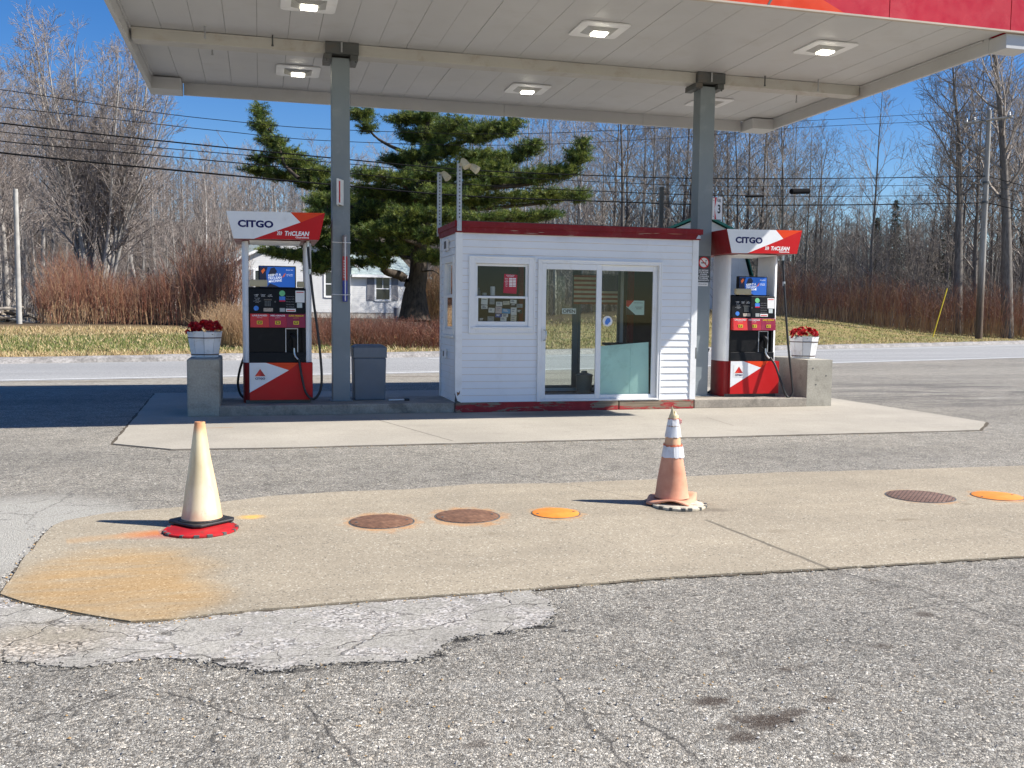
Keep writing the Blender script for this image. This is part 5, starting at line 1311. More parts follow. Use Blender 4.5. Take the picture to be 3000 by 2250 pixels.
# warning sign on the right column
o = empty('warning_sign', (6.79, 13.785, 1.91), 'dark no-smoking warning sign on the right canopy column', 'sign')
mb = MB(); mb.box(6.672, 6.898, 13.7845, 13.788, 1.968, 2.378); mb.build('board', pm('charcoal sign', (0.05, 0.055, 0.06), .5, .15, 8), o)
mb = MB(); mb.box(6.68, 6.865, 13.7845, 13.788, 1.905, 1.962); mb.build('lower_strip', M_PAPER, o)
c = (6.785, 13.783, 2.275)
mb = MB(); mb.prism([(c[0]+.086*math.cos(k*PI/18), 13.7815, c[2]+.086*math.sin(k*PI/18)) for k in range(36)], (0, .0025, 0)); mb.build('disc', M_PAPER, o)
mb = MB()
for k in range(36):
    a0, a1 = k*PI/18, (k+1)*PI/18
    mb.xz([(c[0]+r*math.cos(a), c[2]+r*math.sin(a)) for r, a in ((.074, a0), (.092, a0), (.092, a1), (.074, a1))], 13.780, 13.7812)
mb.xz([(c[0]-.062, c[2]+.052), (c[0]-.052, c[2]+.062), (c[0]+.062, c[2]-.052), (c[0]+.052, c[2]-.062)], 13.7795, 13.7808); mb.build('red_ring', M_RED, o)
mb = MB(); mb.box(c[0]-.05, c[0]+.04, 13.7808, 13.7814, c[2]-.015, c[2]+.003); mb.xz([(c[0]+.03, c[2]+.01), (c[0]+.05, c[2]+.03), (c[0]+.035, c[2]+.045), (c[0]+.025, c[2]+.03)], 13.7808, 13.7814); mb.build('cigarette', M_CAP, o)
text('NO SMOKING\nSTOP MOTOR\nWARNING\nIT IS UNLAWFUL\nTO DISPENSE\nGASOLINE INTO', 6.785, 13.784, 2.075, .19, .18, M_WLET, o, bold=.12, lh=1.0)
text('APPROVED CONTAINERS', 6.772, 13.784, 1.935, .15, .015, M_DLET, o)

# ------------------------------------------------------------------ covers in the slab
def cover_mat(name, kind):
    g = G(name); v = g.obj()
    if kind == 'orange':
        n = g.noise(9, 5, .7, v=v)
        g.set(g.ramp(n, [(.3, (0.72, 0.20, 0.02, 1)), (.6, (0.80, 0.27, 0.035, 1)), (.8, (0.70, 0.30, 0.12, 1))]), .6); return g.m
    base = g.ramp(g.noise(14, 6, .75, v=v), [(.3, (0.10, 0.048, 0.028, 1)), (.55, (0.24, 0.12, 0.068, 1)), (.8, (0.38, 0.23, 0.14, 1))]) if kind == 'ribbed' else g.ramp(g.noise(16, 6, .75, v=v), [(.3, (0.13, 0.075, 0.056, 1)), (.6, (0.26, 0.155, 0.115, 1)), (.8, (0.38, 0.25, 0.19, 1))])
    rot = rad(52) if kind == 'ribbed' else rad(45)
    sp = g.sep(g.mapv(v, rot=(0, 0, rot), scale=(34, 34, 34)))
    w1 = g.math('ABSOLUTE', g.math('SINE', g.math('MULTIPLY', sp[0], 3.1416)))
    if kind == 'diamond':
        w2 = g.math('ABSOLUTE', g.math('SINE', g.math('MULTIPLY', sp[1], 3.1416))); w1 = g.math('MINIMUM', w1, w2)
    m = g.mapr(w1, .15, .5)
    col = g.mix(g.math('MULTIPLY', g.math('SUBTRACT', 1.0, m), .85), base, (0.03, 0.02, 0.015))
    g.set(col, .8, .2); g.bump(m, .8, .004); return g.m
M_CRIB = cover_mat('rusty ribbed iron', 'ribbed'); M_CDIA = cover_mat('dark diamond plate iron', 'diamond'); M_CORG = cover_mat('orange painted iron', 'orange')
clab = ['rusty ribbed manhole cover nearest the pale cone', 'rusty ribbed manhole cover between the other rusty one and an orange lid', 'orange manhole lid left of the banded cone', 'dark diamond-pattern manhole cover on the right of the slab', 'orange manhole lid cut close to the right edge of the picture']
for (px, py, hw, kind), lb in zip(COVERS, clab):
    c, r = cover_geo(px, py, hw)
    o = empty('manhole_cover', (c.x, c.y, .014), lb, 'manhole cover', 'covers set in the tank slab')
    m = {'ribbed': M_CRIB, 'diamond': M_CDIA, 'orange': M_CORG}[kind]
    mb = MB(); mb.lathe([(r*.955, -.0), (r*.955, .002), (r*.945, .003)], (c.x, c.y, .0165), 40)
    mb.build('lid', m, o, smooth=True)
    mb = MB()
    for k in range(40):
        a0, a1 = 2*PI*k/40, 2*PI*(k+1)/40
        f = lambda rr, a, z: (c.x+rr*math.cos(a), c.y+rr*math.sin(a), z)
        mb.quad(f(r*.965, a0, .0165), f(r*.965, a1, .0165), f(r*1.0, a1, .0165) if 0 else f(r, a1, .0165), f(r, a0, .0165)); mb.quad(f(r, a0, .0165), f(r, a1, .0165), f(r*1.01, a1, .0145), f(r*1.01, a0, .0145))
    mb.f = [tuple(reversed(q)) for q in mb.f]
    mb.build('rim', M_CAP, o)
    mb = MB()
    for sx in (-1, 1): mb.lathe([(.011, 0), (.011, .0015)], (c.x+sx*r*.78, c.y+.01*sx, .0197), 10)
    mb.build('lift_hole', M_CAP, o)

# ------------------------------------------------------------------ traffic cones
def cone_mat1():
    g = G('sun-bleached cone'); v = g.obj(); z = g.sep(v)[2]
    n = g.noise(5, 5, .65, v=g.mapv(v, scale=(1, 1, .35)))
    base = g.ramp(n, [(.3, (0.62, 0.50, 0.27, 1)), (.55, (0.77, 0.69, 0.46, 1)), (.8, (0.82, 0.77, 0.60, 1))])
    org = g.ramp(g.noise(14, 4, v=v), [(.3, (0.55, 0.22, 0.09, 1)), (.7, (0.68, 0.38, 0.20, 1))])
    zz = g.math('ADD', z, g.math('MULTIPLY', g.math('SUBTRACT', n, .5), .16))
    base = g.mix(g.mapr(zz, .57, .66), base, org); base = g.mix(g.mapr(zz, .115, .045, 0, .75), base, (0.70, 0.42, 0.27))
    side = g.seg if False else g.sep(v)[0]
    base = g.mix(g.math('MULTIPLY', g.mapr(g.math('SUBTRACT', side, g.math('MULTIPLY', g.math('SUBTRACT', .71, z), .16)), -.012, .012), .5), base, (0.62, 0.36, 0.16))
    sc_ = g.noise(24, 7, .8, v=g.mapv(v, scale=(1, 1, .4))); base = g.mix(g.mapr(sc_, .58, .70, 0, .55), base, (0.34, 0.25, 0.14))
    g.set(base, .55, spec=.4); g.p.inputs['Subsurface Weight'].default_value = .0
    g.bump(g.noise(60, 3, v=v), .1, .002); return g.m
def cone_mat2():
    g = G('faded salmon cone'); v = g.obj(); z = g.sep(v)[2]
    n = g.noise(6, 5, .65, v=v)
    base = g.ramp(n, [(.3, (0.58, 0.25, 0.15, 1)), (.6, (0.68, 0.34, 0.215, 1)), (.8, (0.72, 0.42, 0.29, 1))])
    zz = g.math('ADD', z, g.math('MULTIPLY', g.math('SUBTRACT', n, .5), .05))
    base = g.mix(g.mapr(zz, .40, .44, 0, .7), base, (0.72, 0.45, 0.25)); base = g.mix(g.mapr(zz, .60, .63), base, (0.74, 0.62, 0.36))
    sc_ = g.noise(26, 6, .8, v=g.mapv(v, scale=(1.4, 1.4, .5))); base = g.mix(g.mapr(sc_, .62, .72, 0, .8), base, (0.10, 0.06, 0.05))
    g.set(base, .6, spec=.35); g.bump(g.noise(50, 3, v=v), .12, .002); return g.m
def cone_body(mb, c, rb, rt, h, z0, seed, wob=.004, n=36, rows=16, tip=None, ms=None):
    rr = random.Random(seed); base = len(mb.v); ph = rr.uniform(0, 6)
    for k in range(rows+1):
        t = k/rows; r = rb+(rt-rb)*t
        if k == 0: r += .004
        for j in range(n):
            a = 2*PI*j/n; q = r+wob*math.sin(2*a+ph+t*3)*math.sin(t*PI*1.3)
            mb.v.append((c[0]+q*math.cos(a)+.003*math.sin(t*4+ph), c[1]+q*math.sin(a), c[2]+z0+(h-z0)*t))
    for k in range(rows):
        for j in range(n):
            j2 = (j+1) % n; mb.f.append((base+k*n+j, base+k*n+j2, base+(k+1)*n+j2, base+(k+1)*n+j)); mb.mi.append(0)
    e = base+rows*n; i = len(mb.v)
    for j in range(n):                        # open mouth with a thick lip
        a = 2*PI*j/n; mb.v.append((c[0]+(rt*.62)*math.cos(a), c[1]+(rt*.62)*math.sin(a), c[2]+h-.001))
    for j in range(n):
        a = 2*PI*j/n; mb.v.append((c[0]+(rt*.62)*math.cos(a), c[1]+(rt*.62)*math.sin(a), c[2]+h-.06))
    for j in range(n):
        j2 = (j+1) % n; mb.f.append((e+j, e+j2, i+j2, i+j)); mb.mi.append(0); mb.f.append((i+j, i+j2, i+n+j2, i+n+j)); mb.mi.append(0)
CX, CY = -.392, 6.60
cone = empty('traffic_cone', (CX, CY, .036), 'tall sun-bleached pale cone with a black square base, on the red lid', 'traffic cone', 'traffic cones on the tank slab')
mb = MB(); cone_body(mb, (CX, CY, .036), .132, .030, .674, .020, 4)
cb = mb.build('cone_body', cone_mat1(), cone, smooth=True)
mb = MB(); hw = .166
def rotp(x, y, an, c=(CX, CY)): return (c[0]+x*math.cos(an)-y*math.sin(an), c[1]+x*math.sin(an)+y*math.cos(an))
an = rad(41)
def oct_(w, k): return [rotp(x, y, an) for x, y in ((w, -w+k), (w, w-k), (w-k, w), (-w+k, w), (-w, w-k), (-w, -w+k), (-w+k, -w), (w-k, -w))]
lo = oct_(hw, .035); up = oct_(hw*.97, .035); i = len(mb.v)
mb.xy(lo, .036, .056)
mb.lathe([(.155, .0565), (.150, .063), (.139, .066)], (CX, CY, 0), 36)
for k in range(4):
    x, y = rotp(0, 0, 0); 
mb.build('cone_base', M_RUBBER, cone, bevel=.007)
# red lid under it
LX, LY = -.385, 6.43; LR = .232
M_REDLID = pm('red painted lid', (0.42, 0.010, 0.014), .6, .2, 6, dirt=(0.12, 0.035, 0.025, 1), dirt_amt=.85, dscale=14, spec=.3, bump=.4, fscale=60)
def notched_ring(cx, cy, R_, z0, z1, mat, name, label, n=14, lidmat=None, group=None, ring_mat=None):
    o = empty(name, (cx, cy, .014), label, 'cover', group)
    mb = MB()
    mb.lathe([(R_, 0), (R_+.003, z1*.35), (R_+.001, z1*.8), (R_*.975, z1*.95), (R_*.96, z1*.85), (R_*.9, z1*.85), (R_*.88, z1)], (cx, cy, z0), 56)
    rsl = random.Random(n)
    for k in range(n):
        a = 2*PI*(k+rsl.uniform(-.28, .28))/n+.15; w = rsl.uniform(.009, .021); r0, r1 = R_*.93, R_+.0045
        tx_, ty_ = -math.sin(a), math.cos(a)
        p = [(cx+r0*math.cos(a)+s*w*tx_, cy+r0*math.sin(a)+s*w*ty_) for s in (-1, 1)]; q_ = [(cx+r1*math.cos(a)+s*w*tx_, cy+r1*math.sin(a)+s*w*ty_) for s in (-1, 1)]
        mb.xy([p[0], q_[0], q_[1], p[1]], z0+.002, z0+z1+.0008, 1)
    mb.build('rim', [mat, M_CAP], o, smooth=True)
    return o
notched_ring(LX, LY, LR, .0145, .017, M_REDLID, 'spill_cover', 'red painted notched cover under the pale cone')
# second cone
DX, DY = 3.03, 6.60
cone = empty('traffic_cone', (DX, DY, .05), 'salmon cone with torn white tape bands and a ripped tip, on a pale notched ring', 'traffic cone', 'traffic cones on the tank slab')
mb = MB(); cone_body(mb, (DX, DY, .05), .128, .030, .645, .018, 9, wob=.006)
# ripped tip: two uneven points
for s, hh, w in ((-1, .075, .8), (1, .035, .7)):
    ring = [(DX+.029*math.cos(a), DY+.029*math.sin(a), .694) for a in [PI*(.5 if s < 0 else -.5)+PI*k/8 for k in range(9)]]
    tipp = (DX+s*.012, DY+.0, .694+hh)
    for k in range(8): mb.poly([ring[k], ring[k+1], tipp], 0)
M_CONE2 = cone_mat2()
mb.build('cone_body', M_CONE2, cone, smooth=True, ang=35)
mb = MB(); nb = 40; ra = random.Random(4); base = 0; rings = []
for k, (w, zz) in enumerate(((.110, .064), (.150, .060), (.182, .056))):
    for j in range(nb):
        a = 2*PI*j/nb; sq = 1/max(abs(math.cos(a+.6)), abs(math.sin(a+.6)))**.7
        r = w*(sq if k else 1.0); curl = (.022*math.sin(3*a+1)+.016*math.sin(2*a)) * (0, .4, 1)[k]
        mb.v.append((DX+r*math.cos(a), DY+r*math.sin(a), zz+curl-(.012 if k == 2 and math.sin(a) < -.3 else 0)))
for k in range(2):
    for j in range(nb):
        j2 = (j+1) % nb; mb.f.append((k*nb+j, (k+1)*nb+j, (k+1)*nb+j2, k*nb+j2)); mb.mi.append(0)
bo = mb.build('cone_base', M_CONE2, cone, smooth=True)
sm = bo.modifiers.new('thick', 'SOLIDIFY'); sm.thickness = .012; sm.offset = -1
M_TAPE = pm('scuffed white tape', (0.70, 0.71, 0.72), .5, .08, 12, dirt=(0.40, 0.33, 0.28, 1), dirt_amt=.6, dscale=14)
M_TAPER = pm('orange tape', (0.62, 0.13, 0.05), .5, .08, 12)
def band(z0, z1, mat, name, seed, off=.004, a0=0, a1=2*PI):
    mb = MB(); rr = random.Random(seed); n = 40; H = .645; f = lambda z: .128+(.030-.128)*(z-.018)/(H-.018)
    for row in range(4):
        for j in range(n+1):
            a = a0+(a1-a0)*j/n; z = z0+(z1-z0)*row/3+(rr.uniform(-.005, .005) if row in (0, 3) else 0)
            r = f(z)+off+rr.uniform(0, .003)+.002*math.sin(a*5+seed); mb.v.append((DX+r*math.cos(a), DY+r*math.sin(a), .05+z))
    for row in range(3):
        for j in range(n): a = row*(n+1)+j; mb.f.append((a, a+1, a+n+2, a+n+1)); mb.mi.append(0)
    mb.build(name, mat, cone, smooth=True)
band(.565, .615, M_TAPE, 'tape_band', 1); band(.615, .622, M_TAPER, 'tape_band', 5, .005); band(.478, .562, M_TAPE, 'tape_band', 2, .0045)
band(.412, .424, M_TAPER, 'tape_band', 6, .005); band(.325, .410, M_TAPE, 'tape_band', 3); band(.328, .408, M_TAPE, 'tape_patch', 7, .009, -1.9, .3)
mb = MB()
for k in range(7):
    a = k*.9; mb.poly([(DX+.03, DY-.01, .663), (DX+.055+.01*math.sin(a), DY-.015+.02*math.cos(a), .655+.012*math.sin(a*1.7)), (DX+.058+.01*math.cos(a), DY-.01+.015*math.sin(a), .63+.01*math.cos(a))])
mb.build('tape_tail', pm('pink tape', (0.75, 0.40, 0.38), .6, .1, 12), cone)
M_RINGP = pm('flaked cream ring', (0.52, 0.46, 0.35), .8, .25, 20, dirt=(0.09, 0.07, 0.05, 1), dirt_amt=.95, dscale=11, bump=.5, fscale=60)
notched_ring(3.045, 6.50, .205, .0145, .022, M_RINGP, 'spill_ring', 'pale flaking notched ring under the salmon cone', n=15)

# ------------------------------------------------------------------ houses across the road
HB = at(2050, 915, 62)
_terr0 = terr
def local_frame(px, py, depth, yaw):
    p = at(px, py, depth); a = Vector((math.cos(yaw), math.sin(yaw), 0)); b = Vector((-a.y, a.x, 0))
    return p, a, b
M_CLAP = G('white clapboards')
def _clap(g):
    z = g.sep(g.pos)[2]
    w = g.math('FRACT', g.math('MULTIPLY', z, 1/0.13))
    c = g.ramp(g.noise(1.5, 5), [(.3, (0.66, 0.66, 0.65, 1)), (.7, (0.78, 0.78, 0.765, 1))])
    g.set(c, .65); g.bump(w, .9, .02); return g.m
M_CLAP = _clap(M_CLAP)
M_SHING = pm('grey green shingles', (0.30, 0.36, 0.35), .85, .25, 5, fine=.4, fscale=18)
M_GREENR = pm('green metal roof', (0.02, 0.17, 0.12), .45, .1, 2)
M_SHUT = pm('grey shutter', (0.20, 0.20, 0.215), .7, .1, 5)
M_DARKGL = pm('dark house window', (0.025, 0.03, 0.035), .08, .2, 3)
M_FOUND = pm('foundation stone', (0.36, 0.33, 0.29), .9, .3, 3, bump=.4, fscale=8)
M_REDDOOR = pm('red house door', (0.50, 0.05, 0.035), .5, .1, 4)
hp0, ha, hb_ = local_frame(680, 930, 58, rad(15))
hz0 = hp0.z
house = empty('house', (hp0.x, hp0.y, hz0), 'white clapboard house with grey shutters, partly behind the pine and left pump', 'house')
def HP(x, y, z): return tuple(Vector((hp0.x, hp0.y, hz0-0.15)) + ha*x*1.19 + hb_*y + Vector((0, 0, z*(1+x*.004))))
def hbox(mb, x0, x1, y0, y1, z0, z1, m=0):
    mb.hexa([HP(x0, y0, z0), HP(x1, y0, z0), HP(x1, y1, z0), HP(x0, y1, z0)], [HP(x0, y0, z1), HP(x1, y0, z1), HP(x1, y1, z1), HP(x0, y1, z1)], m)
mb = MB()
mb.prism([HP(0, 0, .5), HP(6.4, 0, .5), HP(6.4, 0, 3.55), HP(3.55, 0, 5.45), HP(0, 0, 3.55)], hb_*8, 0)
hbox(mb, 6.4, 10.1, 0.35, 7, .5, 2.95); mb.prism([HP(10.1, .36, 2.9), HP(10.1, 7, 2.9), HP(10.1, 3.6, 4.5)], ha*-.3, 0)
hbox(mb, 10.1, 11.5, 1.6, 6, .3, 2.75)
mb.build('wall', M_CLAP, house)
mb = MB(); hbox(mb, .02, 6.38, .03, 7.9, -.6, .5); hbox(mb, 6.38, 10.08, .38, 6.9, -.6, .5); hbox(mb, 10.08, 11.45, 1.63, 5.9, -.6, .3); mb.build('foundation', M_FOUND, house)
def roof_slab(mb, p0, p1, off, th, m=0):
    mb.hexa([p0, p1, tuple(Vector(p1)+off), tuple(Vector(p0)+off)], [tuple(Vector(q)+Vector((0, 0, th))) for q in (p0, p1, Vector(p1)+off, Vector(p0)+off)], m)
mb = MB(); roof_slab(mb, HP(-.35, -.3, 3.32), HP(3.55, -.3, 5.47), hb_*8.6, .12, 0); roof_slab(mb, HP(3.55, -.3, 5.47), HP(6.75, -.3, 3.35), hb_*8.6, .12, 0)
mb.hexa([HP(6.3, .05, 2.82), HP(10.35, .05, 2.82), HP(10.35, 3.7, 4.5), HP(6.3, 3.7, 4.5)], [HP(6.3, .05, 2.95), HP(10.35, .05, 2.95), HP(10.35, 3.7, 4.63), HP(6.3, 3.7, 4.63)], 0)
mb.hexa([HP(6.3, 3.7, 4.5), HP(10.35, 3.7, 4.5), HP(10.35, 7.3, 2.8), HP(6.3, 7.3, 2.8)], [HP(6.3, 3.7, 4.63), HP(10.35, 3.7, 4.63), HP(10.35, 7.3, 2.93), HP(6.3, 7.3, 2.93)], 0)
hbox(mb, 10.0, 11.8, 1.3, 6.2, 2.76, 2.9); mb.build('roof', M_SHING, house)
mb = MB(); roof_slab(mb, HP(-.38, -.34, 3.26), HP(3.55, -.34, 5.42), hb_*.035, .17); roof_slab(mb, HP(3.55, -.34, 5.42), HP(6.78, -.34, 3.29), hb_*.035, .17); hbox(mb, 6.5, 10.38, -.0, .045, 2.76, 2.93); mb.build('fascia', M_WHITE, house)
for (xa, xb, za, zb, sL, sR) in ((4.98, 5.69, 1.55, 3.03, 0, 1), (8.0, 8.8, 1.36, 2.74, 1, 1), (1.2, 2.0, 1.55, 3.03, 1, 1)):
    y0 = 0.0 if xa < 6.4 else .35
    mb = MB()
    for q in ((xa-.1, xa, za-.1, zb+.1), (xb, xb+.1, za-.1, zb+.1), (xa, xb, zb, zb+.1), (xa, xb, za-.12, za), (xa, xb, (za+zb)/2-.03, (za+zb)/2+.03)): hbox(mb, q[0], q[1], y0-.06, y0-.005, q[2], q[3])
    hbox(mb, (xa+xb)/2-.015, (xa+xb)/2+.015, y0-.045, y0-.008, (za+zb)/2+.03, zb)
    w_ = mb.build('window', M_WHITE, house)
    mb = MB(); hbox(mb, xa, xb, y0-.03, y0-.004, za, zb); mb.build('pane', M_DARKGL, w_)
    for f, (sa, sb) in ((sL, (xa-.53, xa-.12)), (sR, (xb+.12, xb+.53))):
        if f:
            mb = MB(); hbox(mb, sa, sb, y0-.05, y0-.004, za-.05, zb+.05)
            for k in range(12): z = za+(zb-za)*k/12; hbox(mb, sa+.05, sb-.05, y0-.058, y0-.051, z, z+.06)
            mb.build('shutter', M_SHUT, house)
mb = MB(); hbox(mb, 10.25, 11.05, 1.54, 1.595, .35, 2.3); dr = mb.build('door', M_REDDOOR, house)
mb = MB(); hbox(mb, 10.4, 10.9, 1.525, 1.538, 1.45, 2.1); mb.build('pane', M_CLAP, dr)
# barn with a green gambrel roof
bp0, ba, bb = local_frame(2053, 905, 62, rad(-20))
_bz = bp0.z
def terr(x, y):
    z = _terr0(x, y); s = (y - yfar(x))*0.944
    r2 = ((x-bp0.x)**2+(y-bp0.y)**2)
    if s > 1: z += 1.05*math.exp(-r2/(2*7.5**2))*min(1, (s-1)/8)
    if s > 48: z += (min(s, 230)-48)*0.13
    return z
barn = empty('barn', (bp0.x, bp0.y, terr(bp0.x, bp0.y)), 'white barn with a green gambrel roof, behind the right canopy column', 'barn')
bz0 = _bz - .25
def BP(x, y, z): return tuple(Vector((bp0.x, bp0.y, bz0)) + ba*x + bb*y + Vector((0, 0, z)))
gl = [(-3.55, -1.2), (3.15, -1.2), (3.15, 2.1), (2.35, 5.0), (0, 6.2), (-2.9, 5.0), (-3.55, 2.1)]
mb = MB(); mb.prism([BP(x, 0, z) for x, z in gl], bb*9, 0); mb.build('wall', M_CLAP, barn)
mb = MB(); rl = [(3.42, 1.75), (2.5, 5.02), (0, 6.3), (-3.05, 5.02), (-3.85, 1.75)]
for (xa, za), (xb, zb) in zip(rl, rl[1:]):
    mb.hexa([BP(xa, -.3, za), BP(xb, -.3, zb), BP(xb, 9.3, zb), BP(xa, 9.3, za)], [BP(xa+.02, -.3, za+.16), BP(xb+.0, -.3, zb+.16), BP(xb+.0, 9.3, zb+.16), BP(xa+.02, 9.3, za+.16)])
mb.build('roof', M_GREENR, barn)
mb = MB()
for xx in (-2.4, -1.2, 0, 1.2, 2.4): mb.prism([BP(xx, -.02, -.2), BP(xx+.03, -.02, -.2), BP(xx+.03, -.02, 4.8), BP(xx, -.02, 4.8)], bb*-.02)
mb.build('batten', M_WHITE, barn)
# re-seat the ground mesh on the final terrain
gme = bpy.data.objects['ground'].data
for v in gme.vertices:
    s = (v.co.y - yfar(v.co.x))*0.944
    if s >= 0.99: v.co.z = terr(v.co.x, v.co.y)
gme.update()

# ------------------------------------------------------------------ utility poles and wires
M_POLE = G('weathered pole')
def _pole(g):
    z = g.sep(g.pos)[2]
    n = g.noise(2, 6, .7, v=g.mapv(g.pos, scale=(9, 9, .7)))
    top = g.ramp(n, [(.3, (0.19, 0.18, 0.16, 1)), (.7, (0.38, 0.36, 0.33, 1))]); bot = g.ramp(n, [(.3, (0.05, 0.035, 0.025, 1)), (.7, (0.17, 0.12, 0.08, 1))])
    g.set(g.mix(g.mapr(g.math('ADD', z, g.math('MULTIPLY', n, 2.0)), 6.2, 3.0), top, bot), .9); g.bump(n, .5, .01); return g.m
M_POLE = _pole(M_POLE)
P0 = at(2867, 987, 54.5); PX, PY = P0.x, P0.y; pz = terr(PX, PY)
pole = empty('utility_pole', (PX, PY, pz), 'tall weathered utility pole with a crossarm at the right edge of the woods', 'utility pole')
PT = at(2896, 335, 54.5).z
mb = MB(); mb.tube([(PX, PY, pz-.1), (PX, PY, pz+4), (PX, PY, pz+8), (PX, PY, PT)], [.20, .18, .155, .12], 16); mb.build('pole', M_POLE, pole, smooth=True)
rdv = Vector((.92, .39, 0)).normalized(); nv = Vector((-rdv.y, rdv.x, 0))
mb = MB(); c = Vector((PX, PY, PT-.55)); a = c-nv*1.35-rdv*.16; b = c+nv*1.35-rdv*.16
mb.tube([a, b], .065, 4); mb.tube([c-nv*.75-rdv*.17, Vector((PX, PY, PT-1.25))-rdv*.14], .02, 4); mb.tube([c+nv*.75-rdv*.17, Vector((PX, PY, PT-1.25))-rdv*.14], .02, 4)
arm = mb.build('crossarm', M_POLE, pole)
for k in (-1.2, .75, 1.2):
    q = c+nv*k-rdv*.16; mb = MB(); mb.lathe([(.035, 0), (.07, .06), (.04, .12), (.065, .17), (.03, .22)], (q.x, q.y, q.z+.05), 10); mb.build('insulator', M_GALV, arm, smooth=True)
mb = MB(); mb.lathe([(.05, 0), (.07, .07), (.04, .14)], (PX, PY, PT), 10); mb.build('insulator', M_GALV, pole, smooth=True)
for py in (540, 596):
    z = at(2893, py, 54.5).z; mb = MB(); mb.tube([(PX, PY, z-.06), (PX, PY, z+.06)], .19, 16); mb.build('clamp_band', M_CAP, pole)
Q = Vector((-34.0, yfar(-34.0)+4.2, 0)); WN = Vector((-(PY-Q.y), PX-Q.x, 0)).normalized()
def onplane(px, py, off=0.0):
    d = ray(px, py); t = ((Vector((PX, PY, 0))-Vector((0, 0, 0))).dot(WN)+off)/d.dot(WN)
    return Vector((0, 0, CAM_H))+d*t
M_WIRE = pm('black cable', (0.010, 0.010, 0.011), .9, .1, 3, spec=.05); M_WIREA = pm('bare aluminium wire', (0.40, 0.41, 0.42), .35, .1, 3, metal=.6)
wires = [([(-300, 226), (0, 262), (400, 322), (650, 352), (975, 379), (1500, 392), (2000, 372), (2470, 308 + 40), (2896, 322)], .012, M_WIRE, 'thin top wire of the line, crossing the sky at the left'),
         ([(-300, 282), (0, 313), (400, 357), (650, 384), (975, 413), (1500, 425), (2000, 402), (2374, 372), (2870, 350)], .012, M_WIRE, 'second thin wire from the top of the line'),
         ([(-300, 318), (0, 360), (400, 405), (975, 463), (1380, 498), (1800, 516), (2096, 523), (2500, 522), (2893, 516)], .024, M_WIRE, 'thick black cable, third from the top of the line'),
         ([(-300, 348), (0, 386), (400, 427), (975, 476), (1380, 512), (1800, 535), (2096, 545), (2500, 545), (2893, 540)], .014, M_WIRE, 'thin cable just under the thick third one'),
         ([(-300, 372), (0, 413), (400, 450), (975, 503), (1380, 541), (1800, 562), (2100, 572), (2500, 575), (2893, 570)], .018, M_WIRE, 'cable second from the bottom of the line'),
         ([(-300, 406), (0, 447), (400, 488), (975, 541), (1380, 575), (1800, 591), (2100, 600), (2500, 600), (2893, 594)], .030, M_WIRE, 'thickest lowest black cable of the line')]
def catmull(pts, n=8):
    out = []
    for i in range(len(pts)-1):
        p0 = pts[max(i-1, 0)]; p1 = pts[i]; p2 = pts[i+1]; p3 = pts[min(i+2, len(pts)-1)]
        for j in range(n):
            t = j/n; out.append(.5*((2*p1)+(p2-p0)*t+(2*p0-5*p1+4*p2-p3)*t*t+(3*p1-p0-3*p2+p3)*t**3))
    out.append(pts[-1]); return out
for k, (pts, r, m, lb) in enumerate(wires):
    w = catmull([onplane(*p) for p in pts]); end = w[-1]
    w += [end + rdv*q + Vector((0, 0, -.0012*q*(60-q)*.5)) for q in (5, 12, 20, 30, 45, 60)]
    mb = MB(); mb.tube(w, r, 6); tag(mb.build('wire', m, org=w[0], smooth=True), lb, 'wire', 'overhead wires along the road')
for (xa, xb, y, r, k, lb) in ((2316, 2371, 561, .13, 0, 'larger black splice case hanging on the overhead cables'), (2184, 2238, 575, .06, 0, 'slim black splice case hanging on the overhead cables')):
    a = onplane(xa, y); b = onplane(xb, y-1); mb = MB(); d = (b-a)
    mb.tube([a, a+d*.04, b-d*.04, b], [r*.55, r, r, r*.55], 12); tag(mb.build('splice_case', M_WIRE, org=a, smooth=True), lb, 'splice case')
q = at(56, 920, 40); qz = terr(q.x, q.y); qt = at(46, 557, 40)
o = empty('stub_pole', (q.x, q.y, qz), 'short grey wooden pole by the woodpile on the far left', 'pole')
mb = MB(); mb.tube([(q.x, q.y, qz-.1), (q.x-.0, q.y, qz+2.5), (q.x-.0, q.y, qt.z)], [.115, .105, .09], 12); mb.build('pole', pm('grey pole wood', (0.40, 0.385, 0.355), .9, .25, 3, bump=.4, fscale=20), o, smooth=True)
a = at(2733, 980, 53); b = at(2775, 845, 53); mb = MB(); a.z = terr(a.x, a.y); mb.tube([a, b], .03, 8)
tag(mb.build('guy_marker', M_YELLOW, org=a, smooth=True), 'leaning yellow guy-wire guard in front of the right thicket', 'guy guard')
# barrel and woodpile
q = at(1168, 930, 55); z = terr(q.x, q.y); mb = MB(); mb.lathe([(.27, 0), (.30, .02), (.30, .3), (.315, .31), (.30, .33), (.30, .8), (.28, .83)], (q.x, q.y, z), 18)
tag(mb.build('barrel', pm('grey barrel', (0.16, 0.165, 0.17), .6, .3, 5), org=(q.x, q.y, z), smooth=True), 'grey barrel beside the house, left of the pine trunk', 'barrel')
rw = random.Random(6); o = None; q = at(48, 918, 42); z = terr(q.x, q.y); mb = MB()
for k in range(34):
    a = Vector((q.x+rw.uniform(-1.5, .8), q.y+rw.uniform(-.6, .9), z+rw.uniform(.05, .8)*(1-abs(k-17)/30))); an = rw.uniform(0, PI); d = Vector((math.cos(an), math.sin(an)*.5, rw.uniform(-.25, .3)))*rw.uniform(.3, .8)
    mb.tube([a-d, a+d], rw.uniform(.04, .11), 7, rw.choice((0, 0, 1)))
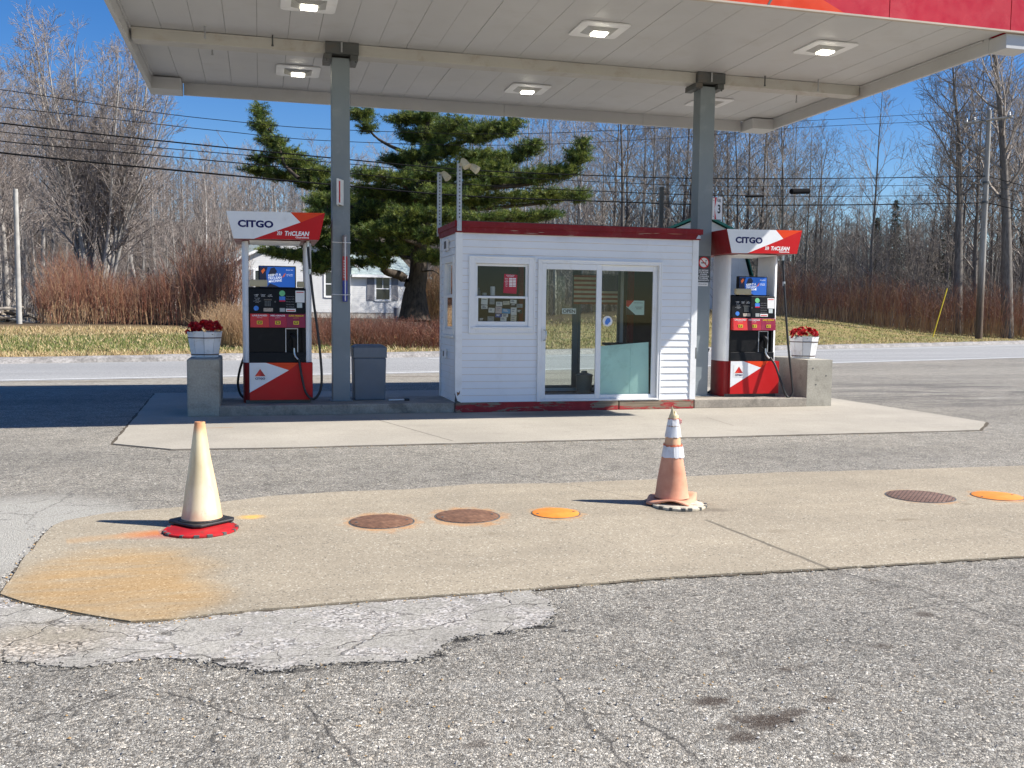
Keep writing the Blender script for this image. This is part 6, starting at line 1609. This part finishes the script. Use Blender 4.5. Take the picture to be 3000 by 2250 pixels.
tag(mb.build('woodpile', [pm('cut wood', (0.36, 0.31, 0.25), .9, .3, 6), pm('dark cut wood', (0.10, 0.08, 0.06), .9, .3, 6)], org=(q.x, q.y, z)), 'untidy pile of cut wood and brush at the far left edge', 'woodpile')

# ------------------------------------------------------------------ bare trees
def bark(name, lo, hi):
    g = G(name); n = g.noise(3, 6, .7, v=g.mapv(g.pos, scale=(3, 3, .8)))
    g.set(g.ramp(n, [(.3, lo + (1,)), (.7, hi + (1,))]), .9, spec=.2); return g.m
M_BARK = bark('sunlit grey bark', (0.20, 0.185, 0.165), (0.48, 0.45, 0.415))  # left wood: sunlight put into the paler bark and twig colours
M_TWIG = bark('twigs', (0.21, 0.175, 0.155), (0.40, 0.35, 0.315))
M_BARKSHADE = bark('shaded bark', (0.075, 0.066, 0.058), (0.24, 0.215, 0.19))  # right wood: shade put into the darker bark and twig colours
M_TWIGSHADE = bark('shaded twigs', (0.15, 0.128, 0.112), (0.33, 0.29, 0.255))
M_BIRCH = bark('birch bark', (0.42, 0.40, 0.37), (0.72, 0.70, 0.66))
def add_tube3(V, F, pts, rs, n=3):
    base = len(V)
    for k, p in enumerate(pts):
        t = (pts[min(k+1, len(pts)-1)]-pts[max(k-1, 0)])
        if t.length < 1e-9: t = Vector((0, 0, 1))
        t.normalize(); a = t.orthogonal(); a.normalize(); b = t.cross(a)
        for j in range(n):
            an = 2*PI*j/n; V.append(tuple(p+(a*math.cos(an)+b*math.sin(an))*rs[k]))
    for k in range(len(pts)-1):
        for j in range(n):
            j2 = (j+1) % n; F.append((base+k*n+j, base+k*n+j2, base+(k+1)*n+j2, base+(k+1)*n+j))
def bare_tree(seed, h=15.0, r0=.16, first=.28, nb=19, ang=42, len1=.34, up=.16, kids=(6, 4, 2), lean=.03, rmin=.009, stems=1, spread=.0):
    rr = random.Random(seed); TV, TF, CV, CF = [], [], [], []
    def path(p, d, L, r, segs, jit, trop, rend):
        pts = [p.copy()]; rs = [r]; d = d.normalized()
        for k in range(segs):
            d = (d+Vector((rr.gauss(0, jit), rr.gauss(0, jit), rr.gauss(0, jit)))+Vector((0, 0, trop))).normalized()
            p = p+d*(L/segs); pts.append(p.copy()); rs.append(r+(rend-r)*(k+1)/segs)
        return pts, rs, d
    def child(pts, rs, t, angle, az):
        f = t*(len(pts)-1); i = min(int(f), len(pts)-2); q = pts[i].lerp(pts[i+1], f-i); r = rs[i]+(rs[i+1]-rs[i])*(f-i)
        d = (pts[i+1]-pts[i]).normalized(); u = d.orthogonal().normalized(); v = d.cross(u); s = u*math.cos(az)+v*math.sin(az)
        return q, (d*math.cos(angle)+s*math.sin(angle)), r
    for st in range(stems):
        if stems == 1: d0 = Vector((rr.uniform(-lean, lean), rr.uniform(-lean, lean), 1)); b0 = Vector((0, 0, -.2)); hh = h; rr0 = r0
        else:
            az = 2*PI*st/stems+rr.uniform(-.4, .4); d0 = Vector((math.cos(az)*spread*rr.uniform(.2, 1.25), math.sin(az)*spread*rr.uniform(.2, 1.25), 1)); b0 = Vector((math.cos(az)*.35, math.sin(az)*.35, -.2)); hh = h*rr.uniform(.78, 1.0); rr0 = r0*rr.uniform(.75, 1.1)
        tp, tr, _ = path(b0, d0, hh, rr0, 9, .03 if stems == 1 else .028, .02 if stems == 1 else .03, rmin*1.2)
        add_tube3(TV, TF, tp, tr, 7)
        az = rr.uniform(0, 6)
        for i in range(nb):
            t = first+(1-first)*(i+rr.random())/nb*.97; az += 2.4+rr.uniform(-.5, .5)
            q, d, r = child(tp, tr, t, rad(ang+rr.uniform(-10, 12)), az)
            L = hh*len1*(1.12-t*.82)*rr.uniform(.7, 1.2)
            p1, r1, _ = path(q, d, L, max(rmin*1.3, r*.52), 4, .10, up, rmin); add_tube3(CV, CF, p1, r1)
            for j in range(max(2, int(kids[0]*(.5+L/(hh*len1))))):
                q2, d2, rb2 = child(p1, r1, rr.uniform(.18, .97), rad(rr.uniform(28, 55)), rr.uniform(0, 6.28)); L2 = L*rr.uniform(.28, .52)
                p2, r2, _ = path(q2, d2, L2, max(rmin*1.1, rb2*.6), 3, .13, up*.8, rmin*.85); add_tube3(CV, CF, p2, r2)
                for k in range(kids[1]):
                    q3, d3, rb3 = child(p2, r2, rr.uniform(.2, 1.0), rad(rr.uniform(25, 55)), rr.uniform(0, 6.28)); L3 = max(.35, L2*rr.uniform(.3, .6))
                    p3, r3, _ = path(q3, d3, L3, rmin, 2, .12, up*.7, rmin*.7); add_tube3(CV, CF, p3, r3)
                    for m in range(kids[2]):
                        q4, d4, _r = child(p3, r3, rr.uniform(.25, 1.0), rad(rr.uniform(25, 55)), rr.uniform(0, 6.28))
                        p4, r4, _ = path(q4, d4, L3*rr.uniform(.4, .8), rmin*.75, 1, .1, up*.6, rmin*.5); add_tube3(CV, CF, p4, r4)
    return (TV, TF), (CV, CF)
def mesh_of(name, VF, mats):
    me = bpy.data.meshes.new(name); me.from_pydata(VF[0], [], VF[1])
    for m in mats: me.materials.append(m)
    me.shade_smooth(); me.update(); return me
PROTO = {}
def proto(key, mats, **kw):
    T, C = bare_tree(**kw); PROTO[key] = (mesh_of('trunk', T, [mats[0]]), mesh_of('crown', C, [mats[1]]), kw.get('h', 15.0))
for k in range(4): proto('L%d' % k, (M_BARK, M_TWIG), seed=20+k, h=15, r0=.125+.012*k, first=.24+.06*(k % 2), ang=34+5*k, nb=21, len1=.32, kids=(7, 3, 2))
for k in range(5): proto('R%d' % k, (M_BARKSHADE, M_TWIGSHADE), seed=40+k, h=17, r0=.115+.012*k, first=.2+.06*(k % 3), ang=34+5*k, nb=22, len1=.33, kids=(6, 3, 2))
proto('birch', (M_BIRCH, M_TWIG), seed=71, h=12, r0=.10, first=.35, ang=35, nb=16, len1=.26)
proto('sap', (M_BARKSHADE, M_TWIGSHADE), seed=72, h=8, r0=.06, first=.15, ang=40, nb=15, len1=.36, kids=(5, 3, 2))
proto('sapL', (M_BARK, M_TWIG), seed=75, h=8, r0=.06, first=.15, ang=44, nb=15, len1=.38, kids=(5, 3, 2))
proto('maple', (M_BARK, M_TWIG), seed=93, h=17.5, r0=.17, first=.2, nb=18, ang=30, len1=.30, up=.14, stems=15, spread=.30, kids=(6, 4, 2), rmin=.011)
proto('oak', (M_BARKSHADE, M_TWIGSHADE), seed=95, h=18, r0=.30, first=.36, nb=22, ang=48, len1=.34, up=.2, kids=(7, 5, 2), rmin=.011)
def plant(key, px, depth, top_py, label, cat, group=None, name='bare_tree', seed=0, zoff=0.0):
    """a tree whose top reaches the given height in view"""
    q = at(px, 915, depth); z = terr(q.x, q.y); tz = at(px, top_py, depth).z
    T, C, h = PROTO[key]; k = (tz-z)/h
    o = empty(name, (q.x, q.y, z), label, cat, group, rot=random.Random(seed*7+int(px)).uniform(0, 6.28)); kxy = k*random.Random(seed+int(px)).uniform(.9, 1.15) if key not in ('maple', 'oak') else k
    o.scale = (kxy, kxy, k)
    for nm, me in (('trunk', T), ('crown', C)):
        c = bpy.data.objects.new(nm, me); COL.objects.link(c); c.parent = o
    return o
plant('maple', 285, 50, 55, 'huge bare tree of many pale stems fanning up behind the left thicket', 'tree', seed=1)
plant('birch', 606, 56, 470, 'slender white-barked birch between the fanning tree and the left pump', 'tree', name='birch_tree', seed=2)
plant('oak', 2808, 59, 60, 'tall dark bare tree just left of the utility pole', 'tree', seed=3)
plant('oak', 2955, 57, -120, 'tall dark bare tree with a thick trunk just right of the utility pole', 'tree', seed=9)
plant('R3', 2552, 62, 250, 'slender bare tree standing alone against the sky between the canopy and the pole', 'tree', seed=4)
rt_ = random.Random(11)
def wood(n, x0, x1, d0, d1, top, keys, label, group):
    for k in range(n):
        px = x0+(x1-x0)*(k+rt_.random())/n; d = rt_.uniform(d0, d1); t = top(px)+rt_.uniform(-60, 80)
        plant(rt_.choice(keys), px, d, t, label, 'tree', group, seed=k+100)
LK = ['L0', 'L1', 'L2', 'L3']; RK = ['R0', 'R1', 'R2', 'R3', 'R4']
wood(26, -60, 720, 60, 84, lambda x: 330 if x < 430 else 430+(x-430)*.16, LK, 'pale bare tree in the left wood behind the fanning tree and thicket', 'bare trees of the left wood')
wood(8, -40, 60, 54, 62, lambda x: 210, LK, 'pale bare tree at the left edge of the picture behind the stub pole', 'bare trees at the left edge')
wood(14, 690, 1180, 66, 84, lambda x: 470, LK, 'pale bare tree behind the white house and the pine', 'bare trees behind the house')
wood(13, 1330, 1800, 62, 84, lambda x: 300, LK + RK, 'bare tree in the wood above the booth roof, right of the pine', 'bare trees above the booth')
wood(23, 1780, 2420, 64, 86, lambda x: 190+max(0, x-2200)*.75, RK, 'dark bare tree in the right wood between the barn and the open sky', 'bare trees of the right wood')
wood(20, 2380, 2800, 68, 92, lambda x: 600, RK + ['sap'], 'low dark bare tree under the patch of open sky left of the pole', 'low bare trees under the open sky')
wood(14, 2760, 3080, 60, 84, lambda x: 200, RK, 'tall dark bare tree crowded round the utility pole at the right edge', 'bare trees round the pole')
wood(22, -40, 700, 52, 62, lambda x: 620, ['sapL'], 'grey sapling behind the left thicket', 'saplings behind the left thicket')
wood(30, 1700, 3050, 60, 70, lambda x: 690, ['sap'], 'dark sapling behind the right thicket', 'saplings behind the right thicket')

# far woods that read as one mass, and the tangle under the trees
def mass(name, items, mats, kind='stuff'):
    V, F, MI = [], [], []
    for pts, rs, m, n in items:
        f0 = len(F); add_tube3(V, F, pts, rs, n); MI += [m]*(len(F)-f0)
    me = bpy.data.meshes.new(name); me.from_pydata(V, [], F)
    for m in mats: me.materials.append(m)
    me.polygons.foreach_set('material_index', MI); me.update()
    o = bpy.data.objects.new(name, me); COL.objects.link(o); tag(o, kind=kind); return o
rm = random.Random(31); items = []
def rv(s): return Vector((rm.gauss(0, s), rm.gauss(0, s), rm.gauss(0, s)))
for k in range(1350):
    px = rm.uniform(-500, 3600) if k % 4 else rm.uniform(1500, 3200); d = rm.uniform(84, 165); q = at(px, 915, d); z = terr(q.x, q.y)
    h = min(rm.uniform(8, 14), at(px, (430 if px < 1250 else (540 if px < 2350 else 620))+rm.uniform(-40, 60), d).z-z)
    if h < 3: continue
    m = 1
    p = Vector((q.x, q.y, z-.2)); tip = p+Vector((rm.uniform(-.6, .6), rm.uniform(-.6, .6), h)); mid = p.lerp(tip, .5)+rv(.2)
    r = rm.uniform(.07, .16); items.append(([p, mid, tip], [r, r*.7, .02], m, 4))
    for j in range(16):
        t = rm.uniform(.2, 1); b = p.lerp(mid, t*2) if t < .5 else mid.lerp(tip, t*2-1); an = rm.uniform(0, 6.28); L = h*.27*(1.15-t*.8)
        e = b+Vector((math.cos(an)*L*.75, math.sin(an)*L*.75, L*rm.uniform(.5, 1.0))); c = b.lerp(e, .55)+rv(.12)
        items.append(([b, c, e], [.03, .022, .012], m+2, 3))
        for i in range(3):
            s_ = b.lerp(e, rm.uniform(.3, 1)); items.append(([s_, s_+Vector((rm.uniform(-1, 1), rm.uniform(-1, 1), rm.uniform(.3, 1.3)))*L*.34], [.016, .010], m+2, 3))
M_FBARK = bark('distant bark', (0.07, 0.062, 0.055), (0.22, 0.20, 0.18)); M_FTWIG = bark('distant twigs', (0.14, 0.122, 0.108), (0.34, 0.30, 0.265))
mass('far_woods', items, [M_FBARK, M_FBARK, M_FTWIG, M_FTWIG])
items = []
for k in range(4200):
    px = rm.uniform(-250, 3250); d = rm.uniform(52, 80) if px < 700 else rm.uniform(60, 84); q = at(px, 915, d)
    if 640 < px < 1230 and d < 72: continue
    if 1880 < px < 2240 and d < 74: continue
    z = terr(q.x, q.y); h = rm.uniform(.8, 4.6); p = Vector((q.x, q.y, z)); dr = Vector((rm.gauss(0, .5), rm.gauss(0, .5), 1)).normalized()
    a = p+dr*h*.5; b = a+(dr+Vector((rm.gauss(0, .45), rm.gauss(0, .45), -.1))).normalized()*h*.5; m = 0 if px < 1400 else 1
    items.append(([p, a, b], [.018, .014, .008], m, 3))
    for j in range(3):
        s_ = a.lerp(b, rm.random()); items.append(([s_, s_+Vector((rm.gauss(0, .5), rm.gauss(0, .5), rm.uniform(0, .8)))*.9], [.010, .006], m, 3))
mass('undergrowth', items, [M_TWIG, M_FTWIG])

# ------------------------------------------------------------------ reddish thickets and dry grass
M_RS = [bark('red brown stalk', (0.15, 0.062, 0.042), (0.36, 0.165, 0.105)), bark('brown stalk', (0.19, 0.11, 0.078), (0.42, 0.255, 0.18)), bark('straw stalk', (0.34, 0.22, 0.12), (0.60, 0.42, 0.25)), bark('tan stalk', (0.27, 0.16, 0.09), (0.50, 0.32, 0.19))]
def thicket(name, n, x0, x1, d0, d1, h, lowm, topm, twigs=7, r=.011, splay=.16, front=None, taper=None):
    items = []
    for k in range(n):
        px = rm.uniform(x0, x1); d = d0(px)+(d1-0)*rm.random()**1.3; q = at(px, 915, d); z = terr(q.x, q.y)
        H = (h(px) if callable(h) else h)*rm.uniform(.62, 1.08)
        p = Vector((q.x, q.y, z-.03)); dr = Vector((rm.gauss(0, splay), rm.gauss(0, splay), 1)).normalized()
        a = p+dr*H*.36; b = a+(dr+rv(.12)).normalized()*H*.34; c = b+(dr+rv(.22)).normalized()*H*.30
        items.append(([p, a], [r*1.1, r], rm.choice(lowm), 3)); tm = rm.choice(topm); items.append(([a, b, c], [r, r*.75, r*.4], tm, 3))
        for j in range(twigs):
            t = rm.random(); s_ = a.lerp(b, t*1.6) if t < .62 else b.lerp(c, (t-.62)/.38)
            e = s_+(dr*.7+Vector((rm.gauss(0, .6), rm.gauss(0, .6), .25))).normalized()*H*rm.uniform(.10, .24); items.append(([s_, s_.lerp(e, .5)+rv(.02), e], [r*.55, r*.45, r*.25], tm, 3))
    return mass(name, items, M_RS)
thicket('left_thicket', 1500, 110, 700, lambda x: 40.5+(x-110)*.004, 8.5, lambda x: 2.7+.5*math.sin(x*.012)+(0.8 if x > 540 else 0)-(1.2 if x < 150 else 0), (2, 3, 0), (0, 0, 1, 3))
thicket('right_thicket', 1800, 2275, 3120, lambda x: 57.5-(x-2275)*.002, 8.0, lambda x: 3.0+.25*math.sin(x*.02), (2, 3, 3), (1, 1, 3, 0), splay=.10)
thicket('roadside_brush', 1500, 905, 1345, lambda x: 31.5+(x-905)*.003, 3.5, 1.0, (0, 1), (0, 0, 1), twigs=6, splay=.4, r=.008)
thicket('tan_thicket', 520, 1225, 1345, lambda x: 43, 6, 2.7, (2, 3), (2, 3, 3), twigs=7)
thicket('dry_tall_grass', 1300, 622, 735, lambda x: 30.2, 3.0, 1.35, (2,), (2, 2, 3), twigs=2, splay=.32, r=.006)
# verge grass
rg = random.Random(17); V, F, MI = [], [], []
for k in range(52000):
    px = rg.uniform(-60, 3060); x = None
    g0 = ray(px, 915); t = rg.random()**1.2
    s = 1.0+t*13 if px < 1500 else 1.0+t*17
    # walk along this line of sight until s metres past the road
    lo, hi = 20.0, 110.0
    for _ in range(14):
        md = (lo+hi)/2; q = g0*md
        if (q.y-yfar(q.x))*.944 < s: lo = md
        else: hi = md
    q = g0*md; q = Vector((q.x+rg.uniform(-.1, .1), q.y+rg.uniform(-.2, .2), 0)); z = terr(q.x, q.y)
    if 1.0 < s < 2.2: mi = 0 if rg.random() < .85 else 1
    elif px < 1300: mi = (1 if rg.random() < .55 else 0) if s < 9 else (0 if rg.random() < .8 else 1)
    else: mi = 0 if rg.random() < .55 else 1
    hgt = rg.uniform(.04, .13)*(1.5 if rg.random() < .08 else 1); an = rg.uniform(0, PI); w = Vector((math.cos(an), math.sin(an), 0))*.012*(1+md*.01); ln = Vector((rg.gauss(0, .5), rg.gauss(0, .5), 0))*hgt
    i = len(V); b = Vector((q.x, q.y, z-.005)); V += [tuple(b-w), tuple(b+w), tuple(b+ln+Vector((0, 0, hgt)))]; F.append((i, i+1, i+2)); MI.append(mi*2+rg.randint(0, 1))
me = bpy.data.meshes.new('grass'); me.from_pydata(V, [], F)
for m in (pm('straw blade', (0.40, 0.29, 0.14), .8, .2, 3), pm('pale straw blade', (0.50, 0.39, 0.22), .8, .2, 3), pm('green blade', (0.13, 0.16, 0.04), .7, .2, 3), pm('olive blade', (0.22, 0.20, 0.07), .7, .2, 3)): me.materials.append(m)
me.polygons.foreach_set('material_index', MI); me.update()
o = bpy.data.objects.new('grass', me); COL.objects.link(o); tag(o, kind='stuff')

# ------------------------------------------------------------------ the big pine and a few spruces
M_NEED = []
for nm, c in (('needles', (0.09, 0.138, 0.030)), ('yellow green needles', (0.185, 0.220, 0.045)), ('dark needles', (0.035, 0.062, 0.022))):
    g = G(nm); n = g.noise(2.0, 3); g.set(g.ramp(n, [(.3, tuple(x*.75 for x in c)+(1,)), (.7, tuple(x*1.25 for x in c)+(1,))]), .55, spec=.3)
    tr = g.node('ShaderNodeBsdfTranslucent'); g.put(tr.inputs[0], tuple(x*1.3 for x in c)); mx = g.node('ShaderNodeMixShader'); mx.inputs[0].default_value = .22
    g.l.new(g.p.outputs[0], mx.inputs[1]); g.l.new(tr.outputs[0], mx.inputs[2]); g.l.new(mx.outputs[0], g.out.inputs[0]); M_NEED.append(g.m)
PD = 41.0
q = at(1215, 926, PD); pbz = terr(q.x, q.y)
pine = empty('pine_tree', (q.x, q.y, pbz), 'big spreading green pine with a dark forked trunk beside the white house', 'pine tree')
rp = random.Random(77); fwd = (at(1500, 1125, 1.0)-Vector((0, 0, CAM_H))).normalized()
limbs = [([(1215, 940), (1216, 860), (1226, 800), (1228, 700), (1233, 600), (1236, 520), (1245, 440), (1252, 370), (1252, 290)], .56, .07, 0),
         ([(1206, 846), (1165, 812), (1138, 800), (1098, 762), (1030, 735), (930, 745), (850, 742), (785, 735)], .24, .03, -2.0), ([(1228, 645), (1150, 600), (1050, 602), (960, 640), (905, 690)], .17, .03, -2.5), ([(1233, 570), (1100, 590), (1000, 560), (880, 522), (790, 505), (745, 500)], .2, .03, 1.5),
         ([(880, 522), (835, 470), (800, 420), (775, 375), (758, 312)], .09, .02, 1.5), ([(1240, 470), (1170, 430), (1098, 389), (1050, 335)], .14, .02, 2), ([(1243, 470), (1330, 430), (1420, 400), (1510, 385)], .14, .02, -2), ([(1238, 560), (1360, 520), (1480, 470), (1575, 425)], .16, .02, 2.5),
         ([(1236, 600), (1400, 560), (1550, 540), (1680, 490), (1710, 420)], .17, .02, -1), ([(1231, 660), (1350, 620), (1500, 600), (1640, 595), (1715, 580)], .17, .02, 2), ([(1229, 720), (1160, 690), (1060, 680)], .13, .02, -3), ([(1230, 700), (1310, 690), (1420, 650), (1560, 640)], .13, .02, -3.2), ([(1228, 760), (1150, 745), (1060, 760)], .11, .02, 3), ([(1228, 640), (1200, 560), (1120, 520), (1060, 510)], .12, .02, -3), ([(1226, 800), (1270, 790), (1310, 815)], .05, .01, -1)]
TV, TF, BV, BF = [], [], [], []
LIMB_PTS = []
for k, (pl, ra, rb, dz) in enumerate(limbs):
    pts = []
    for i, (px, py) in enumerate(pl):
        t = i/(len(pl)-1); p = at(px, py, PD+dz*min(1, t*1.6))
        if k: p += Vector((rp.gauss(0, .08), rp.gauss(0, .08), rp.gauss(0, .08)))
        pts.append(p)
    pts = catmull(pts, 4); rs = [ra+(rb-ra)*(i/(len(pts)-1))**.8 for i in range(len(pts))]
    if k == 0: rs = [r*(1+.35*max(0, 1-i/5)) for i, r in enumerate(rs)]
    add_tube3(*( (TV, TF) if k == 0 else (BV, BF)), pts, rs, 9 if k == 0 else 6); LIMB_PTS += [(p, r) for p, r in zip(pts, rs)]
clumps = [(760, 325, 12, 32, 1.5), (772, 372, 26, 26, 1.5), (798, 415, 38, 24, 1.5), (832, 452, 46, 24, 1.5), (772, 468, 30, 16, 1.5), (880, 480, 50, 24, 1.2), (930, 505, 50, 22, 1), (758, 500, 42, 15, 1.5), (825, 515, 60, 18, 1.5), (905, 535, 52, 20, 1), (965, 550, 40, 20, .5),
    (1060, 335, 34, 26, 2), (1075, 375, 18, 20, 2), (1190, 352, 46, 18, 0), (1235, 345, 50, 22, 0), (1270, 400, 44, 32, 0), (1340, 372, 58, 34, -1.5), (1400, 395, 55, 26, -2), (1462, 380, 44, 30, -2), (1500, 365, 22, 18, -2), (1300, 440, 60, 26, -1), (1225, 455, 46, 20, -1.5), (1165, 470, 42, 20, 1), (1400, 460, 62, 24, 1.5), (1480, 465, 58, 24, 2.5), (1545, 440, 40, 24, 2.5), (1565, 425, 20, 20, 2.5),
    (1350, 500, 66, 26, 0), (1260, 510, 60, 24, -2), (1150, 520, 60, 24, -2.6), (1075, 510, 34, 20, -3), (1450, 530, 66, 26, 0), (1560, 520, 60, 26, -1), (1640, 505, 48, 26, -1), (1690, 465, 28, 30, -1), (1705, 425, 14, 24, -1), (1180, 575, 66, 24, -1), (1090, 560, 46, 24, -2), (1290, 570, 66, 26, -2.5), (1400, 590, 66, 24, 1), (1500, 580, 60, 24, 1.5), (1600, 575, 58, 26, 2), (1690, 575, 34, 22, 2),
    (1100, 615, 50, 26, -2), (1200, 630, 60, 26, -3), (1300, 635, 60, 24, -3), (1420, 640, 56, 20, -3.2), (1520, 635, 60, 18, -3), (1600, 630, 40, 14, -3), (1260, 690, 50, 26, -3.2), (1160, 675, 56, 28, -3), (1080, 680, 44, 24, -3), (1060, 725, 44, 24, -2.5), (1130, 730, 56, 26, -2.5), (1210, 740, 60, 24, 2.5), (1270, 755, 40, 22, -2), (1060, 770, 40, 16, 3), (1120, 770, 30, 14, -2),
    (950, 590, 40, 26, -2), (985, 640, 40, 26, -2.5), (930, 640, 36, 28, -2.5), (940, 700, 46, 28, -2.5), (985, 700, 36, 26, -2.4), (800, 735, 30, 14, -2), (850, 745, 44, 16, -2), (905, 755, 44, 18, -2), (955, 765, 36, 20, -2), (935, 790, 28, 16, -2), (990, 740, 36, 18, -2.2),
    (1230, 480, 60, 40, 1), (1250, 550, 70, 40, 1), (1180, 620, 70, 40, 1.2), (1290, 610, 70, 36, .5), (1100, 650, 60, 40, .5), (1200, 690, 70, 36, .5), (1360, 560, 60, 30, -.5), (1440, 500, 60, 26, .3), (1010, 590, 40, 30, 0), (1280, 385, 50, 28, .8), (1210, 400, 40, 26, .5), (1130, 590, 50, 30, 1), (965, 600, 50, 36, -1), (900, 700, 34, 30, -1.5), (1040, 640, 44, 34, -.5)]
NV, NF, NM = [], [], []
for (px, py, rx, ry, dz) in clumps:
    c = at(px, py, PD+dz); k = PD/F_PX; R_ = Vector((rx*k, max(rx*k*.8, .6), ry*k*.85))
    n = int(rx*ry*.11)+10
    near = min(LIMB_PTS, key=lambda lp: (lp[0]-c).length_squared)
    add_tube3(BV, BF, [near[0], near[0].lerp(c, .5)+Vector((0, 0, -.1)), c], [min(near[1], .05), .035, .02], 4)
    for i in range(n):
        u = Vector((rp.gauss(0, .55), rp.gauss(0, .55), rp.gauss(0, .55)))
        if u.length > 1.15: u = u.normalized()*1.1*rp.random()
        p = c+Vector((CM[0][0]*u.x*R_.x+fwd.x*u.y*R_.y, CM[0][1]*u.x*R_.x+fwd.y*u.y*R_.y, u.z*R_.z))
        out = Vector((u.x*R_.x*CM[0][0]+u.y*fwd.x*R_.y, u.x*R_.x*CM[0][1]+u.y*fwd.y*R_.y, 0)); out = out.normalized() if out.length > 1e-4 else Vector((1, 0, 0))
        d = (out+Vector((rp.gauss(0, .5), rp.gauss(0, .5), rp.uniform(-.02, .5)))).normalized(); L = rp.uniform(.45, .8)
        add_tube3(BV, BF, [p-d*L*.5, p+d*L*.5], [.012, .006], 3)
        u1 = d.orthogonal().normalized(); v1 = d.cross(u1); m = rp.choice((0, 0, 1, 1, 2))
        for tt in (-.4, -.2, 0, .18, .35, .5):
            b = p+d*L*tt
            for j in range(8):
                an = rp.uniform(0, 6.28); nd = (d*rp.uniform(.35, 1.0)+(u1*math.cos(an)+v1*math.sin(an))*.75).normalized(); e = b+nd*rp.uniform(.13, .21); w = nd.cross(Vector((rp.gauss(0, 1), rp.gauss(0, 1), rp.gauss(0, 1)))).normalized()*.012
                i0 = len(NV); NV += [tuple(b-w), tuple(b+w), tuple(e)]; NF.append((i0, i0+1, i0+2)); NM.append(m)
M_PBARK = bark('pine bark', (0.022, 0.018, 0.015), (0.095, 0.075, 0.058))
off = Vector((q.x, q.y, pbz))
for nm, V_, F_, mats, mi in (('trunk', TV, TF, [M_PBARK], None), ('limbs', BV, BF, [M_PBARK], None), ('foliage', NV, NF, M_NEED, NM)):
    me = bpy.data.meshes.new(nm); me.from_pydata([tuple(Vector(v)-off) for v in V_], [], F_)
    for m in mats: me.materials.append(m)
    if mi: me.polygons.foreach_set('material_index', mi)
    else: me.shade_smooth()
    me.update(); o = bpy.data.objects.new(nm, me); COL.objects.link(o); o.parent = pine
def spruce(px, top, d, wid, label, seed):
    rs_ = random.Random(seed); q = at(px, 915, d); z = terr(q.x, q.y); H = at(px, top, d).z-z
    o = empty('spruce_tree', (q.x, q.y, z), label, 'spruce tree', 'spruces in the right wood'); mb = MB(); mb.tube([(q.x, q.y, z), (q.x, q.y, z+H)], [.16, .02], 6); mb.build('trunk', M_BARKSHADE, o)
    V, F = [], []
    for i in range(1500):
        t = rs_.random()**.7; zz = z+H*(.08+.92*t); R_ = wid*(1-t)*(.6+.5*math.sin(t*40)**2)+.06; a = rs_.uniform(0, 6.28); r = R_*rs_.uniform(.3, 1)
        p = Vector((q.x+r*math.cos(a), q.y+r*math.sin(a), zz-r*.18)); dd = Vector((math.cos(a)+rs_.gauss(0, .4), math.sin(a)+rs_.gauss(0, .4), -.15+rs_.gauss(0, .25))).normalized()*rs_.uniform(.25, .5); w = dd.cross(Vector((0, 0, 1))).normalized()*.09
        i0 = len(V); V += [tuple(p-w-q.xyz*0), tuple(p+w), tuple(p+dd)]; F.append((i0, i0+1, i0+2))
    me = bpy.data.meshes.new('foliage'); me.from_pydata([(v[0]-q.x, v[1]-q.y, v[2]-z) for v in V], [], F); me.materials.append(M_NEED[2]); me.update()
    f = bpy.data.objects.new('foliage', me); COL.objects.link(f); f.parent = o
spruce(2612, 590, 80, 1.9, 'dark pointed spruce, tallest, left of the open sky in the right wood', 1); spruce(2765, 605, 82, 2.2, 'broad dark spruce behind the tree left of the utility pole', 2); spruce(2560, 640, 84, 1.6, 'smaller dark spruce left of the pointed one in the right wood', 3)
